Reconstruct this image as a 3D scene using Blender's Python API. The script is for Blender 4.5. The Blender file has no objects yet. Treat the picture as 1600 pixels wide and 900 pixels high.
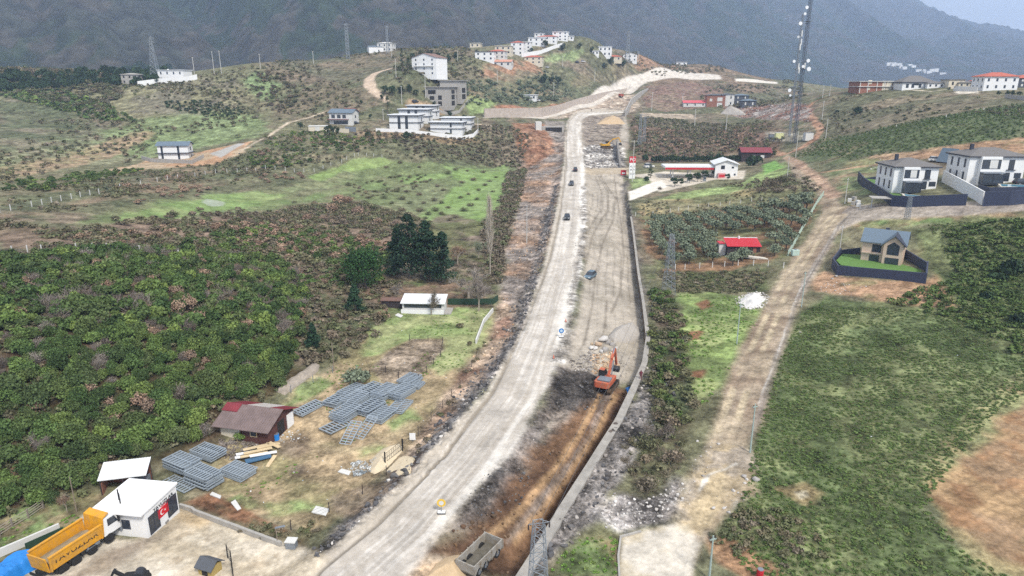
import bpy, math, random
import numpy as np
from mathutils import Vector, Matrix
R = math.radians
random.seed(7); rng = np.random.default_rng(7)
SC = bpy.context.scene
COL = SC.collection
# ---------------------------------------------------------------- camera, sky, sun, exposure
CAM_H, PITCH, FPX = 46.0, R(16.5), 1067.0
cam = bpy.data.cameras.new('camera'); cam_o = bpy.data.objects.new('camera', cam); COL.objects.link(cam_o)
cam.sensor_width = 36; cam.lens = 36 * FPX / 1600; cam.clip_start = 1; cam.clip_end = 20000
cam_o.location = (0, 0, CAM_H); cam_o.rotation_euler = (math.pi / 2 - PITCH, 0, 0)
SC.camera = cam_o
SUN_EL, SUN_AZ = R(48), R(150)            # azimuth clockwise from +Y: behind the camera, to the right
w = bpy.data.worlds.new('World'); SC.world = w; w.use_nodes = True
nt = w.node_tree; bg = nt.nodes['Background']
sky = nt.nodes.new('ShaderNodeTexSky'); sky.sky_type = 'NISHITA'; sky.sun_disc = False
sky.sun_elevation = SUN_EL; sky.sun_rotation = SUN_AZ; sky.dust_density = 6; sky.air_density = 1.0; sky.ozone_density = 1.0
# an overcast deck: soft grey cloud over the sky texture
tc = nt.nodes.new('ShaderNodeTexCoord'); nz = nt.nodes.new('ShaderNodeTexNoise'); nz.inputs['Scale'].default_value = 2.2; nz.inputs['Detail'].default_value = 6
mp = nt.nodes.new('ShaderNodeMapping'); mp.inputs['Scale'].default_value = (1, 1, 3.5)
nt.links.new(tc.outputs['Generated'], mp.inputs['Vector']); nt.links.new(mp.outputs['Vector'], nz.inputs['Vector'])
rp = nt.nodes.new('ShaderNodeValToRGB'); rp.color_ramp.elements[0].position = .3; rp.color_ramp.elements[0].color = (7.4, 7.5, 7.7, 1)
rp.color_ramp.elements[1].position = .72; rp.color_ramp.elements[1].color = (10.6, 10.4, 10.1, 1)
nt.links.new(nz.outputs['Fac'], rp.inputs['Fac'])
mx = nt.nodes.new('ShaderNodeMix'); mx.data_type = 'RGBA'; mx.inputs['Factor'].default_value = .82
nt.links.new(sky.outputs['Color'], mx.inputs['A']); nt.links.new(rp.outputs['Color'], mx.inputs['B'])
nt.links.new(mx.outputs['Result'], bg.inputs['Color']); bg.inputs['Strength'].default_value = .078
sun = bpy.data.lights.new('sun', 'SUN'); sun_o = bpy.data.objects.new('sun', sun); COL.objects.link(sun_o)
sun.energy = 2.8; sun.angle = R(10); sun.color = (1, .95, .87)
sd = Vector((math.sin(SUN_AZ) * math.cos(SUN_EL), math.cos(SUN_AZ) * math.cos(SUN_EL), math.sin(SUN_EL)))
sun_o.rotation_euler = (-sd).to_track_quat('-Z', 'Y').to_euler(); sun_o.location = (0, 0, 500)
SC.view_settings.view_transform = 'Standard'; SC.view_settings.look = 'None'
SC.view_settings.exposure = 0.80; SC.view_settings.gamma = 1; SC.view_settings.use_curve_mapping = False
SC.render.engine = 'CYCLES'
SC.cycles.use_denoising = False
SC.cycles.max_bounces = 5; SC.cycles.diffuse_bounces = 2; SC.cycles.glossy_bounces = 2; SC.cycles.transmission_bounces = 2
SC.cycles.transparent_max_bounces = 6; SC.cycles.volume_bounces = 2
HAZE = 0.00019
# ---------------------------------------------------------------- helpers: noise, colour, terrain height, pixel -> ground
def hx(s):
    s = s.lstrip('#'); c = [int(s[i:i + 2], 16) / 255 for i in (0, 2, 4)]
    return tuple((v / 12.92 if v <= .04045 else ((v + .055) / 1.055) ** 2.4) for v in c)
ALB = .80
def A(s, k=1.0): return tuple(v * ALB * k for v in hx(s))
def _hash(i, j, s):
    n = (i * 374761393 + j * 668265263 + s * 1442695041) & 0xffffffff
    n = ((n ^ (n >> 13)) * 1274126177) & 0xffffffff
    return ((n ^ (n >> 16)) & 0xffff) / 65535.0
def vn(x, y, s=0):
    xi = np.floor(x).astype(np.int64); yi = np.floor(y).astype(np.int64)
    fx = x - xi; fy = y - yi; fx = fx * fx * (3 - 2 * fx); fy = fy * fy * (3 - 2 * fy)
    a = _hash(xi, yi, s); b = _hash(xi + 1, yi, s); c = _hash(xi, yi + 1, s); d = _hash(xi + 1, yi + 1, s)
    return (a + (b - a) * fx) * (1 - fy) + (c + (d - c) * fx) * fy
def fbm(x, y, sc, o=4, s=0):                    # 0..1, scale in metres
    x = np.asarray(x, float) / sc; y = np.asarray(y, float) / sc; t = 0; am = .5; n = 0
    for k in range(o):
        t = t + am * vn(x + 17.3 * k, y - 9.1 * k, s + k); n += am; am *= .5; x = x * 2.03; y = y * 2.03
    return t / n
def sst(a, b, x):
    t = np.clip((x - a) / (b - a), 0, 1); return t * t * (3 - 2 * t)
CP, SP = math.cos(PITCH), math.sin(PITCH)
def ray(px, py):                                # world direction with unit depth along the optical axis
    u = (np.asarray(px, float) - 800) / FPX; v = (np.asarray(py, float) - 450) / FPX
    return u, CP - v * SP, -SP - v * CP
CTRL = '''560,890,67 720,750,82.5 830,600,110 880,480,147 900,400,192 905,338,228 905,264,308 905,215,400 930,180,500 860,178,480 1000,150,595 1060,119,705 1130,120,725 1005,138,630 1010,126,665 1060,127,675 1062,112,745 1120,127,695 962,150,590 962,136,640 920,160,560 905,172,515 1200,127,760
300,720,89 120,860,70 430,850,71.5 0,870,69 560,600,109 620,520,132 680,470,152 60,770,80.4 0,700,84.5 0,560,97 200,620,94 330,600,105 200,500,112 0,430,120 250,400,146 430,450,148 450,380,185 560,420,171
0,380,145 0,330,170 272,250,305 100,320,188 200,300,210 340,320,227 500,300,261 600,270,303 640,225,330 700,330,250 780,260,344 760,200,371 560,205,352 480,200,354 400,230,313
0,280,236 0,220,310 120,240,315 100,190,378 0,150,420 200,150,420 262,118,480 0,110,470 400,100,480 350,150,420 450,130,440 500,160,410 590,115,450 560,100,500 600,80,560 660,118,430 690,165,425 700,100,500 740,130,470 800,95,560 850,75,620 790,150,500 850,110,580 950,95,640 930,130,600 1000,85,720 1100,100,800 1180,118,820 1250,125,850
1330,138,500 1290,150,420 1250,170,420 1370,140,430 1480,135,400 1560,145,340 1600,148,330 1450,200,270 1600,190,255 1300,250,275 1350,220,290 1423,300,195 1560,300,185 1600,330,165 1400,340,180 1300,330,200 1380,413,160 1300,420,158 1500,420,150 1590,400,152 1240,440,160 1200,560,117 1160,680,92 1100,800,76 1020,850,71 1400,550,117 1600,550,112 1350,700,88 1600,720,84 1500,880,66 1250,880,68
1020,340,235 1100,400,188 1200,340,215 1250,300,240 1060,470,152 1090,560,120 1075,277,300 1000,290,285 1180,250,340 1230,240,335 1240,215,356 1110,200,440 1040,190,470 1130,165,560 1180,180,480 1230,160,470'''
_c = np.array([[float(v) for v in t.split(',')] for t in CTRL.split()])
_u, _v, _w = ray(_c[:, 0], _c[:, 1])
CW = np.stack([_u * _c[:, 2], _v * _c[:, 2], CAM_H + _w * _c[:, 2]], 1)
_ex = [(-700, 300, 20), (-800, 600, 40), (-600, 800, 25), (-300, 850, 20), (0, 950, 25), (300, 1050, 25), (600, 900, 20), (700, 600, 15), (600, 300, 40), (300, 620, 22), (450, 560, 25),
       (-200, 700, 40), (150, 1000, 30), (-500, 450, 45), (-1000, 1000, 20), (1000, 1000, 10), (0, 1300, 10), (-1000, 100, 10), (1000, 100, 10), (0, 20, -2), (-100, 20, -2), (100, 20, 2), (250, 40, 6), (-250, 60, 8)]
CW = np.vstack([CW, np.array(_ex, float)])
MQC = 22.0
def _phi(x, y):
    return np.sqrt((x[:, None] - CW[None, :, 0]) ** 2 + (y[:, None] - CW[None, :, 1]) ** 2 + MQC * MQC)
_n = len(CW); _M = np.zeros((_n + 1, _n + 1)); _M[:_n, :_n] = _phi(CW[:, 0], CW[:, 1]) - .6 * np.eye(_n); _M[:_n, _n] = 1; _M[_n, :_n] = 1
WT = np.linalg.solve(_M, np.r_[CW[:, 2], 0])
def mount(x, y, r):
    az = np.arctan2(x, y); px = 800 + FPX * np.tan(np.clip(az, -1.2, 1.2))
    H = np.interp(px, [-800, 0, 700, 1150, 1300, 1440, 1600, 1900], [900, 880, 860, 610, 500, 265, 140, 100])
    K = np.interp(px, [0, 750, 1000, 1300, 1600], [1, 1, 1.6, 2.1, 2.4]); H = H * K
    r0 = np.interp(px, [700, 1000, 1300], [1050, 1500, 2600]); s = np.clip((r - r0) / (2500 * K), 0, 1.25); prof = np.where(s < 1, s ** 1.05, 1 - .8 * (s - 1))
    u = az * 2600 + .35 * r
    rid = 1 - np.abs(2 * fbm(u, r * .22 + 90 * fbm(x, y, 300, 2, 5), 430, 4, 31) - 1) * 2.2
    rid2 = 1 - np.abs(2 * fbm(u - .5 * r, r * .4, 150, 4, 57) - 1) * 2
    return 8 + H * prof * (.94 + .22 * rid * np.clip(1.6 * (1 - s), .25, 1)) + (115 * rid + 38 * rid2) * np.clip(s * 2.2, 0, 1) * np.clip(1.5 - s, .15, 1)
def hbase(x, y):
    x = np.atleast_1d(np.asarray(x, float)); y = np.atleast_1d(np.asarray(y, float)); out = np.empty(x.shape)
    xf, yf, of = x.ravel(), y.ravel(), out.reshape(-1)
    for i in range(0, len(xf), 60000):
        of[i:i + 60000] = _phi(xf[i:i + 60000], yf[i:i + 60000]) @ WT[:_n] + WT[_n]
    r = np.hypot(x, y); k = sst(850, 1350, r)
    if np.any(k > 0): out = out * (1 - k) + mount(x, y, r) * k
    return out
def cast(pxs, hf, lift=0.0):
    p = np.array(pxs, float).reshape(-1, 2); u, v, wz = ray(p[:, 0], p[:, 1]); hl = np.hypot(u, v)
    rr = 38 * 1.012 ** np.arange(400)
    for it in range(2):
        t = rr[None, :] / hl[:, None] if it == 0 else ta[:, None] + (tb - ta)[:, None] * np.linspace(0, 1, 40)[None, :]
        X = u[:, None] * t; Y = v[:, None] * t; Z = CAM_H + wz[:, None] * t
        d = Z - hf(X, Y) - lift
        k = np.argmax(d <= 0, 1); k = np.where(np.any(d <= 0, 1), np.maximum(k, 1), t.shape[1] - 1)
        i = np.arange(len(p)); ta = t[i, k - 1]; tb = t[i, k]
    da = d[i, k - 1]; db = d[i, k]; f = np.clip(da / np.where(np.abs(da - db) < 1e-9, 1, da - db), 0, 1); tt = ta + (tb - ta) * f
    return np.stack([u * tt, v * tt, CAM_H + wz * tt], 1)
def pts(s): return [tuple(float(v) for v in t.split(',')) for t in s.split()]
def seg_dist(x, y, P, closed=False):            # unsigned distance, signed side (+ right of travel), arc length
    P = np.asarray(P, float); n = len(P); best = np.full(x.shape, 1e18); sg = np.zeros(x.shape); al = np.zeros(x.shape); L = 0
    for i in range(n if closed else n - 1):
        a = P[i]; b = P[(i + 1) % n]; e = b - a; l2 = e @ e + 1e-12
        t = np.clip(((x - a[0]) * e[0] + (y - a[1]) * e[1]) / l2, 0, 1)
        dx = x - a[0] - t * e[0]; dy = y - a[1] - t * e[1]; d = dx * dx + dy * dy
        m = d < best; best = np.where(m, d, best); sg = np.where(m, np.sign(e[1] * dx - e[0] * dy), sg); al = np.where(m, L + t * math.sqrt(l2), al); L += math.sqrt(l2)
    return np.sqrt(best), sg, al
def inside(x, y, P):
    P = np.asarray(P, float); r = np.zeros(x.shape, bool); n = len(P)
    for i in range(n):
        a = P[i]; b = P[(i + 1) % n]
        if a[1] == b[1]: continue
        c = ((a[1] > y) != (b[1] > y)) & (x < (b[0] - a[0]) * (y - a[1]) / (b[1] - a[1]) + a[0]); r ^= c
    return r
def sdf(x, y, P):                               # negative inside
    d, _, _ = seg_dist(x, y, P, True); return np.where(inside(x, y, P), -d, d)
# --- local earthworks cut into the hillside
ROAD_PX = pts('455,925 560,832 668,722 762,620 818,520 847,430 869,340 882,260 884,215 886,192 893,180 908,172 940,170 976,172 976,176 945,178 920,180 908,188 907,215 913,260 915,340 905,430 886,520 852,620 795,718 722,800 640,905 620,925')
ROAD = cast(ROAD_PX, hbase)[:, :2]
WALL_PX = pts('975,262 978,300 985,340 993,400 1003,470 1010,530 1004,570 986,610 962,660 918,730 873,800 843,850 818,890 795,925')
WALL = cast(WALL_PX, hbase)[::-1, :2]
TRENCH = cast(pts('940,640 985,606 976,650 925,725 865,810 822,868 770,880 700,868 760,840 830,790 880,720'), hbase)[:, :2]
def hgt(x, y):
    x = np.atleast_1d(np.asarray(x, float)); y = np.atleast_1d(np.asarray(y, float)); z = hbase(x, y)
    m = (y < 480) & (y > 40) & (np.abs(x) < 180)
    if np.any(m):
        xm, ym = x[m], y[m]
        dr = sdf(xm, ym, ROAD); add = .9 * (1 - sst(0, 3.5, dr)) * (1 - sst(380, 460, ym))
        d, s, al = seg_dist(xm, ym, WALL); cut = sst(300, 240, ym)
        add = add + np.where(s > 0, .25 * np.exp(-d / 10), -1.9 * np.exp(-(d / 4.5) ** 2)) * cut
        add = add - 1.5 * sst(1.0, -3, sdf(xm, ym, TRENCH)) * np.where(s > 0, 0, 1)
        z[m] += add
    return z
def G(px, py, lift=0.0):
    c = cast([(px, py)], hgt, lift)[0]; return Vector(c)
def GW(s):
    return cast(pts(s) if isinstance(s, str) else s, hgt)
def depth(p): return p[1] * CP - (p[2] - CAM_H) * SP
def mpp(p): return depth(p) / FPX                # metres per (1600-wide) pixel at a point
def hz(x, y): return float(hgt(np.array([x]), np.array([y]))[0])
# ---------------------------------------------------------------- materials
MATS = {}
def mat(name, c, rough=.8, metal=0.0, var=.12, sc=3.0, spec=.3, bump=0.0, dust=0.0):
    if name in MATS: return MATS[name]
    m = bpy.data.materials.new(name); m.use_nodes = True; t = m.node_tree; b = t.nodes['Principled BSDF']
    b.inputs['Roughness'].default_value = rough; b.inputs['Metallic'].default_value = metal; b.inputs['Specular IOR Level'].default_value = spec
    if isinstance(c, str): c = A(c)
    tcn = t.nodes.new('ShaderNodeTexCoord'); n = t.nodes.new('ShaderNodeTexNoise'); n.inputs['Scale'].default_value = sc; n.inputs['Detail'].default_value = 5; n.inputs['Roughness'].default_value = .65
    t.links.new(tcn.outputs['Object'], n.inputs['Vector'])
    r = t.nodes.new('ShaderNodeMapRange'); r.inputs['From Min'].default_value = .25; r.inputs['From Max'].default_value = .75
    r.inputs['To Min'].default_value = 1 - var; r.inputs['To Max'].default_value = 1 + var * .6
    t.links.new(n.outputs['Fac'], r.inputs['Value'])
    x = t.nodes.new('ShaderNodeVectorMath'); x.operation = 'SCALE'; x.inputs[0].default_value = c[:3]
    t.links.new(r.outputs['Result'], x.inputs['Scale']); t.links.new(x.outputs['Vector'], b.inputs['Base Color'])
    if dust:                                    # dried mud on working machines
        n2 = t.nodes.new('ShaderNodeTexNoise'); n2.inputs['Scale'].default_value = 1.6; n2.inputs['Detail'].default_value = 8; n2.inputs['Roughness'].default_value = .75
        t.links.new(tcn.outputs['Object'], n2.inputs['Vector']); r2 = t.nodes.new('ShaderNodeMapRange'); r2.inputs['From Min'].default_value = .42; r2.inputs['From Max'].default_value = .66; r2.inputs['To Max'].default_value = dust
        t.links.new(n2.outputs['Fac'], r2.inputs['Value']); mm = t.nodes.new('ShaderNodeMix'); mm.data_type = 'RGBA'; mm.inputs['B'].default_value = (*A('#8f7d64'), 1)
        t.links.new(r2.outputs['Result'], mm.inputs['Factor']); t.links.new(x.outputs['Vector'], mm.inputs['A']); t.links.new(mm.outputs['Result'], b.inputs['Base Color'])
    if bump:
        bn = t.nodes.new('ShaderNodeBump'); bn.inputs['Strength'].default_value = bump; bn.inputs['Distance'].default_value = .1
        t.links.new(n.outputs['Fac'], bn.inputs['Height']); t.links.new(bn.outputs['Normal'], b.inputs['Normal'])
    MATS[name] = m; return m
def leafmat(name, cols, rough=.75):
    m = bpy.data.materials.new(name); m.use_nodes = True; t = m.node_tree; b = t.nodes['Principled BSDF']
    b.inputs['Roughness'].default_value = rough; b.inputs['Specular IOR Level'].default_value = .18
    at = t.nodes.new('ShaderNodeAttribute'); at.attribute_name = 'rnd'
    oi = t.nodes.new('ShaderNodeObjectInfo'); ad = t.nodes.new('ShaderNodeMath'); ad.operation = 'ADD'
    t.links.new(at.outputs['Fac'], ad.inputs[0]); t.links.new(oi.outputs['Random'], ad.inputs[1])
    fr = t.nodes.new('ShaderNodeMath'); fr.operation = 'FRACT'; t.links.new(ad.outputs[0], fr.inputs[0])
    cr = t.nodes.new('ShaderNodeValToRGB'); cr.color_ramp.interpolation = 'LINEAR'
    for i, c in enumerate(cols):
        e = cr.color_ramp.elements[i] if i < 2 else cr.color_ramp.elements.new(1)
        e.position = i / max(1, len(cols) - 1); e.color = (*A(c), 1)
    t.links.new(fr.outputs[0], cr.inputs['Fac'])
    lf = t.nodes.new('ShaderNodeAttribute'); lf.attribute_name = 'leaf'
    r = t.nodes.new('ShaderNodeMapRange'); r.inputs['To Min'].default_value = .54; r.inputs['To Max'].default_value = 1.26
    t.links.new(lf.outputs['Fac'], r.inputs['Value'])
    x = t.nodes.new('ShaderNodeVectorMath'); x.operation = 'SCALE'; t.links.new(cr.outputs['Color'], x.inputs[0]); t.links.new(r.outputs['Result'], x.inputs['Scale'])
    t.links.new(x.outputs['Vector'], b.inputs['Base Color']); MATS[name] = m; return m
def ground_material():
    m = bpy.data.materials.new('ground_material'); m.use_nodes = True; t = m.node_tree; b = t.nodes['Principled BSDF']
    b.inputs['Roughness'].default_value = .95; b.inputs['Specular IOR Level'].default_value = .1
    at = t.nodes.new('ShaderNodeAttribute'); at.attribute_name = 'Col'; am = t.nodes.new('ShaderNodeAttribute'); am.attribute_name = 'amt'
    g = t.nodes.new('ShaderNodeNewGeometry')
    n1 = t.nodes.new('ShaderNodeTexNoise'); n1.inputs['Scale'].default_value = 2.6; n1.inputs['Detail'].default_value = 8; n1.inputs['Roughness'].default_value = .8
    n2 = t.nodes.new('ShaderNodeTexNoise'); n2.inputs['Scale'].default_value = .22; n2.inputs['Detail'].default_value = 5; n2.inputs['Roughness'].default_value = .6
    for n in (n1, n2): t.links.new(g.outputs['Position'], n.inputs['Vector'])
    s = t.nodes.new('ShaderNodeMath'); s.operation = 'ADD'; t.links.new(n1.outputs['Fac'], s.inputs[0]); t.links.new(n2.outputs['Fac'], s.inputs[1])
    c = t.nodes.new('ShaderNodeMath'); c.operation = 'SUBTRACT'; t.links.new(s.outputs[0], c.inputs[0]); c.inputs[1].default_value = 1.0
    c2 = t.nodes.new('ShaderNodeMath'); c2.operation = 'MULTIPLY'; c2.inputs[1].default_value = 2.6; t.links.new(c.outputs[0], c2.inputs[0])
    k = t.nodes.new('ShaderNodeMath'); k.operation = 'MULTIPLY_ADD'; t.links.new(c2.outputs[0], k.inputs[0]); t.links.new(am.outputs['Fac'], k.inputs[1]); k.inputs[2].default_value = 1.0
    mxm = t.nodes.new('ShaderNodeMath'); mxm.operation = 'MAXIMUM'; t.links.new(k.outputs[0], mxm.inputs[0]); mxm.inputs[1].default_value = .25
    x = t.nodes.new('ShaderNodeVectorMath'); x.operation = 'SCALE'; t.links.new(at.outputs['Color'], x.inputs[0]); t.links.new(mxm.outputs[0], x.inputs['Scale'])
    t.links.new(x.outputs['Vector'], b.inputs['Base Color'])
    bn = t.nodes.new('ShaderNodeBump'); bn.inputs['Distance'].default_value = .25; t.links.new(n1.outputs['Fac'], bn.inputs['Height'])
    bs = t.nodes.new('ShaderNodeMath'); bs.operation = 'MULTIPLY'; bs.inputs[1].default_value = .45; t.links.new(am.outputs['Fac'], bs.inputs[0]); t.links.new(bs.outputs[0], bn.inputs['Strength'])
    t.links.new(bn.outputs['Normal'], b.inputs['Normal']); return m
# ---------------------------------------------------------------- terrain: one polar sheet, painted in world space, split by what the ground is
NA = 1000; AZ = np.linspace(-R(54), R(54), NA)
_r = [40.0]
while _r[-1] < 9600: _r.append(_r[-1] * (1.0031 if _r[-1] < 480 else 1.0045 if _r[-1] < 4200 else 1.009))
RR = np.array(_r); NR = len(RR)
X = RR[:, None] * np.sin(AZ)[None, :]; Y = RR[:, None] * np.cos(AZ)[None, :]
Z = hgt(X, Y); RAD = np.hypot(X, Y)
def mixc(a, b, f): return a + (np.asarray(b)[None, None, :] - a) * f[..., None]
f1 = fbm(X, Y, 28, 5, 1); f2 = fbm(X, Y, 7, 4, 5); f3 = fbm(X, Y, 90, 4, 9); fe = fbm(X, Y, 5, 4, 77) - .5
C = np.zeros((NR, NA, 3)); C[:] = A('#6a6a4c')
C = mixc(C, A('#80725c'), sst(.45, .62, f1)); C = mixc(C, A('#586040'), sst(.52, .68, f2) * .7); C = mixc(C, A('#7c7a56'), sst(.5, .7, f3) * .6)
AMT = np.full((NR, NA), 1.0); CLS = np.zeros((NR, NA), np.int8); BMP = .10 * (f2 - .5) + .0 * X
near = RAD < 950
def region(poly, pad=12):
    P = np.asarray(poly)
    m = near & (X > P[:, 0].min() - pad) & (X < P[:, 0].max() + pad) & (Y > P[:, 1].min() - pad) & (Y < P[:, 1].max() + pad)
    return m
def paint(spx, col, soft=1.0, ns=2.0, op=1.0, cls=None, amt=None, cols=None, csc=8, bump=None, world=None, clo=.42, chi=.6):
    P = GW(spx)[:, :2] if world is None else world
    m = region(P, 10 + 2 * soft + 2 * ns)
    if not np.any(m): return None
    x, y = X[m], Y[m]; d = sdf(x, y, P) + fe[m] * 2 * ns
    k = sst(soft, -soft, d); kk = (k * op)[:, None]
    c = np.array(A(col))[None, :] * np.ones((len(x), 1))
    for i, c2 in enumerate(cols or []):
        q = sst(clo, chi, fbm(x, y, csc * (1 + .6 * i), 5, 201 + 13 * i + len(spx if isinstance(spx, (str, list)) else 'a')))[:, None]
        c = c * (1 - q) + np.array(A(c2))[None, :] * q
    C[m] = C[m] * (1 - kk) + c * kk
    if amt is not None: AMT[m] = AMT[m] * (1 - k) + amt * k
    if bump is not None: BMP[m] += k * bump * (fbm(x, y, 1.6, 4, 303) - .5) * 2
    if cls is not None:
        cc = CLS[m]; cc[k > .5] = cls; CLS[m] = cc
    return m, k
def strip(spx, wpx, col, soft=.6, ns=.6, op=1.0, **kw):         # a ribbon along a pixel polyline; wpx in pixels (horizontal)
    P = GW(spx); Wd = np.array([mpp(p) for p in P]) * np.broadcast_to(np.asarray(wpx, float), len(P)) / 2
    D = np.gradient(P[:, :2], axis=0); D /= np.linalg.norm(D, axis=1)[:, None] + 1e-9; N = np.stack([D[:, 1], -D[:, 0]], 1)
    # one width for the ribbon measured across the picture
    poly = np.vstack([P[:, :2] + N * Wd[:, None], (P[:, :2] - N * Wd[:, None])[::-1]])
    return paint('x' * len(P), col, soft, ns, op, world=poly, **kw)
# ---- left hills and fields
paint('0,235 90,215 200,205 330,185 400,180 420,205 370,220 250,245 130,258 0,280', '#84935e', 3, 5, .85, cols=['#747f50', '#8a8a66'], csc=14)
paint('0,150 90,165 200,215 120,222 60,240 0,235', '#6c7050', 4, 6, .7, cols=['#8a7f68', '#5a6444'], csc=16)
paint('150,205 240,180 330,165 420,190 400,215 300,232 200,240', '#7f925a', 3, 5, .8, cols=['#6c7d48'], csc=9)
paint('0,262 70,248 140,230 190,212 230,203 246,208 190,240 90,264 0,283', '#a78a6b', 2, 4, .85, cols=['#9a8a60'])
paint('130,150 300,120 420,140 350,175 200,185', '#8a845f', 4, 7, .7, cols=['#7d7563'], csc=12)
paint('320,60 620,70 620,110 560,130 420,125 330,105', '#6f6a55', 6, 8, .7, cols=['#5d6048', '#82715c'], csc=20)
paint('400,110 440,130 430,160 400,150 380,125', '#7d9a5c', 3, 5, .7)
paint('420,150 570,120 575,170 520,185 440,190', '#7d6c57', 4, 6, .6, cols=['#5f6644'], csc=14)
paint('0,300 110,285 230,268 400,232 480,215 560,225 540,245 430,262 250,300 90,330 0,345', '#7a7358', 2, 5, .7, cols=['#8d765e', '#5f6645'], csc=10)
paint('120,362 135,345 210,322 330,300 440,296 520,272 560,246 600,246 640,252 700,256 800,256 815,275 790,320 790,345 690,352 640,335 560,312 480,320 400,330 300,342 220,342', '#7a8458', 1.5, 4, .9, cls=8, cols=['#84885c', '#6f7d4a'], csc=12, amt=.8)
paint('180,348 210,328 270,318 330,303 400,300 450,306 452,318 400,322 330,330 270,342 220,350', '#7d9a4c', 1.5, 3, .9, cols=['#8a9c58'], csc=9, amt=.6)
paint('475,278 520,262 556,246 600,246 615,254 580,262 540,268 500,282', '#829c4a', 1.2, 2.5, .95, cols=['#869a50'], csc=8, amt=.6)
paint('455,312 520,296 600,282 700,268 790,256 790,262 700,276 600,292 520,306 460,318', '#7f9a50', 1, 2, .85, amt=.6)
paint('700,262 795,266 800,285 775,325 750,350 680,354 655,338 690,310 720,290', '#7a9846', 1.5, 4, .95, cols=['#829c54'], csc=10, amt=.6)
paint('690,330 760,350 790,420 770,460 690,450 640,420 650,370', '#7d6f5c', 2, 3, .9, cols=['#8a7767', '#66683f'], csc=6)
paint('320,310 338,313 352,316 350,322 330,322 316,316', '#a3ad97', .8, 1, .9, amt=.3)
paint('400,318 520,290 600,275 640,290 560,310 480,322', '#757054', 2, 5, .6, cols=['#6a7a48'], csc=8)
paint('0,345 120,362 220,342 300,345 400,332 480,320 560,315 640,335 680,355 640,372 560,400 470,392 430,402 200,390 0,395', '#7d6a54', 2, 4, .85, cols=['#6e6a4c', '#8d7562'], csc=9)
paint('0,396 200,388 430,400 520,420 600,450 560,500 500,560 440,610 340,690 300,700 150,765 0,800', '#55492f', 1.5, 2, 1, cols=['#4c5034', '#6a5640'], csc=6)
paint('440,400 560,420 640,440 620,500 560,540 470,570 460,480', '#6e5e49', 2, 3, .9, cols=['#5f6644', '#7d6b5a'], csc=6)
paint('560,440 690,440 770,440 770,490 590,500', '#6f6550', 2, 2, .9, cols=['#6f8048', '#8a6f58'], csc=5)
# house pads and far lanes on the left
paint('168,266 235,248 330,234 392,221 384,238 330,258 230,264 180,273', '#bb9068', 1.5, 2.5, 1, cols=['#b49c7a'], amt=.6)
paint('328,240 372,224 383,224 345,246', '#aeaba4', .8, .8, 1, cls=6, amt=.3)
strip('612,107 590,113 578,121 576,131 584,142 596,151 606,160', [12, 15, 17, 17, 15, 13, 10], '#cbb297', 1, 1.2, cls=6, amt=.4)
strip('700,186 730,193 770,197', 8, '#b9a88f', 1, 1, cls=6)
strip('370,240 420,212 450,192 485,183 512,172', 5, '#c0ae93', .8, 1, cls=6)
strip('512,230 545,215 575,205 620,195', 8, '#a9a287', 1, 1.5, cls=6)
paint('560,205 640,205 740,215 760,222 690,224 600,216 555,218', '#9a7f5c', 2, 2, .8)
paint('640,155 700,168 690,180 640,175 630,165', '#b3946f', 1.5, 2, .8)
strip('1000,150 985,158', 6, '#ccc2b4', 1, 1)
# ---- crest villages
paint('760,100 840,95 850,118 800,128 750,118', '#a9795a', 3, 3, .8, cols=['#8a7a60'])
paint('860,85 910,78 900,95 850,96', '#849a5c', 3, 3, .8)
paint('700,125 1000,90 1010,108 900,140 800,165 720,160', '#74694f', 5, 6, .7, cols=['#8a7c5c', '#5b6244'], csc=18)
paint('1000,95 1150,110 1230,125 1200,145 1080,150 1020,135', '#75644f', 5, 6, .8, cols=['#5f5f45', '#8a715b'], csc=18)
paint('990,105 1040,92 1060,108 1000,112', '#a07a5c', 3, 3, .8)
# ---- upper road
paint('756,184 850,186 905,170 962,148 1012,128 1060,122 1128,124 1124,117 1060,110 1010,113 960,130 900,160 855,176 800,178 756,178', '#d3c9bb', 1, .8, 1, cls=6, amt=.4)
paint('850,186 905,170 962,146 990,148 1000,165 985,176 905,176 880,186', '#bfae98', 1.5, 2, 1, cls=3, cols=['#a48f7a'], csc=8)
paint('1148,123 1180,124 1214,128 1214,131 1180,129 1150,127', '#dbd2c3', .8, .5, 1, cls=6, amt=.3)
paint('1010,135 1080,128 1130,140 1120,165 1040,175 1005,165', '#86685a', 2, 3, .9, cols=['#8a7560'], csc=8)
paint('770,166 860,164 900,160 850,170 790,178', '#a97353', 1.5, 2, .9)
paint('735,150 780,160 760,178 735,178 725,165', '#8aa05a', 2, 3, .9)
# ---- earthworks
paint('820,196 862,196 884,212 868,330 846,425 820,470 810,540 745,625 690,690 640,735 600,780 560,800 640,690 700,620 760,545 772,500 778,450 795,380 812,300 812,230', '#9a7a60', 1.5, 2, 1, cls=3, cols=['#84705f', '#a58f7e', '#8a7f76'], csc=6, amt=1.3, bump=.35)
paint('800,192 860,194 866,240 826,262 806,225', '#9a6f50', 1.5, 2, .9, cols=['#8d5c3c'], csc=5)
paint('850,188 884,190 880,225 858,212', '#938a80', 1.5, 1.5, .9)
paint('690,600 760,535 785,470 800,480 800,520 770,560 720,625 650,715 640,700', '#a58a70', 1.2, 1.5, .9, cols=['#94705a', '#b39a80'], csc=5)
paint('908,180 976,178 984,215 972,262 1004,470 1012,530 1004,572 988,602 940,600 880,585 870,575 900,500 912,430 916,340 910,262 902,215', '#b0a594', 1.2, 1.2, 1, cls=3, cols=['#a59a88', '#b8ac9a'], csc=7, amt=.4, bump=.06)
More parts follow.
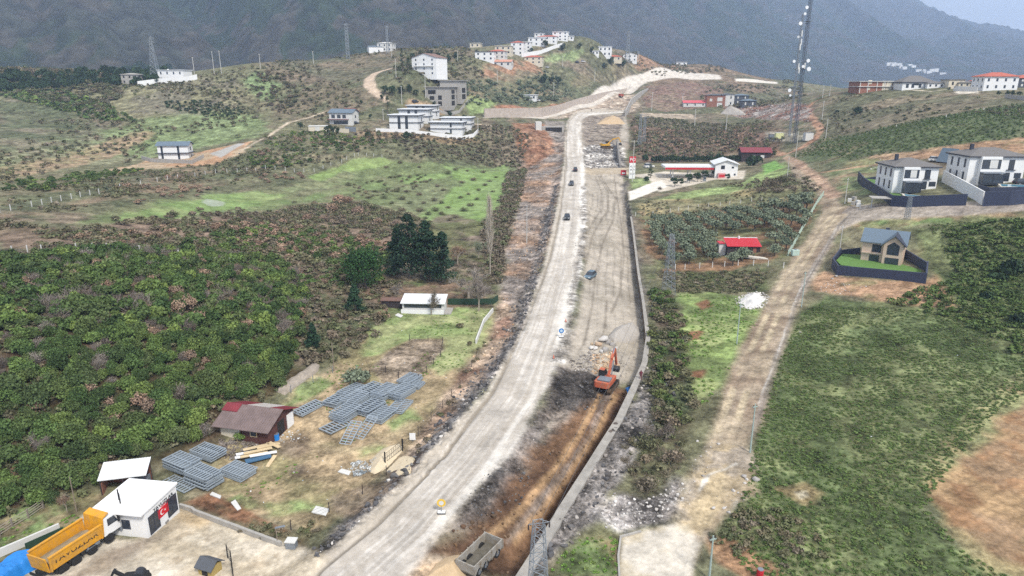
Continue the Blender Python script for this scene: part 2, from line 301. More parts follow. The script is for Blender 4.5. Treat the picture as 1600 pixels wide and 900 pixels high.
paint('908,182 975,180 968,215 938,250 912,236', '#978979', 1.5, 2, .9, cols=['#7d6f62'], csc=5, amt=1.2)
paint('912,228 950,222 976,232 978,262 912,262', '#8f8a86', 1, 1.5, .9, cols=['#5f5c5a', '#c9c4bc'], csc=4, amt=1.6, bump=.5)
paint('908,262 985,262 984,272 910,272', '#b8a78c', 1, 1, 1)
paint('940,188 960,184 964,192 935,194', '#c9b79f', 1, 1, .8)
paint('985,278 978,300 988,335 1000,400 1010,470 1016,525 1005,530 990,440 976,340 970,290', '#77706a', 1, 1, .8, amt=1)
paint('868,572 905,578 965,600 945,640 880,650 850,690 822,740 806,800 742,832 690,838 640,905 600,905 690,825 770,740 830,650', '#8a8078', 1.5, 2, 1, cls=3, cols=['#756a62', '#9c8f84'], csc=6, amt=1.3, bump=.2)
paint('866,598 945,640 908,700 850,765 818,745 845,690', '#83776c', 1, 2, 1, cls=3, cols=['#6f6459', '#96887a'], csc=4, amt=1.5, bump=.2)
paint('872,575 915,580 950,600 935,635 880,640 846,668 838,650', '#5f5751', 1.2, 2, 1, cols=['#75675b', '#4c4743'], csc=4, amt=1.7, bump=.3)
paint('760,738 822,730 832,752 812,790 790,800 740,806 728,780', '#625b55', 1, 2, 1, cols=['#504b48', '#7a7068'], csc=4, amt=1.8, bump=.3)
paint('930,625 985,598 990,606 976,655 922,735 862,818 826,878 770,905 690,880 640,868 715,830 768,795 822,728 872,668', '#624834', 1.2, 1.5, 1, cls=3, cols=['#584030', '#7a5a3e'], csc=5, amt=.8, bump=.25)
paint('975,640 980,655 930,735 870,822 838,870 818,876 850,815 915,725', '#5d3f24', 1, 1, .85, cols=['#6d4a2c'], csc=4, amt=1)
for o in (0, 24):                                    # the wheel ruts left by the lorries in the trench
    strip('%d,615 %d,680 %d,740 %d,800 %d,845' % (938 + o, 905 + o, 862 + o, 812 + o * 1.2, 752 + o * 2), [7, 8, 10, 11, 12], '#b08a5c', .4, .3, .95)
strip('952,612 922,680 878,742 830,800 790,850', [5, 5, 6, 7, 8], '#8d7f75', .4, .5, .8)
paint('640,880 700,865 745,860 760,905 630,905', '#c9b499', 1, 1.5, 1, cols=['#b89b78'], csc=4)
paint('1006,575 1050,590 1070,650 1010,690 966,760 915,830 860,880 842,905 800,905 845,850 920,730 985,625', '#7c7570', 1, 1.5, 1, cls=3, cols=['#5f5b58', '#8f8882'], csc=4, amt=1.6, bump=.45)
paint('960,760 1010,775 1060,750 1075,775 1050,815 965,830 935,800', '#a09892', 1, 2, 1, cols=['#b9b3ad', '#87807b'], csc=3, amt=1.6, bump=.25)
paint('850,905 905,832 940,825 970,838 975,905', '#7c7a50', 1, 1.5, 1, cols=['#8a6f4c', '#6b7d45'], csc=4)
# ---- dark rock rim of the gravel road
RIM_PX = '868,290 852,360 836,420 826,465 812,520 785,565 748,612 712,655 680,700 640,745 590,790 540,830 505,862'
strip(RIM_PX, [6, 8, 9, 26, 22, 18, 20, 22, 40, 50, 56, 52, 36], '#6d6a69', 1, 1.6, 1, cls=3, cols=['#545254', '#8a817a'], csc=4, amt=1.7, bump=.45)
paint('640,715 690,705 690,735 650,760 600,770 610,740', '#5d5048', 1, 1.5, .9, amt=1.6, bump=.3)
# ---- the gravel road
paint('', '#d2cabe', .8, .7, 1, cls=1, world=ROAD, amt=.3)
RC = cast(pts('555,905 640,830 735,722 808,620 848,520 876,430 893,340 898,260 896,215 897,192 910,178 975,174'), hgt)[:, :2]
_m = region(ROAD, 8); _d, _s, _al = seg_dist(X[_m], Y[_m], RC); _u = _d * _s
_in = sst(.8, -.8, sdf(X[_m], Y[_m], ROAD)); _st = fbm(_u * 9, _al * .22, 6, 4, 61)
def tint(m, k, c): C[m] = C[m] * (1 - k[:, None]) + np.array(A(c))[None] * k[:, None]
tint(_m, _in * .55 * sst(.5, .6, _st), '#bdb2a2'); tint(_m, _in * .4 * sst(.52, .58, fbm(_u * 14, _al * .15, 6, 3, 62)), '#a89c8c'); tint(_m, _in * .5 * sst(.6, .68, fbm(X[_m], Y[_m] , 5, 5, 63)), '#b3a898'); tint(_m, _in * .8 * sst(1.2, 3.2, _u) * sst(.38, .6, fbm(_u * 5, _al * .3, 6, 3, 71)), '#ece6da')
tint(_m, _in * .9 * sst(-3.6, -5.0, _u), '#bdb09c'); tint(_m, _in * .8 * sst(.5, .12, np.abs(_u + 4.0 + .5 * (fbm(_al, _al * 0, 12, 2, 8) - .5))), '#8f8371')
tint(_m, _in * .45 * sst(.55, .1, np.abs(_u - .4)), '#a9a196'); BMP[_m] -= .25 * sst(.6, .1, np.abs(_u + 4.0)) * _in
strip('912,290 913,340 908,400 895,455 888,520 872,565', [7, 9, 11, 14, 14, 16], '#cfc9c0', .8, 1.4, .9, cols=['#8f877d'], csc=4, amt=1.2, bump=.25)
# tyre tracks over the grey corridor
CORR = GW('908,270 985,270 1004,470 1010,530 985,590 890,575 905,500 912,430 916,340')[:, :2]
_m = region(CORR, 4); _d, _s, _al = seg_dist(X[_m], Y[_m], WALL); _u = _d
_in = sst(.5, -2.5, sdf(X[_m], Y[_m], CORR)); _wv = 2.2 * (fbm(_al, _u * .3, 35, 3, 91) - .5)
_t = np.abs(((_u + _wv) / 1.9) % 1 - .5) * 2; _g = fbm(X[_m], Y[_m], 16, 3, 44)
tint(_m, _in * .45 * sst(.72, .97, _t) * sst(.36, .52, _g), '#6f675c'); tint(_m, _in * .35 * sst(.3, .05, _t) * sst(.4, .55, _g), '#c2b7a8'); BMP[_m] -= .09 * sst(.75, 1, _t) * _in
for tr in ('935,275 950,300 950,330 925,370 914,415', '938,275 962,310 958,345 940,385 930,430 925,480 912,540', '930,275 940,300 938,330 920,360', '948,470 945,510 938,540 920,555', '960,280 968,330 975,400 968,460 955,490'):
    strip(tr, 2.4, '#7d7263', .35, .3, .75)
# ---- yard of the timber shed
paint('455,610 520,570 590,510 650,478 772,482 770,520 705,600 640,695 610,725 560,770 490,830 470,828 385,800 330,765 345,700 430,640', '#a18d66', 1, 1.5, 1, cols=['#8f8458', '#b39a72'], csc=7, amt=.9)
paint('590,500 650,480 772,482 764,520 725,575 690,588 660,570 690,545 690,530 640,530 585,560 560,560', '#869a52', 1, 2, .95, cols=['#989f62'], csc=6, cls=8, amt=.8)
paint('575,575 612,545 645,530 692,530 694,548 650,590 600,602', '#a3907a', .6, 1, .95, cols=['#8f7d66'], csc=3, amt=1.3)
for g_ in ('470,600 500,588 520,600 480,628 440,650 430,640', '560,700 590,690 600,702 570,712', '420,790 470,780 500,792 450,806 420,806', '350,785 375,772 395,790 365,800', '600,660 640,640 650,655 615,672'):
    paint(g_, '#7f9450', .8, 1.6, .9, cols=['#98985f'], csc=3)
for g_ in ('450,730 470,725 485,738 465,748 450,744', '430,690 475,672 500,690 470,712 430,712', '520,775 600,750 620,765 560,800 520,800'):
    paint(g_, '#7d6a55', .8, 1.2, .8, cols=['#8f7d68'], csc=3)
strip('480,690 540,705 600,690 645,660', 14, '#b9a47a', .8, 1, .7); strip('440,760 520,748 580,712 625,700', 12, '#b39c72', .8, 1, .6)
paint('285,785 330,770 390,805 480,840 475,858 420,840 330,800', '#6d5a42', .8, 1, .95, cols=['#8a5f40', '#66603f'], csc=3)
strip('325,772 400,808 450,832', 6, '#a06a45', .5, .6, .8)
# ---- concrete yard with the white office
paint('40,905 60,865 140,838 215,842 282,792 300,795 440,848 478,856 515,872 470,930', '#d3c4a9', .6, .7, 1, cls=4, cols=['#c2b193', '#dccfb8'], csc=7, amt=.55)
paint('150,870 215,838 260,835 215,865 160,900 110,905', '#a08e76', 1, 2, .9, cols=['#8f7f6c'], csc=4)
for g_ in ('270,838 300,828 330,842 310,850 280,848', '255,870 290,862 310,878 270,885', '330,870 360,850 380,858 350,880', '400,870 440,862 430,880 395,885', '320,815 350,812 360,822 335,828'):
    paint(g_, '#ad9a7d', .6, 1.6, .8, cols=['#d9cbb0'], csc=2)
paint('280,795 330,812 310,825 270,812', '#c9ab78', .8, 1, .7)
paint('0,815 70,780 150,770 160,795 100,826 60,842 0,862', '#7b9350', .8, 1.2, 1, cols=['#8a7d58'], csc=4, cls=8)
paint('60,775 120,765 165,770 200,800 130,812 90,790', '#6f5a42', .8, 1.2, .8, cols=['#7d8a4c'], csc=4)
paint('120,812 175,778 215,765 245,770 200,790 140,822', '#bcae92', .5, .6, .9)
# ---- right side: strip of hedge, meadow, muddy lane
paint('1015,455 1062,462 1084,560 1086,650 1062,690 1020,690 1010,600 1020,530', '#5d5840', 1.2, 1.5, 1, cols=['#6e5f4c', '#4f5838'], csc=5)
paint('1055,455 1110,455 1160,462 1200,470 1186,505 1150,575 1108,630 1084,640 1078,560', '#83994a', 1.2, 2, 1, cls=8, cols=['#98a35e', '#728444'], csc=6, amt=.9)
for g_ in ('1085,475 1105,468 1115,478 1095,486', '1060,520 1095,518 1090,530 1065,532', '1080,582 1100,578 1095,590 1080,592'):
    paint(g_, '#83583c', .6, .8, .95)
paint('1015,425 1120,420 1215,420 1195,458 1110,456 1060,458 1030,450', '#666444', 1.5, 2.5, 1, cols=['#7a7252', '#586038'], csc=5)
paint('1000,330 1262,304 1285,312 1262,350 1232,402 1150,420 1030,424 1006,385', '#86694a', 1.2, 2, 1, cols=['#6f7048', '#94704e'], csc=6, cls=7)
paint('1000,318 1060,305 1200,285 1270,290 1282,304 1100,325 1005,338', '#8f8760', 1.5, 2.5, 1, cols=['#a0905f', '#75764c'], csc=8)
paint('1030,312 1060,300 1150,288 1205,262 1228,252 1235,268 1190,290 1080,310', '#8fa45c', 1.2, 2, 1, cls=8, cols=['#7f8f50'], csc=7)
paint('1190,258 1212,250 1222,262 1195,272', '#78b040', 1, 1.5, .9)
paint('1000,196 1200,190 1225,215 1210,248 1150,240 1000,255 985,230 985,180', '#66563f', 4, 4, .95, cols=['#5a5a3e', '#7d6250'], csc=12)
paint('985,274 1040,268 1165,266 1162,280 1120,280 1030,300 1030,294 1005,278', '#d2c6b2', .8, .6, 1, cls=4, amt=.4)
paint('982,300 1012,288 1034,282 1042,292 1020,300 984,313', '#e4ded0', .6, .5, 1, cls=4, amt=.3)
paint('984,280 1008,278 1018,284 990,296', '#87995a', .8, .8, 1)
# far right slopes
paint('1240,240 1420,238 1600,212 1610,150 1500,150 1340,150 1285,160 1275,200', '#7b7158', 4, 5, .85, cols=['#8a7c62', '#66664a'], csc=14)
paint('1335,212 1400,196 1480,180 1610,160 1610,216 1500,226 1420,238 1350,232 1310,215', '#5f6d43', 3, 4, .95, cols=['#6a6f48', '#54623a'], csc=16)
paint('1245,250 1290,215 1330,220 1380,238 1330,250 1290,258', '#5f6b42', 2, 3, .9, cols=['#7a7350'], csc=9)
paint('1320,255 1370,242 1420,238 1500,226 1610,215 1610,240 1500,245 1400,252 1360,262 1320,262', '#b3916c', 1.5, 2, .9, cols=['#8a8a58', '#a9825e'], csc=6)
paint('1290,268 1340,262 1400,258 1400,300 1340,305 1310,300', '#8f8a62', 1.5, 2, .9, cols=['#a58c6a', '#758350'], csc=5)
strip('1420,140 1455,143 1490,138 1500,132', 7, '#cdbfa6', 1, .8, cls=2); paint('1490,140 1530,138 1530,146 1495,147', '#d2c8b4', 1, .8)
paint('1310,340 1600,334 1610,345 1560,350 1400,352 1345,360', '#8b8a58', 1.2, 2, .9, cols=['#a08560', '#728a48'], csc=5)
paint('1290,425 1350,438 1445,440 1470,410 1440,392 1440,372 1500,400 1500,480 1400,478 1330,462 1280,455 1265,440', '#a9825c', 1.2, 2, .95, cols=['#8a7d52', '#b88f6a'], csc=5)
paint('1295,400 1310,390 1340,392 1345,412 1300,420', '#9a8266', 1, 1, .8)
# right field
paint('1190,640 1215,560 1248,490 1290,462 1340,470 1420,478 1500,485 1440,400 1430,360 1500,345 1620,340 1620,630 1560,660 1490,725 1446,795 1500,855 1590,905 1180,930 1120,830 1165,770 1172,710', '#5c6a3c', 1.2, 1.5, 1, cols=['#525f35', '#707848'], csc=6, amt=1.2, cls=8, bump=.15)
paint('1600,590 1550,620 1510,660 1470,720 1448,785 1480,840 1560,890 1620,910 1620,580', '#8c8d58', 1.2, 2.5, 1, cols=['#9a8a5c'], csc=4)
paint('1620,630 1580,650 1545,690 1490,735 1452,782 1475,815 1540,860 1620,895', '#a3835e', 1, 1.8, 1, cls=7, cols=['#a37a50', '#b89464'], csc=3, amt=.7)
_P = GW('1620,630 1580,650 1545,690 1490,735 1452,782 1475,815 1540,860 1620,895')[:, :2]; _m = region(_P, 2)
BMP[_m] += .03 * np.sin((X[_m] * .5 - Y[_m] * .87) * 5.5 + 3 * f2[_m]) * sst(.5, -1, sdf(X[_m], Y[_m], _P))
paint('1220,765 1260,755 1285,770 1255,785', '#a58f5f', .8, 1.2, .9); paint('1244,770 1258,768 1262,775 1250,778', '#e0d2ae', .4, .3, 1)
paint('1100,838 1140,842 1200,880 1230,910 1170,910 1120,880', '#9a7450', .6, .8, 1, cols=['#b08a62'], csc=3, cls=2)
# the muddy lane up the right hand side
LANE = '1045,905 1062,840 1082,772 1104,700 1116,640 1150,560 1182,500 1203,462 1218,432 1240,398 1268,358 1284,330 1276,300 1238,272 1224,245 1232,238 1245,262 1296,298 1318,322 1400,318 1500,316 1620,312 1620,330 1500,338 1345,346 1310,362 1290,402 1264,445 1246,482 1226,542 1206,602 1196,642 1170,700 1172,770 1120,822 1092,850 1078,905'
paint(LANE, '#a8957c', .9, 1.0, 1, cls=2, cols=['#97826a', '#b3a083'], csc=6, amt=.7, bump=.06)
LC = cast(pts('1080,860 1120,760 1140,690 1160,630 1185,560 1212,500 1236,440 1264,398 1292,355 1310,338'), hgt)[:, :2]
LP = GW(LANE)[:, :2]; _m = region(LP, 3); _d, _s, _al = seg_dist(X[_m], Y[_m], LC); _u = _d * _s
_in = sst(.4, -1.2, sdf(X[_m], Y[_m], LP)); _w = .5 * (fbm(_al, _al * 0, 18, 3, 15) - .5)
for o_ in (-1.9, .15): tint(_m, _in * .85 * sst(.8, .25, np.abs(_u + _w - o_)) * sst(.3, .55, fbm(X[_m], Y[_m], 5, 4, 66)), '#c3b08c'); BMP[_m] -= .1 * sst(.7, .2, np.abs(_u + _w - o_)) * _in
tint(_m, _in * .55 * sst(2.0, 2.6, _u), '#a39c96'); tint(_m, _in * .6 * sst(.22, .05, np.abs(_u + 3.5 * _w - 2.6)) * sst(.4, .55, fbm(X[_m], Y[_m], 6, 4, 67)), '#cfc9be'); tint(_m, _in * .7 * sst(.28, .1, np.abs(_u + 2.2 * _w - 3.1)), '#6d645a')
paint('1060,770 1105,700 1140,690 1175,705 1172,765 1130,800 1095,840 1050,835', '#ab9c88', 1, 1.2, .9, cols=['#b49f7a'], csc=4)
paint('1096,770 1120,730 1136,735 1128,790 1095,835 1070,825', '#bba57c', .6, 1, .9)
strip('1092,768 1106,742 1130,733 1152,724', 4, '#cfc9bd', .3, .5, .9)
paint('963,905 972,838 1000,830 1050,818 1075,822 1092,850 1078,905', '#cfc5b3', .5, .4, 1, cls=4, cols=['#c3b496'], csc=4, amt=.4)
strip('1228,245 1255,262 1285,285 1305,310', [10, 16, 18, 18], '#b8987a', .8, 1, 1, cls=2, cols=['#a3836a'], csc=4)
strip('1205,235 1225,242 1250,232 1274,217 1282,203 1270,185 1262,170 1270,160 1285,154', [10, 16, 14, 12, 10, 9, 8, 6, 4], '#b38a6a', .8, 1, 1, cls=2, cols=['#a5795c'], csc=4)
strip('1262,272 1310,266 1345,260', 6, '#b5906c', .8, 1, 1)
paint('1195,205 1245,208 1262,214 1240,222 1195,218', '#9c9482', 1, 1.5, .8)
paint('1130,166 1195,162 1270,170 1265,190 1200,188 1140,178', '#98857a', 2, 3, .9, cols=['#b3a9a2', '#8a5f50'], csc=5, amt=1.6)
paint('1000,176 1080,178 1090,186 1005,184', '#b5a28a', 1, 1, .9)
# ---- mountains
mt = sst(900, 1200, RAD)
mc = np.zeros_like(C); mc[:] = A('#474a40'); mg = fbm(X + .4 * Y, Y, 420, 5, 12); m2 = fbm(X, Y, 60, 5, 19); m3 = fbm(X, Y, 16, 3, 23)
mc = mixc(mc, A('#35452a'), sst(.47, .53, mg * .7 + m2 * .3)); mc = mixc(mc, A('#585048'), sst(.52, .62, m2) * .8); 
mc *= .62 * (1 + 1.5 * (m3 - .5) + .5 * (vn(X / 9, Y / 9, 29) - .5))[..., None]
C = C * (1 - mt[..., None]) + mc * mt[..., None]; CLS[RAD > 1000] = 5; AMT = AMT * (1 - mt) + .5 * mt
_l = (C @ np.array([.2126, .7152, .0722]))[..., None]; C = _l + (C - _l) * .80
_h1 = fbm(X, Y, .9, 3, 401) - .5; _h2 = fbm(X, Y, 3.2, 4, 403) - .5; _h3 = vn(X / .35, Y / .35, 405) - .5
_k = 1 + AMT * (1 - .6 * mt) * (.9 * _h1 + .5 * _h2 + .6 * _h3); C *= np.clip(_k, .3, 1.9)[..., None]
_g = sst(.56, .66, fbm(X, Y, 2.4, 4, 407)) * AMT * .35 * (1 - mt); C = C * (1 - _g[..., None]) + C * np.array([.62, .60, .58]) * _g[..., None]
BMP += .10 * AMT * _h1
Zm = Z + BMP * (RAD < 700) + mt * (m3 - .5) * 9 + mt * (fbm(X, Y, 45, 3, 3) - .5) * 10
# ---- build the sheets
def grid_mesh():
    P = np.stack([X, Y, Zm], -1)
    du = np.gradient(P, axis=1); dv = np.gradient(P, axis=0); N = np.cross(du, dv); N /= np.linalg.norm(N, axis=2)[..., None] + 1e-12
    P2 = P.reshape(-1, 3).astype(np.float32); N2 = N.reshape(-1, 3).astype(np.float32)
    i = np.arange(NR * NA).reshape(NR, NA); Q = np.stack([i[:-1, :-1], i[:-1, 1:], i[1:, 1:], i[1:, :-1]], -1).reshape(-1, 4); fc = CLS[:-1, :-1].reshape(-1)
    gm = ground_material()
    for k, nm in enumerate(['ground', 'gravel_road', 'dirt_road', 'earthworks', 'concrete_yard', 'mountains', 'hill_road', 'field', 'meadow']):
        q = Q[fc == k]
        if not len(q): continue
        vid, inv = np.unique(q, return_inverse=True); inv = inv.reshape(-1).astype(np.int32)
        me = bpy.data.meshes.new(nm); me.vertices.add(len(vid)); me.vertices.foreach_set('co', P2[vid].ravel())
        me.loops.add(len(inv)); me.loops.foreach_set('vertex_index', inv); nf = len(q)
        me.polygons.add(nf); me.polygons.foreach_set('loop_start', np.arange(0, nf * 4, 4, dtype=np.int32)); me.polygons.foreach_set('loop_total', np.full(nf, 4, np.int32))
        me.update(calc_edges=True); me.polygons.foreach_set('use_smooth', np.ones(nf, bool))
        a = me.attributes.new('Col', 'FLOAT_COLOR', 'POINT'); cc = np.ones((len(vid), 4), np.float32); cc[:, :3] = C.reshape(-1, 3)[vid]; a.data.foreach_set('color', cc.ravel())
        b = me.attributes.new('amt', 'FLOAT', 'POINT'); b.data.foreach_set('value', AMT.reshape(-1)[vid].astype(np.float32))
        me.normals_split_custom_set_from_vertices(N2[vid])
        me.materials.append(gm); o = bpy.data.objects.new(nm, me); COL.objects.link(o); o['kind'] = 'structure'
grid_mesh()
# ---- the air
def haze_box():
    import bmesh
    bm = bmesh.new(); bmesh.ops.create_cube(bm, size=1)
    z0, z1 = float(Zm.min()) - 1.5, float(Zm.max()) + 40
    for v in bm.verts: v.co = (v.co.x * 20000, v.co.y * 20000, z0 if v.co.z < 0 else z1)
    me = bpy.data.meshes.new('haze'); bm.to_mesh(me); bm.free(); o = bpy.data.objects.new('haze', me); COL.objects.link(o); o['kind'] = 'stuff'
    m = bpy.data.materials.new('haze_air'); m.use_nodes = True; t = m.node_tree; t.nodes.remove(t.nodes['Principled BSDF'])
    v = t.nodes.new('ShaderNodeVolumePrincipled'); v.inputs['Density'].default_value = HAZE; v.inputs['Color'].default_value = (.54, .70, .98, 1); v.inputs['Anisotropy'].default_value = .2
    t.links.new(v.outputs['Volume'], t.nodes['Material Output'].inputs['Volume']); me.materials.append(m)
if HAZE > 0: haze_box()
# ---------------------------------------------------------------- plants
LEAF = {
 'wood_leaf': leafmat('wood_leaf', ['#455c33', '#50683a', '#607842', '#41552f', '#728a4a', '#5a6e3e', '#687646', '#4d6038', '#82964f', '#475a35', '#707e50']),
 'tan_leaf': leafmat('tan_leaf', ['#a88b76', '#9a8270', '#b59a82', '#8d7a6b']),
 'grey_twig': leafmat('grey_twig', ['#958a80', '#857a72', '#a39a90', '#7b7068']),
 'scrub_leaf': leafmat('scrub_leaf', ['#6c7050', '#7d725c', '#5f6848', '#857a6a', '#6a724c', '#8c7d6a', '#747a54', '#665f4c']),
 'brush_twig': leafmat('brush_twig', ['#7d7464', '#706655', '#8a7c6b', '#6b6b50', '#747a58']),
 'field_leaf': leafmat('field_leaf', ['#546838', '#60753c', '#4b5e33', '#6c8046', '#5b6f3e', '#757a4c']),
 'pine_leaf': leafmat('pine_leaf', ['#2c4530', '#35503a', '#263c2a', '#3d5a40']),
 'round_pine': leafmat('round_pine', ['#304f2a', '#3a5c30', '#2a4426']),
 'olive_leaf': leafmat('olive_leaf', ['#7d8870', '#6f7b64', '#8c967c', '#75806a']),
 'dark_leaf': leafmat('dark_leaf', ['#30452c', '#3a5034', '#2a3c28']),
 'pale_twig': leafmat('pale_twig', ['#cfc5b4', '#c0b5a4', '#ddd2c2']),
 'grass_leaf': leafmat('grass_leaf', ['#6f9440', '#7da04c', '#65863a', '#8a9a58']),
}
BARK = mat('bark', '#6f645a', var=.3, sc=6); PALEBARK = mat('pale_bark', '#a59b8c', var=.2, sc=6)
def crown(seed, nb=7, nl=260, ls=.2, zs=.85, flat=.0, spread=.55, br=(.34, .55), jit=.7):
    g = np.random.default_rng(seed); c = g.normal(size=(nb, 3)); c /= np.linalg.norm(c, axis=1)[:, None]
    c *= spread * g.random((nb, 1)) ** .4; c[:, 2] = np.abs(c[:, 2]) * zs + .35; rb = g.uniform(*br, nb); cb = g.random(nb)
    b = g.integers(0, nb, nl); n = g.normal(size=(nl, 3)); n /= np.linalg.norm(n, axis=1)[:, None]; n[:, 2] = np.where(n[:, 2] < -.3, -n[:, 2] * .6, n[:, 2])
    p = c[b] + n * (rb[b] * g.uniform(.75, 1.06, nl))[:, None]; p[:, 2] = np.maximum(p[:, 2], .04)
    return leaves(g, p, n, nl, ls, jit, np.clip(.25 + .5 * cb[b] + g.normal(0, .18, nl), 0, 1))
def leaves(g, p, n, nl, ls, jit, val):
    nn = n + g.normal(size=(nl, 3)) * jit; nn /= np.linalg.norm(nn, axis=1)[:, None]
    a = np.cross(nn, g.normal(size=(nl, 3))); a /= np.linalg.norm(a, axis=1)[:, None]; bb = np.cross(nn, a)
    s = (ls * g.uniform(.6, 1.35, nl))[:, None]; w = s * g.uniform(.5, 1, nl)[:, None]
    v = np.stack([p - a * s, p - bb * w, p + a * s * .9, p + bb * w], 1).reshape(-1, 3)
    return v, np.arange(nl * 4).reshape(-1, 4), np.repeat(val, 4)
def twiggy(seed, n=90, h=1.0, wd=.016, up=.55, r=1.0):
    g = np.random.default_rng(seed); V = []; base = g.normal(size=(n, 3)) * [.16, .16, 0]
    d = g.normal(size=(n, 3)); d[:, 2] = np.abs(d[:, 2]) * .8 + up; d /= np.linalg.norm(d, axis=1)[:, None]; L = g.uniform(.55, 1.15, n)[:, None] * h
    tip = base + d * L * [r, r, 1]; segs = [(base, tip, wd)]
    for k in range(4):
        t = g.uniform(.35, .9, n)[:, None]; s = base + (tip - base) * t; e = g.normal(size=(n, 3)); e[:, 2] = np.abs(e[:, 2]) * .6; e = d * .6 + e * .55; e /= np.linalg.norm(e, axis=1)[:, None]
        segs.append((s, s + e * g.uniform(.2, .45, n)[:, None] * h, wd * .7))
    vs = []
    for s, e, w in segs:
        a = np.cross(e - s, g.normal(size=(n, 3))); a /= np.linalg.norm(a, axis=1)[:, None] + 1e-9
        vs.append(np.stack([s - a * w, s + a * w, e + a * w * .4, e - a * w * .4], 1).reshape(-1, 3))
    v = np.vstack(vs); return v, np.arange(len(v)).reshape(-1, 4), np.repeat(g.random(len(v) // 4), 4)
def join(*pr):
    V = []; Q = []; L = []; o = 0
    for v, q, l in pr: V.append(v); Q.append(q + o); L.append(l); o += len(v)
    return np.vstack(V), np.vstack(Q), np.concatenate(L)
def quad_mesh(name, v, q, l, rnd=None, m=None):
    me = bpy.data.meshes.new(name); me.vertices.add(len(v)); me.vertices.foreach_set('co', np.ascontiguousarray(v, np.float32).ravel()); nf = len(q)
    me.loops.add(nf * 4); me.loops.foreach_set('vertex_index', q.astype(np.int32).ravel())
    me.polygons.add(nf); me.polygons.foreach_set('loop_start', np.arange(0, nf * 4, 4, dtype=np.int32)); me.polygons.foreach_set('loop_total', np.full(nf, 4, np.int32)); me.update(calc_edges=True)
    a = me.attributes.new('leaf', 'FLOAT', 'POINT'); a.data.foreach_set('value', l.astype(np.float32))
    if rnd is not None:
        a = me.attributes.new('rnd', 'FLOAT', 'POINT'); a.data.foreach_set('value', rnd.astype(np.float32))
    if m: me.materials.append(LEAF.get(m) or MATS[m])
    return me
def stuff(name, protos, P, sc, m, seed=3, zsc=1.0, tag=None, sink=.05):
    g = np.random.default_rng(seed); V = []; Q = []; L = []; N = []; o = 0; k = g.integers(0, len(protos), len(P)); th = g.uniform(0, 6.28, len(P)); rn = g.random(len(P)); sc = np.broadcast_to(sc, len(P))
    for j, (v, q, l) in enumerate(protos):
        i = np.where(k == j)[0]
        if not len(i): continue
        c, s = np.cos(th[i])[:, None], np.sin(th[i])[:, None]; S = sc[i][:, None]
        vx = (v[None, :, 0] * c - v[None, :, 1] * s) * S + P[i, 0][:, None]; vy = (v[None, :, 0] * s + v[None, :, 1] * c) * S + P[i, 1][:, None]
        vz = (v[None, :, 2] * zsc - sink) * S + P[i, 2][:, None]
        V.append(np.stack([vx, vy, vz], -1).reshape(-1, 3)); Q.append((q[None] + (np.arange(len(i)) * len(v))[:, None, None]).reshape(-1, 4) + o); L.append(np.tile(l, len(i))); N.append(np.repeat(rn[i], len(v))); o += len(i) * len(v)
    me = quad_mesh(name, np.vstack(V), np.vstack(Q), np.concatenate(L), np.concatenate(N), m); ob = bpy.data.objects.new(name, me); COL.objects.link(ob); ob['kind'] = 'stuff'
    if tag: ob['label'] = tag
    return ob
def sample(spx, step, seed=1, keep=None, jit=.45, world=None):
    P = GW(spx)[:, :2] if world is None else world; g = np.random.default_rng(seed)
    xs = np.arange(P[:, 0].min(), P[:, 0].max() + step, step); ys = np.arange(P[:, 1].min(), P[:, 1].max() + step, step)
    x, y = [a.ravel() for a in np.meshgrid(xs, ys)]; x = x + g.uniform(-jit, jit, x.shape) * step; y = y + g.uniform(-jit, jit, y.shape) * step
    m = inside(x, y, P); x, y = x[m], y[m]
    if keep is not None: m = g.random(len(x)) < keep(x, y); x, y = x[m], y[m]
    return np.stack([x, y, hgt(x, y)], 1) if len(x) else np.zeros((0, 3))
def clear(P, *polys, pad=0):                    # drop points inside any polygon
    m = np.ones(len(P), bool)
    for q in polys:
        q = GW(q)[:, :2] if isinstance(q, str) else q
        m &= sdf(P[:, 0], P[:, 1], q) > pad
    return P[m]
def plant(name, me, p, s, rz, label, cat, group=None, zs=1.0, sink=.05):
    o = bpy.data.objects.new(name, me); COL.objects.link(o); o.location = (p[0], p[1], p[2] - sink * s); o.scale = (s, s, s * zs); o.rotation_euler = (0, 0, rz)
    o['label'] = label; o['category'] = cat
    if group: o['group'] = group
    return o
SH = [crown(i, 9, 640, .115, jit=.9) for i in range(10, 15)]                     # dense broadleaf
SM = [crown(i, 4, 26, .30, zs=.6, jit=.9) for i in range(30, 36)]       # small distant clumps
SL = [crown(i, 5, 60, .22, zs=.6, jit=.9) for i in range(40, 45)]
SHL = [crown(i, 8, 170, .17, jit=1.0) for i in range(140, 145)]
TW = [twiggy(i, 60) for i in range(50, 54)]; TS = [twiggy(i, 26, wd=.03, up=.3) for i in range(60, 64)]
SHM = [quad_mesh('broadleaf_crown', *crown(i, 10, 1500, .078, jit=.9), m='wood_leaf') for i in range(20, 26)]
TAN = [quad_mesh('dry_crown', *crown(i, 9, 420, .085, jit=1.3, spread=.36, br=(.44, .6)), m='tan_leaf') for i in range(70, 73)]
GRY = [quad_mesh('bare_crown', *join(twiggy(i, 150, wd=.012), crown(i + 5, 9, 160, .05, jit=1.5, spread=.36, br=(.44, .6))), m='grey_twig') for i in range(80, 83)]
BUSH = [quad_mesh('bush_crown', *crown(i, 6, 200, .15, zs=.6), m='scrub_leaf') for i in range(90, 94)]
BRU = [quad_mesh('brush_crown', *join(twiggy(i, 70, up=.3), crown(i + 7, 6, 90, .1, zs=.6, jit=1.3)), m='brush_twig') for i in range(100, 104)]
OLV = [quad_mesh('olive_crown', *crown(i, 9, 520, .11, zs=.7, jit=1.1), m='olive_leaf') for i in range(110, 114)]
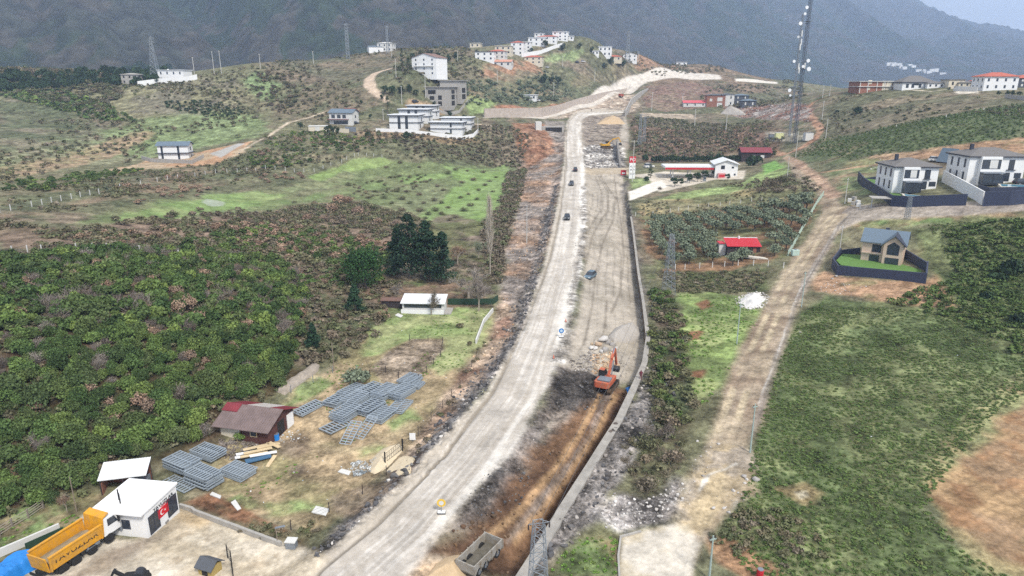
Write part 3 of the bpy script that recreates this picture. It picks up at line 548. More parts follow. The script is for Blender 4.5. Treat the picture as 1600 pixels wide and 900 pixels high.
DRK = [quad_mesh('dark_crown', *crown(i, 6, 260, .17), m='dark_leaf') for i in range(120, 123)]
# --- the dense wood on the left slope
WOOD = '0,402 60,398 200,392 330,396 430,405 470,430 478,470 468,530 455,580 425,625 352,655 322,690 250,705 218,735 165,755 130,775 60,795 0,815 -80,830 -260,760 -160,560 -60,410'
g = np.random.default_rng(5)
W = sample(WOOD, 1.8, 8); W = clear(W, '330,640 450,600 470,660 400,720 340,700', '150,725 250,715 250,760 170,760')
W = W[np.argsort(np.hypot(W[:, 0], W[:, 1]))]
u_, v_, w_ = W[:, 0], W[:, 1] * CP - (W[:, 2] - CAM_H) * SP, 0
inframe = np.abs(W[:, 0] / v_) < .77
kn = fbm(W[:, 0], W[:, 1], 14, 3, 33); rr_ = g.random(len(W)); kind = np.where(rr_ < .035 + .06 * sst(.45, .65, kn), 1, np.where(rr_ > .93, 2, 0))
cnt = [0, 0, 0]; rest = []
LABW = [('evergreen_tree', 'small evergreen tree with a dense green crown in the thick wood left', 'tree', 'evergreen trees of the dense wood'),
        ('dry_tree', 'small tree with dry tan leaves among the evergreens of the left wood', 'tree', 'dry tan trees among the evergreens'),
        ('bare_tree', 'small leafless grey tree among the evergreens of the left wood', 'tree', 'bare grey trees among the evergreens')]
for i, p in enumerate(W):
    k = int(kind[i]); s = (1.05 + 1.25 * g.random() ** 1.6) * (1 if k == 0 else .85)
    if inframe[i] and cnt[k] < (285, 120, 110)[k]:
        cnt[k] += 1; nm, lb, ct, gr = LABW[k]; me = [SHM, TAN, GRY][k][g.integers(0, [6, 3, 3][k])]
        plant(nm, me, p, s, g.uniform(0, 6.28), lb, ct, gr, g.uniform(.8, 1.55))
    else: rest.append((*p, s))
rest = np.array(rest); rs = g.random(len(rest)) < .8
stuff('wood', SH, rest[rs][:, :3], rest[rs][:, 3], 'wood_leaf', 4, 1.05)
_U = sample(WOOD, 1.5, 88); stuff('undergrowth', SL, _U, np.random.default_rng(4).uniform(.5, 1.0, len(_U)), 'scrub_leaf', 6)
stuff('dry_wood', TW, rest[~rs][:, :3], rest[~rs][:, 3], 'grey_twig', 5)
# --- scrub that nobody could count
def scat(name, spx, step, smin, smax, m, protos=SM, seed=1, keep=None, zsc=.8, holes=()):
    P = sample(spx, step, seed, keep)
    if holes: P = clear(P, *holes, pad=.5)
    gg = np.random.default_rng(seed + 9)
    if len(P): return stuff(name, protos, P, gg.uniform(smin, smax, len(P)), m, seed, zsc)
nm = lambda sc, lo, hi, s=3: (lambda x, y: sst(lo, hi, fbm(x, y, sc, 4, s)))
MEADOW = '130,350 210,322 330,300 440,296 520,272 560,246 640,252 700,256 800,258 812,276 785,320 788,345 690,352 640,335 560,312 480,320 400,330 300,342'
HOUSE_A = '168,266 235,230 270,205 392,221 384,238 330,258 230,264 180,273'
scat('scrub', '0,345 120,362 220,342 300,345 400,332 480,320 560,315 640,335 680,355 640,380 560,420 470,420 430,402 200,392 0,402 -100,400 -100,345', 1.9, .7, 1.7, 'scrub_leaf', SL, 11, nm(12, .3, .5))
scat('scrub', '0,300 230,268 400,235 480,205 560,215 640,225 760,215 815,230 820,255 700,254 560,244 430,266 250,303 90,335 0,345 -100,350 -100,300', 2.6, .7, 1.6, 'scrub_leaf', SM, 12, nm(14, .35, .55), holes=(HOUSE_A,))
scat('scrub', '300,344 400,330 480,320 560,312 640,300 700,270 640,256 600,275 520,292 400,320 330,330', 3.2, .6, 1.3, 'scrub_leaf', SL, 13, nm(14, .52, .62))
scat('scrub', '0,150 100,150 260,120 420,100 600,80 620,110 560,150 570,180 480,205 400,225 250,245 100,262 0,290 -150,280 -150,150', 4.6, .9, 2.3, 'scrub_leaf', SM, 14, nm(30, .42, .6), holes=(HOUSE_A, '205,100 315,112 310,132 210,118'))
scat('thicket', '0,130 90,140 170,165 215,190 150,190 100,175 0,150 -100,140', 3.4, 1.6, 2.8, 'wood_leaf', SM, 15)
scat('thicket', '180,120 300,132 370,150 375,160 290,150 180,135', 4, 1.3, 2.2, 'scrub_leaf', SM, 16)
scat('thicket', '255,160 330,158 378,172 380,185 330,183 260,170', 3.2, 1.2, 2.0, 'dark_leaf', SM, 17)
scat('scrub', '380,250 430,215 480,200 560,215 640,222 560,235 470,245 400,255', 2.6, .8, 1.6, 'wood_leaf', SM, 18, nm(12, .45, .55))
scat('scrub', '690,205 800,200 830,215 815,262 790,262 700,240', 2.4, .9, 1.7, 'brush_twig', SM, 19)
scat('brush', '795,270 822,262 815,310 795,372 780,450 760,440 750,352 775,330', 1.9, .9, 1.8, 'brush_twig', SL, 20)
scat('brush', '640,425 700,395 770,380 780,440 770,480 700,455 650,455', 2.2, .7, 1.5, 'brush_twig', TS, 21, nm(9, .35, .5))
scat('brush', '440,410 560,425 640,445 600,470 600,520 540,555 475,575 460,500', 2.0, .7, 1.6, 'brush_twig', SL, 22, nm(8, .3, .5))
scat('scrub', '440,410 560,425 620,440 600,500 540,560 470,580 460,500', 2.6, .6, 1.3, 'scrub_leaf', SL, 23)
scat('brush', '645,722 690,640 722,590 750,540 765,520 770,530 735,585 700,645 665,700', 1.6, .4, .8, 'scrub_leaf', SL, 24, nm(6, .4, .55))
scat('brush', '285,792 330,775 400,812 480,842 500,828 480,815 430,850 330,812', 1.1, .3, .7, 'scrub_leaf', SL, 25, nm(4, .45, .55))
scat('brush', '1012,455 1050,460 1075,520 1085,640 1060,685 1030,690 1012,600 1016,520', 2.1, .8, 1.5, 'scrub_leaf', SHL, 26, nm(8, .3, .5))
scat('scrub', '1012,455 1050,460 1072,520 1080,620 1060,660 1020,620 1016,520', 2.6, .9, 1.7, 'field_leaf', SHL, 27, nm(7, .35, .55))
scat('brush', '970,690 1030,680 1075,690 1070,740 1030,770 980,760 960,720', 1.6, .5, 1.2, 'brush_twig', TS, 28)
scat('scrub', '980,690 1050,660 1070,700 1040,765 985,760', 2.0, .5, 1.1, 'scrub_leaf', SL, 29)
scat('scrub', '1020,424 1200,420 1185,456 1060,458', 1.5, .6, 1.0, 'scrub_leaf', SL, 30)
scat('scrub', '990,180 1200,190 1225,215 1210,245 1150,238 1000,252 985,230', 3.4, 1.1, 2.2, 'scrub_leaf', SM, 31, nm(18, .25, .45))
scat('brush', '990,200 1200,195 1150,235 1000,245', 4.6, 1.2, 2.2, 'tan_leaf', SM, 32, nm(18, .45, .6, 9))
scat('scrub', '700,130 860,110 900,150 770,165 720,165', 5, 1.4, 2.8, 'olive_leaf', SM, 33, nm(30, .25, .45))
scat('scrub', '980,95 1100,100 1250,125 1260,150 1080,160 1130,130 1000,108', 5, 1.2, 2.6, 'scrub_leaf', SM, 34, nm(30, .35, .5), holes=('1040,108 1130,113 1222,121 1222,136 1130,134 1040,134',))
scat('scrub', '600,80 740,85 760,120 700,140 620,130', 5, 1.4, 2.8, 'scrub_leaf', SM, 35, nm(30, .35, .5))
scat('scrub', '1285,160 1340,148 1500,150 1610,160 1600,185 1480,178 1330,210 1280,205', 4, .7, 1.6, 'scrub_leaf', SM, 36, nm(18, .45, .6))
scat('scrub', '1200,300 1290,300 1240,262 1200,268 1130,292', 2.2, .8, 1.5, 'brush_twig', SM, 37, nm(14, .45, .6))
scat('low_growth', '1235,245 1290,212 1330,212 1480,180 1610,160 1610,215 1500,226 1420,238 1330,250', 2.1, .5, .9, 'field_leaf', SM, 38)
FIELD = '1195,640 1220,560 1252,492 1292,468 1340,476 1420,484 1510,490 1460,400 1440,352 1620,345 1700,500 1640,600 1560,640 1490,720 1446,795 1500,860 1590,910 1190,920 1120,835 1165,772 1174,712'
scat('low_growth', FIELD, .62, .26, .52, 'field_leaf', SM, 39, lambda x, y: .25 + .75 * sst(.3, .45, fbm(x, y, 7, 4, 41)), .42, holes=('1220,765 1260,755 1285,770 1255,785', '1500,430 1440,340 1300,340 1290,480 1490,480'))
scat('low_growth', '1110,840 1160,790 1230,800 1300,860 1290,910 1190,910', .9, .4, .8, 'scrub_leaf', SL, 40, nm(6, .4, .55))
scat('low_growth', '1380,475 1500,430 1470,360 1560,345 1700,350 1700,520 1600,560 1500,500', 1.7, .7, 1.5, 'field_leaf', SL, 41)
scat('low_growth', '1062,460 1155,466 1185,478 1180,508 1148,575 1105,628 1084,636', 1.1, .25, .5, 'grass_leaf', SM, 42, nm(5, .42, .55), .6)
scat('grass', '595,500 650,482 770,485 720,572 640,600 560,690 430,760 400,780 360,770 430,650 520,575', 1.1, .16, .36, 'grass_leaf', SM, 43, nm(7, .5, .6), .6)
scat('grass', '0,815 120,780 150,800 100,826 0,862', .9, .2, .4, 'grass_leaf', SM, 44, nm(4, .4, .55), .6)
scat('grass', '850,900 905,835 965,840 970,900', .8, .2, .45, 'grass_leaf', SM, 45, nm(4, .45, .55), .6)
scat('scrub', '1000,310 1200,292 1260,302 1240,320 1005,340', 2.4, .5, 1.0, 'scrub_leaf', SM, 46, nm(9, .45, .6))
scat('thicket', '230,392 330,372 420,352 520,368 600,378 640,400 600,440 540,470 480,470 440,408 330,398', 3.0, 1.0, 2.0, 'wood_leaf', SHL, 151, nm(13, .38, .55))
scat('dry_brush', '200,390 290,352 380,348 470,360 560,372 640,392 610,430 540,450 470,440 430,405 330,396', 3.3, .9, 1.9, 'tan_leaf', SHL, 152, nm(16, .42, .58, 5))
scat('dry_brush', '0,385 120,370 220,360 300,352 200,388 0,398', 3.4, .8, 1.5, 'tan_leaf', SHL, 153, nm(14, .45, .6, 6))
scat('dry_brush', '120,300 260,275 400,268 480,275 440,290 300,310 180,330', 4.2, .8, 1.7, 'tan_leaf', SHL, 154, nm(16, .48, .62, 7))
scat('brush', '160,345 330,335 480,322 600,325 680,350 600,372 480,356 330,352', 2.6, .9, 1.7, 'brush_twig', SHL, 155, nm(12, .42, .55, 8))
scat('thicket', '385,248 430,218 490,204 550,218 520,238 470,262 400,264', 3.6, 1.0, 2.0, 'wood_leaf', SHL, 156, nm(14, .36, .52, 4))
scat('dry_brush', '400,240 470,212 540,222 500,245 420,258', 4.6, .9, 1.7, 'tan_leaf', SHL, 157, nm(14, .42, .58, 5))
scat('thicket', '0,112 60,104 150,112 190,150 155,182 100,168 40,148 -80,140', 4.0, 1.8, 3.0, 'scrub_leaf', SHL, 158, nm(16, .3, .45))
scat('brush', '390,110 460,120 470,165 430,175 400,150', 4.4, 1.4, 2.6, 'brush_twig', SHL, 159, nm(20, .4, .55))
scat('thicket', '560,205 700,216 760,222 800,240 700,250 600,240 520,235', 3.6, .9, 1.8, 'brush_twig', SHL, 160, nm(15, .38, .52, 9))
scat('thicket', '0,290 110,272 230,264 180,278 100,300 0,318', 3.4, .9, 1.8, 'wood_leaf', SHL, 161, nm(14, .42, .56, 3))
# --- bushes one can count
def bushes(spots, meshes, smin, smax, name, label, cat, group, zs=(.7, 1.0), seed=2):
    gg = np.random.default_rng(seed); P = GW([(s[0], s[1]) for s in spots])
    for s, p in zip(spots, P):
        r = gg.uniform(smin, smax) if len(s) < 3 else s[2] * mpp(p) * .62
        plant(name, meshes[gg.integers(0, len(meshes))], p, r, gg.uniform(0, 6.28), label, cat, group, gg.uniform(*zs))
MB_ = pts('604,262 625,255 643,248 655,262 640,278 610,278 665,285 700,272 730,268 712,266 683,292 693,298 655,305 635,300 612,318 628,312 640,318 662,318 658,330 650,292 690,318 678,314 700,325 720,310 732,304 748,298 758,290 765,284 775,278 755,270 740,282 722,286 690,335 670,336 655,330 702,345 712,340 680,330 665,342 585,300 592,285 560,300 545,290 575,310 620,300 600,310 566,318 555,330 540,325 595,330 612,335 628,330 650,345 725,330 735,322 745,312 770,300')
bushes(MB_, BRU, 1.2, 2.1, 'bush', 'rounded brown grey bush growing on the bright green meadow', 'bush', 'bushes on the bright meadow', (.6, .85))
bushes(pts('480,345,20 530,318,26 545,316,22 520,330,24 560,335,24 505,345,18 590,350,18 620,352,18 468,360,18 440,350,18'), TAN, 1, 1, 'dry_bush', 'rust tan bush in the brown scrub above the wood', 'bush', 'rust tan bushes in the scrub')
bushes(pts('300,372,18 345,365,16 395,380,20 425,385,22 405,395,18 455,378,20 470,390,20 180,345,16 200,352,18 150,355,14 120,368,16 260,350,14 312,330,12 150,385,16 480,410,24 505,400,26 530,425,26 460,425,22 545,460,24 500,450,24 520,520,26 480,560,24'), BUSH, 1, 1, 'scrub_bush', 'olive green bush standing in the brown scrub above the wood', 'bush', 'olive green bushes in the scrub')
bushes(pts('320,432,22 352,420,18 400,428,22 438,445,20 290,440,18 170,408,16 215,420,14 95,425,18'), TAN, 1, 1, 'dry_bush', 'tan dry bush at the upper edge of the left wood', 'bush', 'tan bushes at the wood edge')
bushes(pts('1010,700,40 1050,720,36 1030,655,34 990,735,26 1010,765,44'), BRU, 1, 1, 'brush', 'bare grey brown bush on the rubble bank beside the muddy lane', 'bush', 'bare bushes on the rubble bank')
bushes(pts('1205,292,26 1222,285,24 1215,300,20 1190,300,18 1232,292,16'), BRU, 1, 1, 'brush', 'bare dark bush at the lane bend above the olive orchard', 'bush', 'bare bushes at the lane bend')
bushes(pts('1340,178,16 1372,204,3 1308,176,8 1320,190,6 1402,178,6 1452,172,7 1438,176,6 1412,182,6 1358,190,5'), DRK, 1, 1, 'bush', 'dark green bush on the bare brown slope at the upper right', 'bush', 'dark bushes on the upper right slope')
bushes(pts('1578,430,38 1560,440,26 1590,505,30 1540,470,24'), DRK, 1, 1, 'bush', 'large dark green bush in the overgrown right field', 'bush', 'dark bushes of the right field')
bushes(pts('720,512,14 735,540,12 590,465,16 600,500,14 560,545,20 540,560,18'), BUSH, 1, 1, 'bush', 'small green bush at the edge of the lawn by the white cabin', 'bush', 'bushes around the lawn')
bushes(pts('668,690,14 655,700,12 690,650,12 700,632,10'), BUSH, 1, 1, 'bush', 'small green bush along the yard fence by the gravel road', 'bush', 'bushes along the yard fence')
bushes([(558, 598, 40)], OLV, 1, 1, 'olive_tree', 'single dark olive tree behind the grey metal frames', 'tree', None, (.9, .95))
bushes([(375, 745 - 60, 26)], SHM, 1, 1, 'bush', 'leafy bush beside the maroon roofed shed', 'bush', None)
# --- trees with trunk and crown
def tube(v, f, a, b, r0, r1, n=5):
    a = np.array(a, float); b = np.array(b, float); d = b - a; L = np.linalg.norm(d); d = d / L; x = np.cross(d, [0.3, 0.5, .81]); x /= np.linalg.norm(x); y = np.cross(d, x); o = len(v)
    for c, r in ((a, r0), (b, r1)):
        for i in range(n): t = 2 * math.pi * i / n; v.append(c + r * (math.cos(t) * x + math.sin(t) * y))
    for i in range(n): f.append((o + i, o + (i + 1) % n, o + n + (i + 1) % n, o + n + i))
def raw_mesh(name, v, f, m):
    me = bpy.data.meshes.new(name); me.from_pydata([tuple(map(float, q)) for q in v], [], f); me.materials.append(m); return me
def child(name, me, par):
    o = bpy.data.objects.new(name, me); COL.objects.link(o); o.parent = par; return o
def root(name, p, label, cat, group=None, rz=0):
    o = bpy.data.objects.new(name, None); COL.objects.link(o); o.location = p; o.rotation_euler = (0, 0, rz); o['label'] = label; o['category'] = cat; o.empty_display_size = .5
    if group: o['group'] = group
    return o
def trunk_mesh(h, r, seed, nbr=5, m=BARK, t0=.3):
    gg = np.random.default_rng(seed); v = []; f = []; q = [np.array([0, 0, -.3])]
    for k in range(1, 5): q.append(np.array([gg.normal(0, .03) * h, gg.normal(0, .03) * h, h * k / 4]))
    for k in range(4): tube(v, f, q[k], q[k + 1], r * (1 - .2 * k), r * (.8 - .2 * k) + .02, 7)
    for k in range(nbr):
        t = gg.uniform(t0, .9); s = q[0] + (q[4] - q[0]) * t; an = gg.uniform(0, 6.28); L = h * gg.uniform(.25, .42) * (1.2 - t)
        e = s + L * np.array([math.cos(an), math.sin(an), .6]); tube(v, f, s, e, r * .4, r * .1, 4)
    return raw_mesh('trunk', v, f, m)
def pine_crown(seed, h, r, m='pine_leaf', z0=.15, nl=4200, ls=.26, nb=75, pw=.8):
    gg = np.random.default_rng(seed); t = gg.random(nb) ** .9; an = gg.uniform(0, 6.28, nb); rad = r * (1 - t) ** pw * gg.uniform(.3, 1.0, nb)
    c = np.stack([np.cos(an) * rad, np.sin(an) * rad, h * (z0 + (1 - z0) * t)], 1); rb = r * (.16 + .26 * (1 - t)) * gg.uniform(.8, 1.25, nb); cb = gg.random(nb)
    b = gg.integers(0, nb, nl); n = gg.normal(size=(nl, 3)); n /= np.linalg.norm(n, axis=1)[:, None]; p = c[b] + n * [1, 1, .62] * (rb[b] * gg.uniform(.6, 1.05, nl))[:, None]
    p[:, 2] = np.minimum(p[:, 2], h * 1.02)
    return quad_mesh('crown', *leaves(gg, p, n, nl, ls, .8, np.clip(.3 + .4 * cb[b] + gg.normal(0, .18, nl), 0, 1)), m=m)
def round_crown(seed, h, r, m, nl=2400, ls=.26, nb=22, zc=.62, zr=.36):
    gg = np.random.default_rng(seed); c = gg.normal(size=(nb, 3)); c /= np.linalg.norm(c, axis=1)[:, None]; c *= gg.uniform(.45, .78, (nb, 1)); rb = gg.uniform(.28, .42, nb); cb = gg.random(nb)
    b = gg.integers(0, nb, nl); n = gg.normal(size=(nl, 3)); n /= np.linalg.norm(n, axis=1)[:, None]; p = c[b] + n * (rb[b] * gg.uniform(.7, 1.06, nl))[:, None]
    p = p * [r, r, h * zr] + [0, 0, h * zc]
    return quad_mesh('crown', *leaves(gg, p, n, nl, ls, .7, np.clip(.3 + .45 * cb[b] + gg.normal(0, .18, nl), 0, 1)), m=m)
def bare_meshes(seed, h, r, m='grey_twig', trunk=PALEBARK):
    gg = np.random.default_rng(seed); v = []; f = []; tv = []; tips = []
    def grow(s, d, L, rad, lev):
        e = s + d * L; tube(v, f, s, e, rad, rad * .65, 5 if lev < 2 else 4)
        if lev == 3: tips.append((s, e)); return
        for k in range(4 if lev else 5):
            dd = d * .55 + gg.normal(size=3) * [.55, .55, .3] + [0, 0, .16]; dd /= np.linalg.norm(dd); grow(s + d * L * gg.uniform(.55, 1), dd, L * gg.uniform(.5, .75), rad * .5, lev + 1)
    grow(np.array([0, 0, -.2]), np.array([.03, 0, 1.]), h * .36, .028 * h, 0)
    S = np.array([t[0] for t in tips]); E = np.array([t[1] for t in tips]); K = 14; S = np.repeat(S, K, 0); E = np.repeat(E, K, 0); n = len(S)
    st = S + (E - S) * gg.uniform(.2, 1, (n, 1)); dd = (E - S) + gg.normal(size=(n, 3)) * np.linalg.norm(E - S, axis=1)[:, None] * .7; en = st + dd * .8
    a = np.cross(dd, gg.normal(size=(n, 3))); a /= np.linalg.norm(a, axis=1)[:, None]; wd = .022 * h / 6
    q = np.stack([st - a * wd, st + a * wd, en + a * wd * .4, en - a * wd * .4], 1).reshape(-1, 3); q *= [r / (h * .55), r / (h * .55), 1]
    v = [p * np.array([r / (h * .55), r / (h * .55), 1]) for p in v]
    return raw_mesh('trunk', v, f, trunk), quad_mesh('crown', q, np.arange(len(q)).reshape(-1, 4), np.repeat(gg.random(n), 4), m=m)
def tree(name, p, crown_me, trunk_me, label, group=None, rz=0, sc=1.0, cat='tree'):
    o = root(name, p, label, cat, group, rz); o.scale = (sc,) * 3; child('crown', crown_me, o); child('trunk', trunk_me, o); return o
def gp(x, y):
    lim = 470 if x > 1300 else 520 if x < 420 else 900
    for k in range(40):
        p = G(x, y + .5 * k)
        if math.hypot(p.x, p.y) < lim: return p
    return p
def pine(x, y, hpx, wpx, label, seed, m='pine_leaf', group=None, name='pine_tree', **k):
    p = gp(x, y); s = mpp(p); h = hpx * s * 1.03; r = wpx * s / 2
    return tree(name, p, pine_crown(seed, h, r, m, ls=max(.16, .1 + .012 * h), **k), trunk_mesh(h * .9, .03 * h, seed), label, group)
pine(640, 436, 98, 66, 'tall dark pine in the middle of the clump behind the white cabin', 201, pw=.6); pine(668, 440, 92, 52, 'dark pine right of the tallest one in the clump behind the white cabin', 202, pw=.6)
pine(692, 442, 78, 44, 'rightmost dark pine of the clump behind the white cabin', 203, pw=.6); pine(622, 428, 70, 40, 'leftmost dark pine of the clump behind the white cabin', 204, pw=.6)
p = gp(572, 452); s = mpp(p); tree('round_pine', p, round_crown(205, 74 * s, 40 * s, 'round_pine', 4200, .24, 30, .56, .46), trunk_mesh(50 * s, .28, 5), 'broad rounded green pine left of the dark pine clump')
pine(490, 545, 40, 26, 'small bluish conifer at the right edge of the wood', 206); pine(556, 490, 46, 30, 'small conifer between the wood and the white cabin', 207)
def bare(x, y, hpx, wpx, label, seed, m='grey_twig', group=None, name='bare_tree'):
    p = gp(x, y); s = mpp(p); t, c = bare_meshes(seed, hpx * s, wpx * s / 2, m); return tree(name, p, c, t, label, group)
bare(732, 470, 66, 84, 'wide leafless tree with pale branches behind the white cabin', 211); bare(748, 486, 62, 62, 'leafless grey tree at the corner of the lawn fence', 212); bare(674, 492, 52, 36, 'leafless dark tree in front of the white cabin', 213, 'brush_twig')
bare(715, 415, 46, 44, 'leafless brownish tree right of the dark pine clump', 214, 'tan_leaf'); bare(748, 405, 42, 36, 'leafless tree with a yellowish haze beside the poplar', 215, 'olive_leaf'); bare(620, 470, 36, 34, 'leafless tree left of the white cabin', 216); bare(1040, 690, 52, 50, 'tall leafless grey tree on the bank beside the muddy lane', 217)
bare(105, 800, 52, 34, 'dry tree with pinkish tan leaves beside the dump truck', 218, 'tan_leaf', name='dry_tree'); bare(1490, 250, 20, 22, 'leafless tree behind the steep roofed cabin', 219); bare(1010, 690, 44, 44, 'leafless grey tree nearest the concrete wall on the rubble bank', 220); bare(70, 705, 44, 44, 'leafless grey tree at the lower edge of the left wood', 221)
def poplar():
    p = gp(766, 432); s = mpp(p); h = 126 * s; gg = np.random.default_rng(9); v = []; f = []; tube(v, f, (0, 0, -.3), (0, 0, h), .2, .03, 6)
    n = 900; z = gg.uniform(.28, .96, n) * h; an = gg.uniform(0, 6.28, n); rr = 1.5 * np.sin(np.clip((z / h - .2) / .8, 0, 1) * 3.0) ** .6 * gg.uniform(.2, 1, n)
    st = np.stack([np.cos(an) * rr * .5, np.sin(an) * rr * .5, z], 1); en = np.stack([np.cos(an) * rr, np.sin(an) * rr, z + gg.uniform(.8, 2.4, n)], 1); a = np.cross(en - st, gg.normal(size=(n, 3))); a /= np.linalg.norm(a, axis=1)[:, None]
    q = np.stack([st - a * .03, st + a * .03, en + a * .012, en - a * .012], 1).reshape(-1, 3)
    tree('poplar_tree', p, quad_mesh('crown', q, np.arange(len(q)).reshape(-1, 4), np.repeat(gg.random(n), 4), m='pale_twig'), raw_mesh('trunk', v, f, PALEBARK), 'tall slender leafless poplar at the edge of the bright meadow')
poplar()
# olives in the orchard
OT = [trunk_mesh(1.6, .16, 300 + i, 3) for i in range(3)]
OC = clear(sample('1010,345 1265,312 1262,348 1232,395 1150,415 1036,416 1016,400', 4.7, 61, jit=.18), '1120,368 1205,362 1210,410 1125,408')
g = np.random.default_rng(8)
for i, p in enumerate(OC[:150]):
    s = g.uniform(2.2, 3.1); o = root('olive_tree', p, 'grey green olive tree standing in the rows of the fenced orchard', 'tree', 'olive trees of the orchard', g.uniform(0, 6.28)); o.scale = (s / 1.8,) * 3
    c = child('crown', OLV[g.integers(0, 4)], o); c.scale = (1.75, 1.75, 1.6); c.location = (0, 0, .75); child('trunk', OT[i % 3], o)
for x, y, k in pts('1160,408,28 1112,398,26 1210,400,24'):
    p = gp(x, y); o = root('olive_tree', p, 'olive tree in front of the red roofed hut in the orchard', 'tree', 'olive trees in front of the hut'); c = child('crown', OLV[0], o); c.scale = (k * mpp(p) * .6,) * 3; c.location = (0, 0, .5); child('trunk', OT[0], o)
# trees around the petrol station
rt = round_crown(310, 5, 2.3, 'dark_leaf', 500, .3, 12, .62, .36); rk = trunk_mesh(3, .14, 311, 3)
for x, y, k in pts('1054,292,14 1064,291,12 1077,286,14 1090,284,14 1102,281,14 1115,277,17 1137,282,10'):
    p = gp(x, y); tree('round_tree', p, rt, rk, 'clipped round dark tree along the front edge of the petrol station', 'round trees at the petrol station', 0, k * mpp(p) / 4.6)
pine(1016, 278, 20, 9, 'narrow dark cypress on the lawn by the price sign', 312, 'dark_leaf', pw=.35, nl=500, name='cypress_tree'); bushes([(1010, 283, 11)], DRK, 1, 1, 'bush', 'round dark bush beside the narrow cypress', 'bush', None)
bushes([(1031, 296, 8)], GRY, 1, 1, 'bush', 'small grey sapling at the kerb of the petrol station ramp', 'bush', None)
hp = np.linspace(0, 1, 24)
for i, t in enumerate(hp):
    x, y = 1020 + 138 * t, 254 - 2 * t; p = gp(x, y); plant('conifer', DRK[i % 3], p, g.uniform(5, 7) * mpp(p), g.uniform(0, 6), 'dark clipped conifer in the row behind the petrol station', 'tree', 'conifers behind the petrol station', 1.5)
bushes(pts('1172,262,18 1182,258,17 1008,252,12'), DRK, 1, 1, 'conifer', 'big dark conifer beside the dark wooden house', 'tree', 'conifers beside the dark house', (1.2, 1.5))
# crest trees
FC = [round_crown(320 + i, 7, 3.4, 'dark_leaf', 420, .42, 12, .6, .42) for i in range(3)]; FK = trunk_mesh(4, .2, 323, 3)
def far_tree(sp, label, group, name='dark_tree', w=7.0):
    for x, y, k in pts(sp):
        p = gp(x, y); tree(name, p, FC[int(x) % 3], FK, label, group, x, k * mpp(p) / w)
far_tree('564,163,7 579,186,8 515,214,18 526,210,13 575,216,10 635,224,18 702,184,11 726,189,10 679,165,7 470,203,12', 'rounded dark tree among the houses on the left hillside', 'dark trees of the left hillside')
far_tree('602,148,14 614,150,16 628,148,15 640,146,14 650,150,10 598,156,10', 'dark bushy tree in the clump below the tall white house', 'trees below the tall white house')
far_tree('850,132,16 861,132,12 872,133,13', 'big rounded dark tree on the slope above the pale new road', 'dark trees above the new road')
far_tree('645,95,12 658,92,12 672,90,12 690,104,12 700,97,12 684,95,12 712,92,10', 'dark tree standing behind the tall white house', 'trees behind the tall white house')
far_tree('745,88,10 765,92,12 830,85,10 852,75,12 880,80,12 905,78,10 925,82,9 955,103,14 975,106,12 945,108,10', 'dark tree among the villas on the crest', 'trees among the crest villas')
pine(629, 112, 34, 9, 'tall narrow cypress left of the tall white house', 331, 'dark_leaf', pw=.5, nl=500, name='cypress_tree'); pine(638, 114, 22, 14, 'shorter conifer between the cypress and the tall white house', 332, 'dark_leaf', nl=500)
pine(606, 178, 26, 20, 'dark spreading fir above the black roofed white villas', 333, 'dark_leaf', nl=600)
gg = np.random.default_rng(14)
for i in range(170):
    x = gg.uniform(-20, 275); y = gg.uniform(97, 120) - .03 * x + (4 if x < 120 else 0); p = gp(x, y)
    plant('stone_pine', DRK[i % 3], p, gg.uniform(7, 11) * mpp(p), gg.uniform(0, 6), 'dark stone pine in the belt along the far left crest', 'tree', 'pines of the far left crest', 1.1)
for i, (x, y) in enumerate([(720 + 150 * gg.random(), 128 + 32 * gg.random()) for _ in range(60)]):
    p = gp(x, y); plant('grey_tree', OLV[i % 4], p, gg.uniform(4, 7) * mpp(p), gg.uniform(0, 6), 'grey green tree on the slope between the white houses and the new road', 'tree', 'grey green trees of the middle slope', 1.0)
far_tree('1573,150,9 1582,150,9 1592,152,9 1560,150,8', 'dark clipped tree in front of the red roofed villas', 'trees of the red roofed villas'); far_tree('1482,142,6', 'round dark tree at the lane end below the far right villas', None)
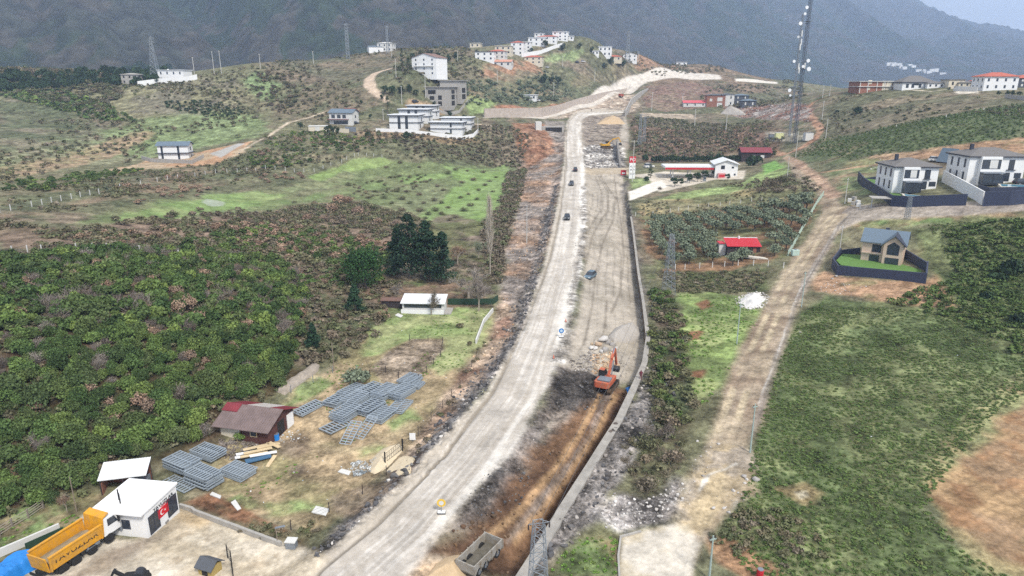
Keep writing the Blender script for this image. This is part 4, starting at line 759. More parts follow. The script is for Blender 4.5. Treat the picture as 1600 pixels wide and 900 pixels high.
# ---------------------------------------------------------------- mesh builder for built things
class MB:
    def __init__(s): s.v = []; s.f = []
    def box(s, x0, x1, y0, y1, z0, z1):
        o = len(s.v); s.v += [(x0, y0, z0), (x1, y0, z0), (x1, y1, z0), (x0, y1, z0), (x0, y0, z1), (x1, y0, z1), (x1, y1, z1), (x0, y1, z1)]
        s.f += [tuple(o + i for i in q) for q in ((0, 3, 2, 1), (4, 5, 6, 7), (0, 1, 5, 4), (1, 2, 6, 5), (2, 3, 7, 6), (3, 0, 4, 7))]; return s
    def prism(s, poly, z0, z1):
        n = len(poly); o = len(s.v); s.v += [(*p[:2], z0) for p in poly] + [(*p[:2], z1) for p in poly]
        s.f += [tuple(o + i for i in range(n))[::-1], tuple(o + n + i for i in range(n))] + [(o + i, o + (i + 1) % n, o + n + (i + 1) % n, o + n + i) for i in range(n)]; return s
    def xprism(s, prof, x0, x1):                # profile in (y, z), pushed along x
        n = len(prof); o = len(s.v); s.v += [(x0, *p) for p in prof] + [(x1, *p) for p in prof]
        s.f += [tuple(o + i for i in range(n)), tuple(o + n + i for i in range(n))[::-1]] + [(o + i, o + n + i, o + n + (i + 1) % n, o + (i + 1) % n) for i in range(n)]; return s
    def yprism(s, prof, y0, y1):                # profile in (x, z), pushed along y
        n = len(prof); o = len(s.v); s.v += [(p[0], y0, p[1]) for p in prof] + [(p[0], y1, p[1]) for p in prof]
        s.f += [tuple(o + i for i in range(n)), tuple(o + n + i for i in range(n))[::-1]] + [(o + i, o + n + i, o + n + (i + 1) % n, o + (i + 1) % n) for i in range(n)]; return s
    def tube(s, a, b, r0, r1=None, n=8, caps=True):
        o = len(s.v); tube(s.v, s.f, a, b, r0, r0 if r1 is None else r1, n); s.v[o:] = [tuple(map(float, q)) for q in s.v[o:]]
        if caps: s.f += [tuple(o + i for i in range(n))[::-1], tuple(o + n + i for i in range(n))]
        return s
    def bar(s, a, b, w, h=None):                # square bar between two points
        return s.tube(a, b, w * .7, n=4)
    def face(s, *p): o = len(s.v); s.v += list(p); s.f.append(tuple(range(o, o + len(p)))); return s
    def build(s, name, m, par=None, loc=None, bevel=0.0, smooth=False):
        me = bpy.data.meshes.new(name); me.from_pydata([tuple(map(float, q)) for q in s.v], [], s.f)
        import bmesh
        bm = bmesh.new(); bm.from_mesh(me); bmesh.ops.recalc_face_normals(bm, faces=bm.faces)
        if bevel: bmesh.ops.bevel(bm, geom=[e for e in bm.edges if len(e.link_faces) == 2 and e.calc_face_angle(0) > .5], offset=bevel, segments=2, affect='EDGES', profile=.6)
        bm.to_mesh(me); bm.free(); me.materials.append(m); o = bpy.data.objects.new(name, me); COL.objects.link(o)
        if smooth: me.polygons.foreach_set('use_smooth', [True] * len(me.polygons))
        if par: o.parent = par
        if loc: o.location = loc
        return o
def tag(o, label, cat, group=None):
    o['label'] = label; o['category'] = cat
    if group: o['group'] = group
    return o
def copy_tree(o, parent=None):
    c = o.copy(); COL.objects.link(c); c.parent = parent
    for ch in list(o.children): copy_tree(ch, c)
    return c
WHITE = mat('white_plaster', '#f0f0ee', .75, var=.06, sc=.6); OFFW = mat('grey_white_plaster', '#d9d8d3', .8, var=.08, sc=.5); CREAM = mat('cream_plaster', '#dcd2bd', .8, var=.08, sc=.5); PINKW = mat('pale_pink_render', '#d3bba6', .8, var=.06, sc=.6)
CONC = mat('concrete', '#b0aca5', .9, var=.22, sc=1.2, bump=.2); DCONC = mat('dark_concrete', '#8b8680', .9, var=.3, sc=1.4, bump=.3); BRICK = mat('hollow_brick', '#9a6a58', .9, var=.2, sc=2); NAVY = mat('navy_paint', '#3d4358', .6, var=.1); NAVYT = mat('navy_trim', '#3b3f4c', .6, var=.1)
TILE = mat('red_tile', '#bd6a58', .8, var=.22, sc=1.5, bump=.3); GTILE = mat('grey_shingle', '#777472', .8, var=.2, sc=2.5, bump=.2); MROOF = mat('pale_metal_roof', '#e9ebec', .5, var=.08, sc=.8); GLASS = mat('dark_glass', '#39404a', .15, spec=.6, var=.15); DARK = mat('dark_opening', '#2e2c2c', .9); GREYM = mat('grey_metal', '#8d949c', .45, .3, var=.15); GALV = mat('galvanised', '#a6b1ba', .5, .15, var=.18, sc=4)
RED = mat('red_paint', '#c8303c', .5, var=.1); BLACK = mat('black_rubber', '#2b2b2c', .8, var=.2); DKROOF = mat('dark_grey_roof', '#5a5d62', .7, var=.12); BLUEROOF = mat('slate_blue_roof', '#6a7a88', .6, var=.1); WOODD = mat('dark_wood', '#40383a', .85, var=.2); WOOD_M = mat('pale_timber', '#d9c39c', .8, var=.15, sc=2); GREEN = mat('green_mesh', '#2f4a38', .8, var=.2); SOLAR = mat('slate_panel', '#4a5468', .4, var=.1)
def win(par, face, W, D, u, z, w, h, pane=True, m=None, name='window', fr=None, gm=None):
    # face: f (y=-D/2) b l r ; u is measured from the middle of the face
    f = MB(); t = .08; e = .05
    def bx(b, u0, u1, z0, z1, d0, d1):
        if face == 'f': b.box(u0, u1, -D / 2 - d1, -D / 2 - d0, z0, z1)
        elif face == 'b': b.box(u0, u1, D / 2 + d0, D / 2 + d1, z0, z1)
        elif face == 'l': b.box(-W / 2 - d1, -W / 2 - d0, u0, u1, z0, z1)
        else: b.box(W / 2 + d0, W / 2 + d1, u0, u1, z0, z1)
    if pane:
        bx(f, u - w / 2 - t, u - w / 2, z - t, z + h + t, -.1, e); bx(f, u + w / 2, u + w / 2 + t, z - t, z + h + t, -.1, e); bx(f, u - w / 2, u + w / 2, z + h, z + h + t, -.1, e); bx(f, u - w / 2, u + w / 2, z - t, z, -.1, e)
        if w > 1.3: bx(f, u - .03, u + .03, z, z + h, -.1, e - .01)
        o = f.build(name, fr or NAVYT, par); g2 = MB(); bx(g2, u - w / 2 + .005, u + w / 2 - .005, z + .005, z + h - .005, -.1, .02); g2.build('pane', gm or GLASS, o)
    else:
        bx(f, u - w / 2, u + w / 2, z, z + h, -.1, .04); o = f.build(name, m or GLASS, par)
    return o
def hip(b, W, D, h, ov, z):
    x, y = W / 2 + ov, D / 2 + ov; r = max(0, x - y) if x > y else 0; q = max(0, y - x) if y > x else 0
    o = len(b.v); b.v += [(-x, -y, z), (x, -y, z), (x, y, z), (-x, y, z), (-x, -y, z + .15), (x, -y, z + .15), (x, y, z + .15), (-x, y, z + .15), (-r, -q, z + h), (r + .01, q + .01, z + h)]
    A_, B_ = 8, 9
    fs = [(0, 3, 2, 1), (0, 1, 5, 4), (1, 2, 6, 5), (2, 3, 7, 6), (3, 0, 4, 7)]
    if x >= y: fs += [(4, 5, 9, 8), (5, 6, 9), (6, 7, 8, 9), (7, 4, 8)]
    else: fs += [(4, 5, 8), (5, 6, 9, 8), (6, 7, 9), (7, 4, 8, 9)]
    b.f += [tuple(o + i for i in q_) for q_ in fs]; return b
def gable(b, W, D, h, ov, z, t=.18):            # ridge along x
    y = D / 2 + ov; x = W / 2 + ov; s = h / (D / 2) * ov
    return b.xprism([(-y, z - s), (0, z + h), (y, z - s), (y, z - s + t), (0, z + h + t), (-y, z - s + t)], -x, x)
def building(name, px, py, wpx, hpx, dm, rz, label, wall=WHITE, roof='flat', rm=MROOF, rh=1.8, ov=.5, wins=None, nf=2, nw=3, cat='house', group=None, side='r', pane=False, wm=None, chim=0, parapet=None, W=None, H=None, found=2.5, base=None, winw=1.0, extra=None):
    p = gp(px, py); s = mpp(p); W = W or wpx * s; H = H or hpx * s * 1.02; D = dm
    c, sn = math.cos(R(rz)), math.sin(R(rz)); ctr = Vector((p[0] - sn * -(-D / 2) * -1, p[1], 0))
    ctr = Vector((p[0] - sn * (D / 2), p[1] + c * (D / 2), 0))
    z = hz(p[0], p[1]) if base is None else base; r_ = root(name, (ctr.x, ctr.y, z), label, cat, group, R(rz))
    MB().box(-W / 2, W / 2, -D / 2, D / 2, -found, H).build('wall', wall, r_)
    rb = MB()
    if roof == 'flat': rb.box(-W / 2 - ov, W / 2 + ov, -D / 2 - ov, D / 2 + ov, H + .003, H + .32)
    elif roof == 'hip': hip(rb, W, D, rh, ov, H + .003)
    elif roof == 'gable':
        gable(rb, W, D, rh, ov, H + .02); MB().xprism([(-D / 2, H), (D / 2, H), (0, H + rh)], -W / 2 + .01, W / 2 - .01).build('gable_wall', wall, r_)
    elif roof == 'gabley':
        y = D / 2 + ov; x = W / 2 + ov; q = rh / (W / 2) * ov
        rb.yprism([(-x, H - q + .02), (0, H + rh + .02), (x, H - q + .02), (x, H - q + .2), (0, H + rh + .2), (-x, H - q + .2)], -y, y); MB().yprism([(-W / 2, H), (W / 2, H), (0, H + rh)], -D / 2 + .01, D / 2 - .01).build('gable_wall', wall, r_)
    elif roof == 'mono': rb.xprism([(-D / 2 - ov, H + .02), (D / 2 + ov, H + rh), (D / 2 + ov, H + rh + .2), (-D / 2 - ov, H + .22)], -W / 2 - ov, W / 2 + ov)
    ro = rb.build('roof', rm, r_)
    for k in range(chim): MB().box(-W * .3 + k * W * .5, -W * .3 + k * W * .5 + .8, .2, 1.0, H - .3, H + rh + .9).build('chimney', NAVYT if rm is GTILE else wall, ro)
    fh = H / nf
    if wins is None:
        wins = []
        for f in range(nf):
            for i in range(nw): wins.append(('f', (-.5 + (i + .5) / nw) * W, fh * f + fh * .3, winw, fh * .45))
            for i in range(max(1, nw - 1)): wins.append((side, (-.5 + (i + .5) / max(1, nw - 1)) * D, fh * f + fh * .3, winw, fh * .45))
    for q in wins: win(r_, q[0], W, D, *q[1:5], pane=pane, m=wm)
    if extra: extra(r_, W, D, H)
    return r_, W, D, H
# ---- the white site office, bottom left
def office():
    a = gp(232, 841); b = gp(281, 800); c = gp(197, 822)        # right-front run a->b, left face a->c
    d = Vector((b.x - a.x, b.y - a.y)); Wd = d.length; rz = math.degrees(math.atan2(d.y, d.x)); D = 5.6; H = 3.3
    d.normalize(); n = Vector((-d.y, d.x)); m_ = (Vector((a.x, a.y)) + Vector((b.x, b.y))) / 2 + n * D / 2
    r_ = root('site_office', (m_.x, m_.y, hz(m_.x, m_.y) + .02), 'white flat roofed site office with a red flag panel between two dark windows', 'office', None, R(rz)); W = Wd
    MB().box(-W / 2, W / 2, -D / 2, D / 2, -1, H).build('wall', WHITE, r_)
    MB().prism([(-W / 2 - .7, -D / 2 - .15), (W / 2 + .15, -D / 2 - .15), (W / 2 + .15, D / 2 + .2), (-W / 2 - .7, D / 2 + .2)], H + .003, H + .22).build('roof', mat('white_sheet_roof', '#fbfbfa', .5, var=.05, sc=.5), r_)
    for u in (-W * .27, W * .3): win(r_, 'f', W, D, u, .35, 1.55, 2.0)
    win(r_, 'l', W, D, -D * .08, 1.2, .8, .95)
    fx = .02 * W; fl = MB().box(fx - .85, fx + .85, -D / 2 - .05, -D / 2, 1.15, 2.2).build('flag_panel', mat('flag_red', '#d8222f', .6, var=.03), r_)
    y = -D / 2 - .055; cm = MB(); n_ = 24; P = [(fx - .22 + .32 * math.cos(t), 1.68 + .32 * math.sin(t)) for t in np.linspace(.62, 2 * math.pi - .62, n_)]; Q = [(fx - .13 + .25 * math.cos(t), 1.68 + .25 * math.sin(t)) for t in np.linspace(.82, 2 * math.pi - .82, n_)]
    for i in range(n_ - 1): cm.face((P[i][0], y, P[i][1]), (P[i + 1][0], y, P[i + 1][1]), (Q[i + 1][0], y, Q[i + 1][1]), (Q[i][0], y, Q[i][1]))
    st = [(fx + .27 + (.17 if k % 2 == 0 else .068) * math.cos(math.pi + k * math.pi / 5), 1.68 + (.17 if k % 2 == 0 else .068) * math.sin(math.pi + k * math.pi / 5)) for k in range(10)]
    for k in range(10): cm.face((fx + .27, y, 1.68), (st[k][0], y, st[k][1]), (st[(k + 1) % 10][0], y, st[(k + 1) % 10][1]))
    cm.build('crescent_and_star', WHITE, fl)
    text('YAVUZLAR', .55, BLACK, r_, (.06 * W, -D / 2 - .03, 2.62), (R(90), 0, 0), 'lettering', 1.25); text('HAFRİYAT', .26, RED, r_, (.1 * W, -D / 2 - .03, 2.36), (R(90), 0, 0), 'small_lettering', 1.2)
    for u, v in ((-W * .33, .6), (-W * .22, 1.2)):
        MB().tube((u, v, H), (u, v, H + 1.5), .07, n=8).build('flue_pipe', DARK, r_)
    MB().box(W * .02, W * .12, -D / 2 - .1, -D / 2 - .003, .05, .2).build('step', DCONC, r_)
def text(s, size, m, par, loc, rot, name, sx=1.0, ex=.015):
    cu = bpy.data.curves.new(name, 'FONT'); cu.body = s; cu.size = size; cu.align_x = 'CENTER'; cu.align_y = 'CENTER'; cu.extrude = ex
    o = bpy.data.objects.new(name, cu); dg = bpy.context.evaluated_depsgraph_get(); COL.objects.link(o); dg.update(); me = bpy.data.meshes.new_from_object(o.evaluated_get(dg)); bpy.data.objects.remove(o)
    me.materials.clear(); me.materials.append(m); me.name = name; o = bpy.data.objects.new(name, me); COL.objects.link(o); o.parent = par; o.location = loc; o.rotation_euler = rot; o.scale = (sx, 1, 1); return o
office()
# ---- open lean-to behind the office
def leanto():
    p = gp(200, 762); s = mpp(p); r_ = root('lean_to', (p.x, p.y, p.z), 'open lean to with a corrugated white roof behind the site office', 'shed', None, R(14)); W, D = 5.2, 2.8
    b = MB().xprism([(-D / 2, 2.1), (D / 2, 2.9), (D / 2, 2.98), (-D / 2, 2.18)], -W / 2, W / 2); 
    for k in range(30): x = -W / 2 + .1 + k * W / 30; b.xprism([(-D / 2, 2.18), (D / 2, 2.98), (D / 2, 3.03), (-D / 2, 2.23)], x, x + .09)
    b.build('roof', MROOF, r_)
    for x in (-2.4, 0, 2.4):
        for y, h in ((-1.25, 2.05), (1.25, 2.8)): MB().tube((x, y, -.5), (x, y, h), .07, n=6).build('post', WOODD, r_)
    MB().box(-W / 2 + .2, W / 2 - .2, 1.1, 1.22, -.4, 2.5).build('back_wall', mat('rust_board', '#7d5140', .9, var=.3), r_); MB().box(-W / 2 + .2, -W / 2 + .32, -1.2, 1.25, -.4, 1.6).build('side_wall', BRICK, r_)
    MB().box(.4, 2.4, -.6, .8, 0, 1.1).build('workbench', GREYM, r_)
    o = MB(); 
    for k in range(6):
        a0, a1 = math.pi * k / 6 - math.pi / 2, math.pi * (k + 1) / 6 - math.pi / 2; o.tube((0, 0, .45 + .45 * math.sin(a0)), (0, 0, .45 + .45 * math.sin(a1)), max(.05, .4 * math.cos(a0)), max(.05, .4 * math.cos(a1)), 10)
    q = gp(229, 748); tag(o.build('water_tank', WHITE, None, q, smooth=True), 'small round white tank at the open end of the lean to', 'tank')
leanto()
# ---- the maroon-roofed shed
def barn():
    p = gp(398, 680); r_ = root('timber_shed', (p.x, p.y + 1.5, p.z), 'old wooden shed with a patched maroon and grey sheet roof', 'shed', None, R(-14)); W, D, H = 7.4, 6.4, 2.3
    wm = mat('maroon_board', '#5e3d38', .9, var=.3, sc=2); MB().box(-W / 2, W / 2, -D / 2, D / 2, -1, H).build('wall', wm, r_); MB().xprism([(-D / 2, H), (D / 2, H), (0, H + 1.25)], -W / 2 + .01, W / 2 - .01).build('gable_wall', wm, r_)
    def slope(x0, x1, y0, y1, lift, m, nm):
        f = lambda y: H + .05 + 1.3 * (1 - abs(y) / (D / 2)); b = MB(); b.xprism([(y0, f(y0) + lift), (y1, f(y1) + lift), (y1, f(y1) + lift + .08), (y0, f(y0) + lift + .08)], x0, x1)
        n = int((x1 - x0) / .35)
        for k in range(n): x = x0 + (k + .3) * (x1 - x0) / n; b.xprism([(y0, f(y0) + lift + .08), (y1, f(y1) + lift + .08), (y1, f(y1) + lift + .12), (y0, f(y0) + lift + .12)], x, x + .1)
        return b.build(nm, m, r_)
    gm = mat('weathered_sheet', '#80706d', .8, var=.3, sc=.8); rm_ = mat('maroon_sheet', '#8a3a42', .75, var=.3, sc=.7); pm = mat('pale_sheet', '#c9c3bd', .7, var=.2, sc=.8)
    a = slope(-W / 2 - .7, W / 2 + .6, -D / 2 - .8, 0, 0, gm, 'roof'); b = slope(-W / 2 - .7, -1.4, 0, D / 2 + .6, 0, rm_, 'roof'); b['label'] = 'faded maroon roof sheets'; c = slope(-1.35, 2.1, 0, D / 2 + .6, .03, pm, 'roof'); c['label'] = 'pale grey roof sheets'; d = slope(2.15, W / 2 + .6, 0, D / 2 + .6, 0, rm_, 'roof'); d['label'] = 'maroon roof sheets'
    slope(-W / 2 - .8, -W / 2 + 1.6, -1.4, -.05, .13, rm_, 'roof_patch'); MB().box(W / 2, W / 2 + .06, -.9, .7, 0, 2.0).build('door', DARK, r_)
    MB().box(-3.6, -.6, -D / 2 - .06, -D / 2, .2, 2.0).build('pale_cladding', CREAM, r_); win(r_, 'f', W, D, 1.5, .9, .9, .9, fr=WOOD_M); MB().box(W / 2 + .02, W / 2 + .1, 1.4, 3.0, -.2, 2.0).build('white_panel', WHITE, r_)
barn()
# ---- white cabin on the lawn
def cabin():
    p = gp(662, 490); r_ = root('white_cabin', (p.x, p.y + 2, p.z), 'low white cabin with a pale lean to roof at the head of the lawn', 'cabin', None, R(-3)); W, D, H = 8.8, 3.8, 2.2
    MB().box(-W / 2, W / 2, -D / 2, D / 2, -1, H).build('wall', OFFW, r_); MB().xprism([(-D / 2 - .5, H + .02), (D / 2 + .3, H + .75), (D / 2 + .3, H + .9), (-D / 2 - .5, H + .17)], -W / 2 - .3, W / 2 + .3).build('roof', MROOF, r_)
    MB().box(-W / 2 + .4, W / 2 - .5, -D / 2 - .05, -D / 2, 1.25, 2.2).build('window_band', GLASS, r_); MB().box(-W / 2 - .2, W / 2, -D / 2 - .5, -D / 2 - .35, 0, .95).build('white_parapet', WHITE, r_); MB().box(W / 2 + .02, W / 2 + 1.5, -D / 2 - .3, D / 2, -.4, .15).build('step', CONC, r_)
    MB().box(-W / 2 - 5, -W / 2 - .1, .5, D / 2 + .4, -.6, 1.9).build('annex', WOODD, r_); MB().box(-W / 2 - 5.2, -W / 2, .2, D / 2 + .6, 1.9, 2.05).build('annex_roof', mat('brown_sheet', '#7d6258', .8), r_)
cabin()
# ---- petrol station
def station():
    p = gp(1077, 279); s = mpp(p); W = 79 * s; r_ = root('canopy', (p.x, p.y + 3, p.z), 'petrol station canopy with a white roof and red fascia on slim columns', 'canopy', None, R(-2)); D, H = 10, 4.6
    MB().box(-W / 2, W / 2, -D / 2, D / 2, H, H + .9).build('roof', MROOF, r_); MB().box(-W / 2 + .1, W / 2 + .05, -D / 2 - .06, -D / 2, H - .5, H + .35).build('fascia', RED, r_)
    for x in (-W * .32, W * .02, W * .33):
        for y in (-2.6, 2.6): MB().box(x - .18, x + .18, y - .18, y + .18, -.5, H).build('column', WHITE, r_)
    for x in (-W * .34, -W * .02, W * .3):
        t = root('fuel_pump', gp(1077 + x / s, 283.5), {-1: 'fuel pump under the left end of the red canopy', 0: 'fuel pump under the middle of the red canopy', 1: 'fuel pump under the right end of the red canopy'}[round(x / (W * .32))], 'fuel pump', 'fuel pumps'); MB().box(-1.4, 1.4, -.6, .6, -.3, .18).build('island', CONC, t); MB().box(-.55, .55, -.3, .3, .18, 2.0).build('cabinet', GREYM, t, bevel=.05); MB().box(-.4, .4, -.33, -.302, 1.2, 1.8).build('display', DARK, t)
    building('station_shop', 1134, 277, 34, 20, 12, -8, 'white two storey station building beside the red canopy', WHITE, 'gabley', MROOF, 1.6, .8, [('f', -1.5, 3.4, 1.6, 1.6), ('f', 2.6, 3.8, 1, .8), ('f', 1.2, .8, .8, .8), ('f', 3.6, .8, .8, .8), ('l', -1, .2, 4, 2.4)], cat='building')
    q = gp(987, 279); t = root('price_sign', q, 'tall red and white fuel price sign by the road', 'sign', None, R(4)); s = mpp(q); h = 34 * s; w_ = 2.6
    MB().box(-w_ / 2, w_ / 2, -.25, .25, 0, h * .72).build('price_panel', WHITE, t); MB().box(-w_ / 2 - .1, w_ / 2 + .1, -.3, .3, h * .72 + .004, h).build('red_panel', RED, t)
    for k, tx in enumerate(('PO', '45,10', '44,75', '22,30')): text(tx, 1.9 if k == 0 else 1.0, WHITE if k == 0 else NAVY, t, (0, -.32 if k == 0 else -.27, h * (.86, .55, .4, .22)[k]), (R(90), 0, 0), 'lettering')
    t = root('red_sign', gp(974, 275), 'small red and white board at the petrol station entrance', 'sign'); MB().box(-1.2, 1.2, -.1, .1, .4, 2.6).build('board', RED, t); MB().box(-.7, .7, -.13, -.102, .9, 1.6).build('white_patch', WHITE, t); MB().tube((0, 0, -.4), (0, 0, .4), .08).build('post', GREYM, t)
    t = root('ice_cabinet', gp(1127, 278), 'red cabinet by the corner of the station building', 'cabinet'); MB().box(-1.6, 1.6, -.6, .6, -.2, 2).build('body', mat('pale_red', '#d89a98', .5), t, bevel=.05); MB().box(-1.2, 1.2, -.64, -.602, .4, 1.5).build('door', RED, t)
station()
# ---- dark wooden house, hut in the orchard, steep cabin
building('wooden_house', 1181, 250, 44, 12, 8, -6, 'dark wooden house with a maroon roof beyond the petrol station', WOODD, 'gable', mat('maroon_roof', '#86434a', .8, var=.15), 1.8, .6, [('f', 3.0, .9, 1.8, 1.5), ('f', -1.0, .9, .8, 1.4), ('r', 0, .8, 1.2, 1.3)], 1, 2, wm=OFFW)
def hut():
    p = gp(1162, 398); s = mpp(p); W = 50 * s; r_ = root('orchard_hut', (p.x, p.y + 2, p.z), 'low black hut with a bright red sheet roof in the orchard', 'hut', None, R(-3)); D, H = 4.2, 2.3
    MB().box(-W / 2, W / 2, -D / 2, D / 2, -1, H).build('wall', WOODD, r_); b = MB().xprism([(-D / 2 - .6, H + .05), (D / 2 + .2, H + 1.3), (D / 2 + .2, H + 1.4), (-D / 2 - .6, H + .15)], -W / 2 - .3, W / 2 + .2)
    for k in range(28): x = -W / 2 - .2 + k * W / 28; b.xprism([(-D / 2 - .6, H + .15), (D / 2 + .2, H + 1.4), (D / 2 + .2, H + 1.44), (-D / 2 - .6, H + .19)], x, x + .09)
    b.build('roof', RED, r_); MB().box(-W / 2 - .1, W / 2 + .3, D / 2 + .22, D / 2 + .6, H + 1.2, H + 1.5).build('white_ridge', MROOF, r_); MB().box(-W / 2 - 1.8, -W / 2 - .05, -.2, D / 2, -1, H + .3).build('annex', OFFW, r_); MB().box(-W / 2 - 2, -W / 2 - .32, -.5, D / 2 + .2, H + .31, H + .5).build('annex_roof', RED, r_)
    MB().tube((-.5, D / 2 - .2, H + 1.1), (-.5, D / 2 - .2, H + 2), .25, n=8).build('chimney', WHITE, r_); MB().box(W / 2 - 1.9, W / 2 - 1.0, -D / 2 - .05, -D / 2, 0, 2).build('door', BRICK, r_)
    P = GW('1142,402 1190,402 1244,402 1244,406 1186,405 1142,406'); q = P.mean(0); tag(MB().prism([(a - q[0], b_ - q[1]) for a, b_, c in P], -.3, .12).build('terrace', mat('pale_slab', '#ddd6c8', .8, var=.15), None, tuple(q)), 'long pale concrete terrace in front of the red roofed hut', 'terrace')
    t = root('tank', gp(1242, 399), 'greenish white box tank at the orchard gate', 'tank'); MB().box(-.9, .9, -.6, .6, 0, 1.5).build('body', mat('mint', '#b9cfc4', .5), t, bevel=.1); MB().tube((0, 0, 1.5), (0, 0, 1.7), .3).build('lid', GREYM, t)
hut()
def aframe():
    p = gp(1482, 252); r_ = root('steep_cabin', p, 'small steep roofed cabin with a grey roof and red front', 'cabin', None, R(28)); W, D, H = 4.6, 5, 4
    MB().yprism([(-W / 2, -.4), (W / 2, -.4), (0, H)], -D / 2, D / 2).build('wall', mat('red_board', '#7a3a34', .8), r_); rb = MB()
    for sg in (-1, 1): rb.yprism([(sg * (W / 2 + .25), -.2), (0, H + .25), (0, H + .05), (sg * (W / 2 + .05), -.2)], -D / 2 - .2, D / 2 + .2)
    rb.build('roof', BLUEROOF, r_); MB().box(-.6, .6, -D / 2 - .05, -D / 2, 0, 1.9).build('door', DARK, r_)
aframe()
# ---- the two white villas on the right and their navy walled gardens
def walls(name, spx, h, label, m=NAVY, t=.3, cap=None, cat='wall', base=None, closed=False, top=None):
    P = np.array([tuple(gp(*q)) for q in pts(spx)]); Wb = [tuple(q) for q in P]; r_ = None; b = MB(); n = len(Wb); o = np.mean(P, 0)
    for i in range(n if closed else n - 1):
        a = Vector(Wb[i]); c = Vector(Wb[(i + 1) % n]); d = (c - a).xy.normalized(); nn = Vector((-d.y, d.x)) * t / 2; e = d * t / 2
        q = [a.xy - nn - e, c.xy - nn + e, c.xy + nn + e, a.xy + nn - e]; k = len(b.v); za, zc = a.z - o[2], c.z - o[2]; ta, tc = (za + h, zc + h) if top is None else (top - o[2], top - o[2])
        zz = [(za - 1.5, ta), (zc - 1.5, tc), (zc - 1.5, tc), (za - 1.5, ta)]; eps = .002 * (i % 2)
        b.v += [(v.x - o[0], v.y - o[1], z[0]) for v, z in zip(q, zz)] + [(v.x - o[0], v.y - o[1], z[1] + eps) for v, z in zip(q, zz)]; b.f += [tuple(k + j for j in f) for f in ((0, 3, 2, 1), (4, 5, 6, 7), (0, 1, 5, 4), (1, 2, 6, 5), (2, 3, 7, 6), (3, 0, 4, 7))]
    return tag(b.build(name, m, None, tuple(o)), label, cat)
def villa(px, py, wpx, hpx, rz, label, base=None):
    p = gp(px, py); s = mpp(p); W = wpx * s; H = hpx * s; D = 11
    def ex(r_, W, D, H):
        x0 = -W * .33
        MB().box(x0, x0 + W * .36, -D / 2 - 1.3, -D / 2 + .02, -2, H - .002).build('bay', WHITE, r_)
        MB().box(-W / 2 - .62, W / 2 + .62, -D / 2 - .62, D / 2 + .62, H - .25, H + .001).build('eaves_band', NAVYT, r_)
        g = MB().box(x0 + .2, x0 + W * .36 - .2, -D / 2 - 1.36, -D / 2 - 1.302, H * .56, H * .9).build('window', GLASS, r_); MB().box(x0 + W * .15, x0 + W * .29, -D / 2 - 1.39, -D / 2 - 1.362, H * .58, H * .88).build('curtain', OFFW, g)
        MB().box(x0 - .1, x0 + W * .36 + .1, -D / 2 - 3.4, -D / 2 - 1.31, H * .42, H * .46).build('porch_roof', GREYM, r_); MB().box(x0, x0 + W * .36, -D / 2 - 3.2, -D / 2 - 1.4, .05, H * .4).build('glass_porch', GLASS, r_)
        for x in (x0, x0 + W * .18, x0 + W * .36): MB().box(x - .06, x + .06, -D / 2 - 3.3, -D / 2 - 3.21, 0, H * .42).build('porch_post', NAVYT, r_)
        MB().box(W * .18, W * .34, -D / 2 - .45, -D / 2 - .02, H * .5, H * .515 + .05).build('balcony', NAVYT, r_)
    wins = [('f', W * .26, .53 * H, 1.4, .34 * H), ('f', W * .2, .1 * H, 1.7, .3 * H), ('f', W * .4, .22 * H, 1.7, .17 * H)] + [('l', u * D, z * H, .7, .3 * H) for u in (-.32, -.02, .28) for z in (.58, .1)]
    return building('villa', px, py, wpx, hpx, D, rz, label, WHITE, 'hip', GTILE, 2.1, .6, wins, pane=True, chim=1, W=W, H=H, extra=ex, base=base)
villa(1427, 299, 66, 38, -4, 'left white villa with grey hipped roof and pool behind a navy wall')
villa(1552, 287, 84, 42, -3, 'right white villa with grey hipped roof, the larger one of the pair')
walls('garden_wall', '1340,282 1348,292 1392,322 1420,324 1508,321', 3.0, 'navy garden wall around the left villa and its pool'); walls('garden_wall', '1342,286 1385,278', 1.2, 'short navy wall behind the garden of the left villa')
walls('garden_wall', '1536,322 1575,321 1640,316', 3.6, 'navy street wall below the right villa'); walls('terrace_wall', '1528,302 1545,306 1640,304', 2.2, 'navy pool terrace wall of the right villa')
def white_ramp():
    P = GW('1470,284 1500,300 1532,320'); walls('boundary_wall', '1472,284 1500,300 1534,320', 3.4, 'tall white boundary wall sloping down between the two villas', WHITE)
white_ramp()
POOL = mat('pool_water', '#5f9db5', .1, spec=.7, var=.1)
def pool(spx, label, lift=.1):
    P = GW(spx); q = P.mean(0); r_ = root('swimming_pool', tuple(q + [0, 0, lift]), label, 'pool'); pl = [(a - q[0], b - q[1]) for a, b, c in P]; big = [(x * 1.12, y * 1.25) for x, y in pl]
    MB().prism(big, -.8, .12).build('pool_deck', mat('pale_slab', '#ddd6c8', .8, var=.15), r_); MB().prism(pl, -.3, .135).build('water', POOL, r_)
pool('1412,307 1458,307 1460,312 1414,312', 'small swimming pool on the lawn of the left villa', .35); pool('1562,292 1600,291 1602,296 1564,297', 'swimming pool on the raised terrace of the right villa', .6)
def lawn(spx, label, m='#5f8040', lift=.18, cat='lawn'):
    P = GW(spx); b = MB(); q = P.mean(0); n = 14
    pl = [(a - q[0], b_ - q[1]) for a, b_, c in P]; zz = max(c for a, b_, c in P) - q[2]
    o = MB().prism(pl, -1.5, min(zz, .5) + lift).build('lawn', mat('lawn_' + m[1:], m, .95, var=.25, sc=1.2, bump=.3), None, tuple(q)); return tag(o, label, cat)
lawn('1346,284 1378,282 1392,300 1410,302 1412,310 1460,313 1505,316 1505,319 1422,321 1396,319 1350,292', 'clipped green lawn of the left villa around its pool', lift=.1)
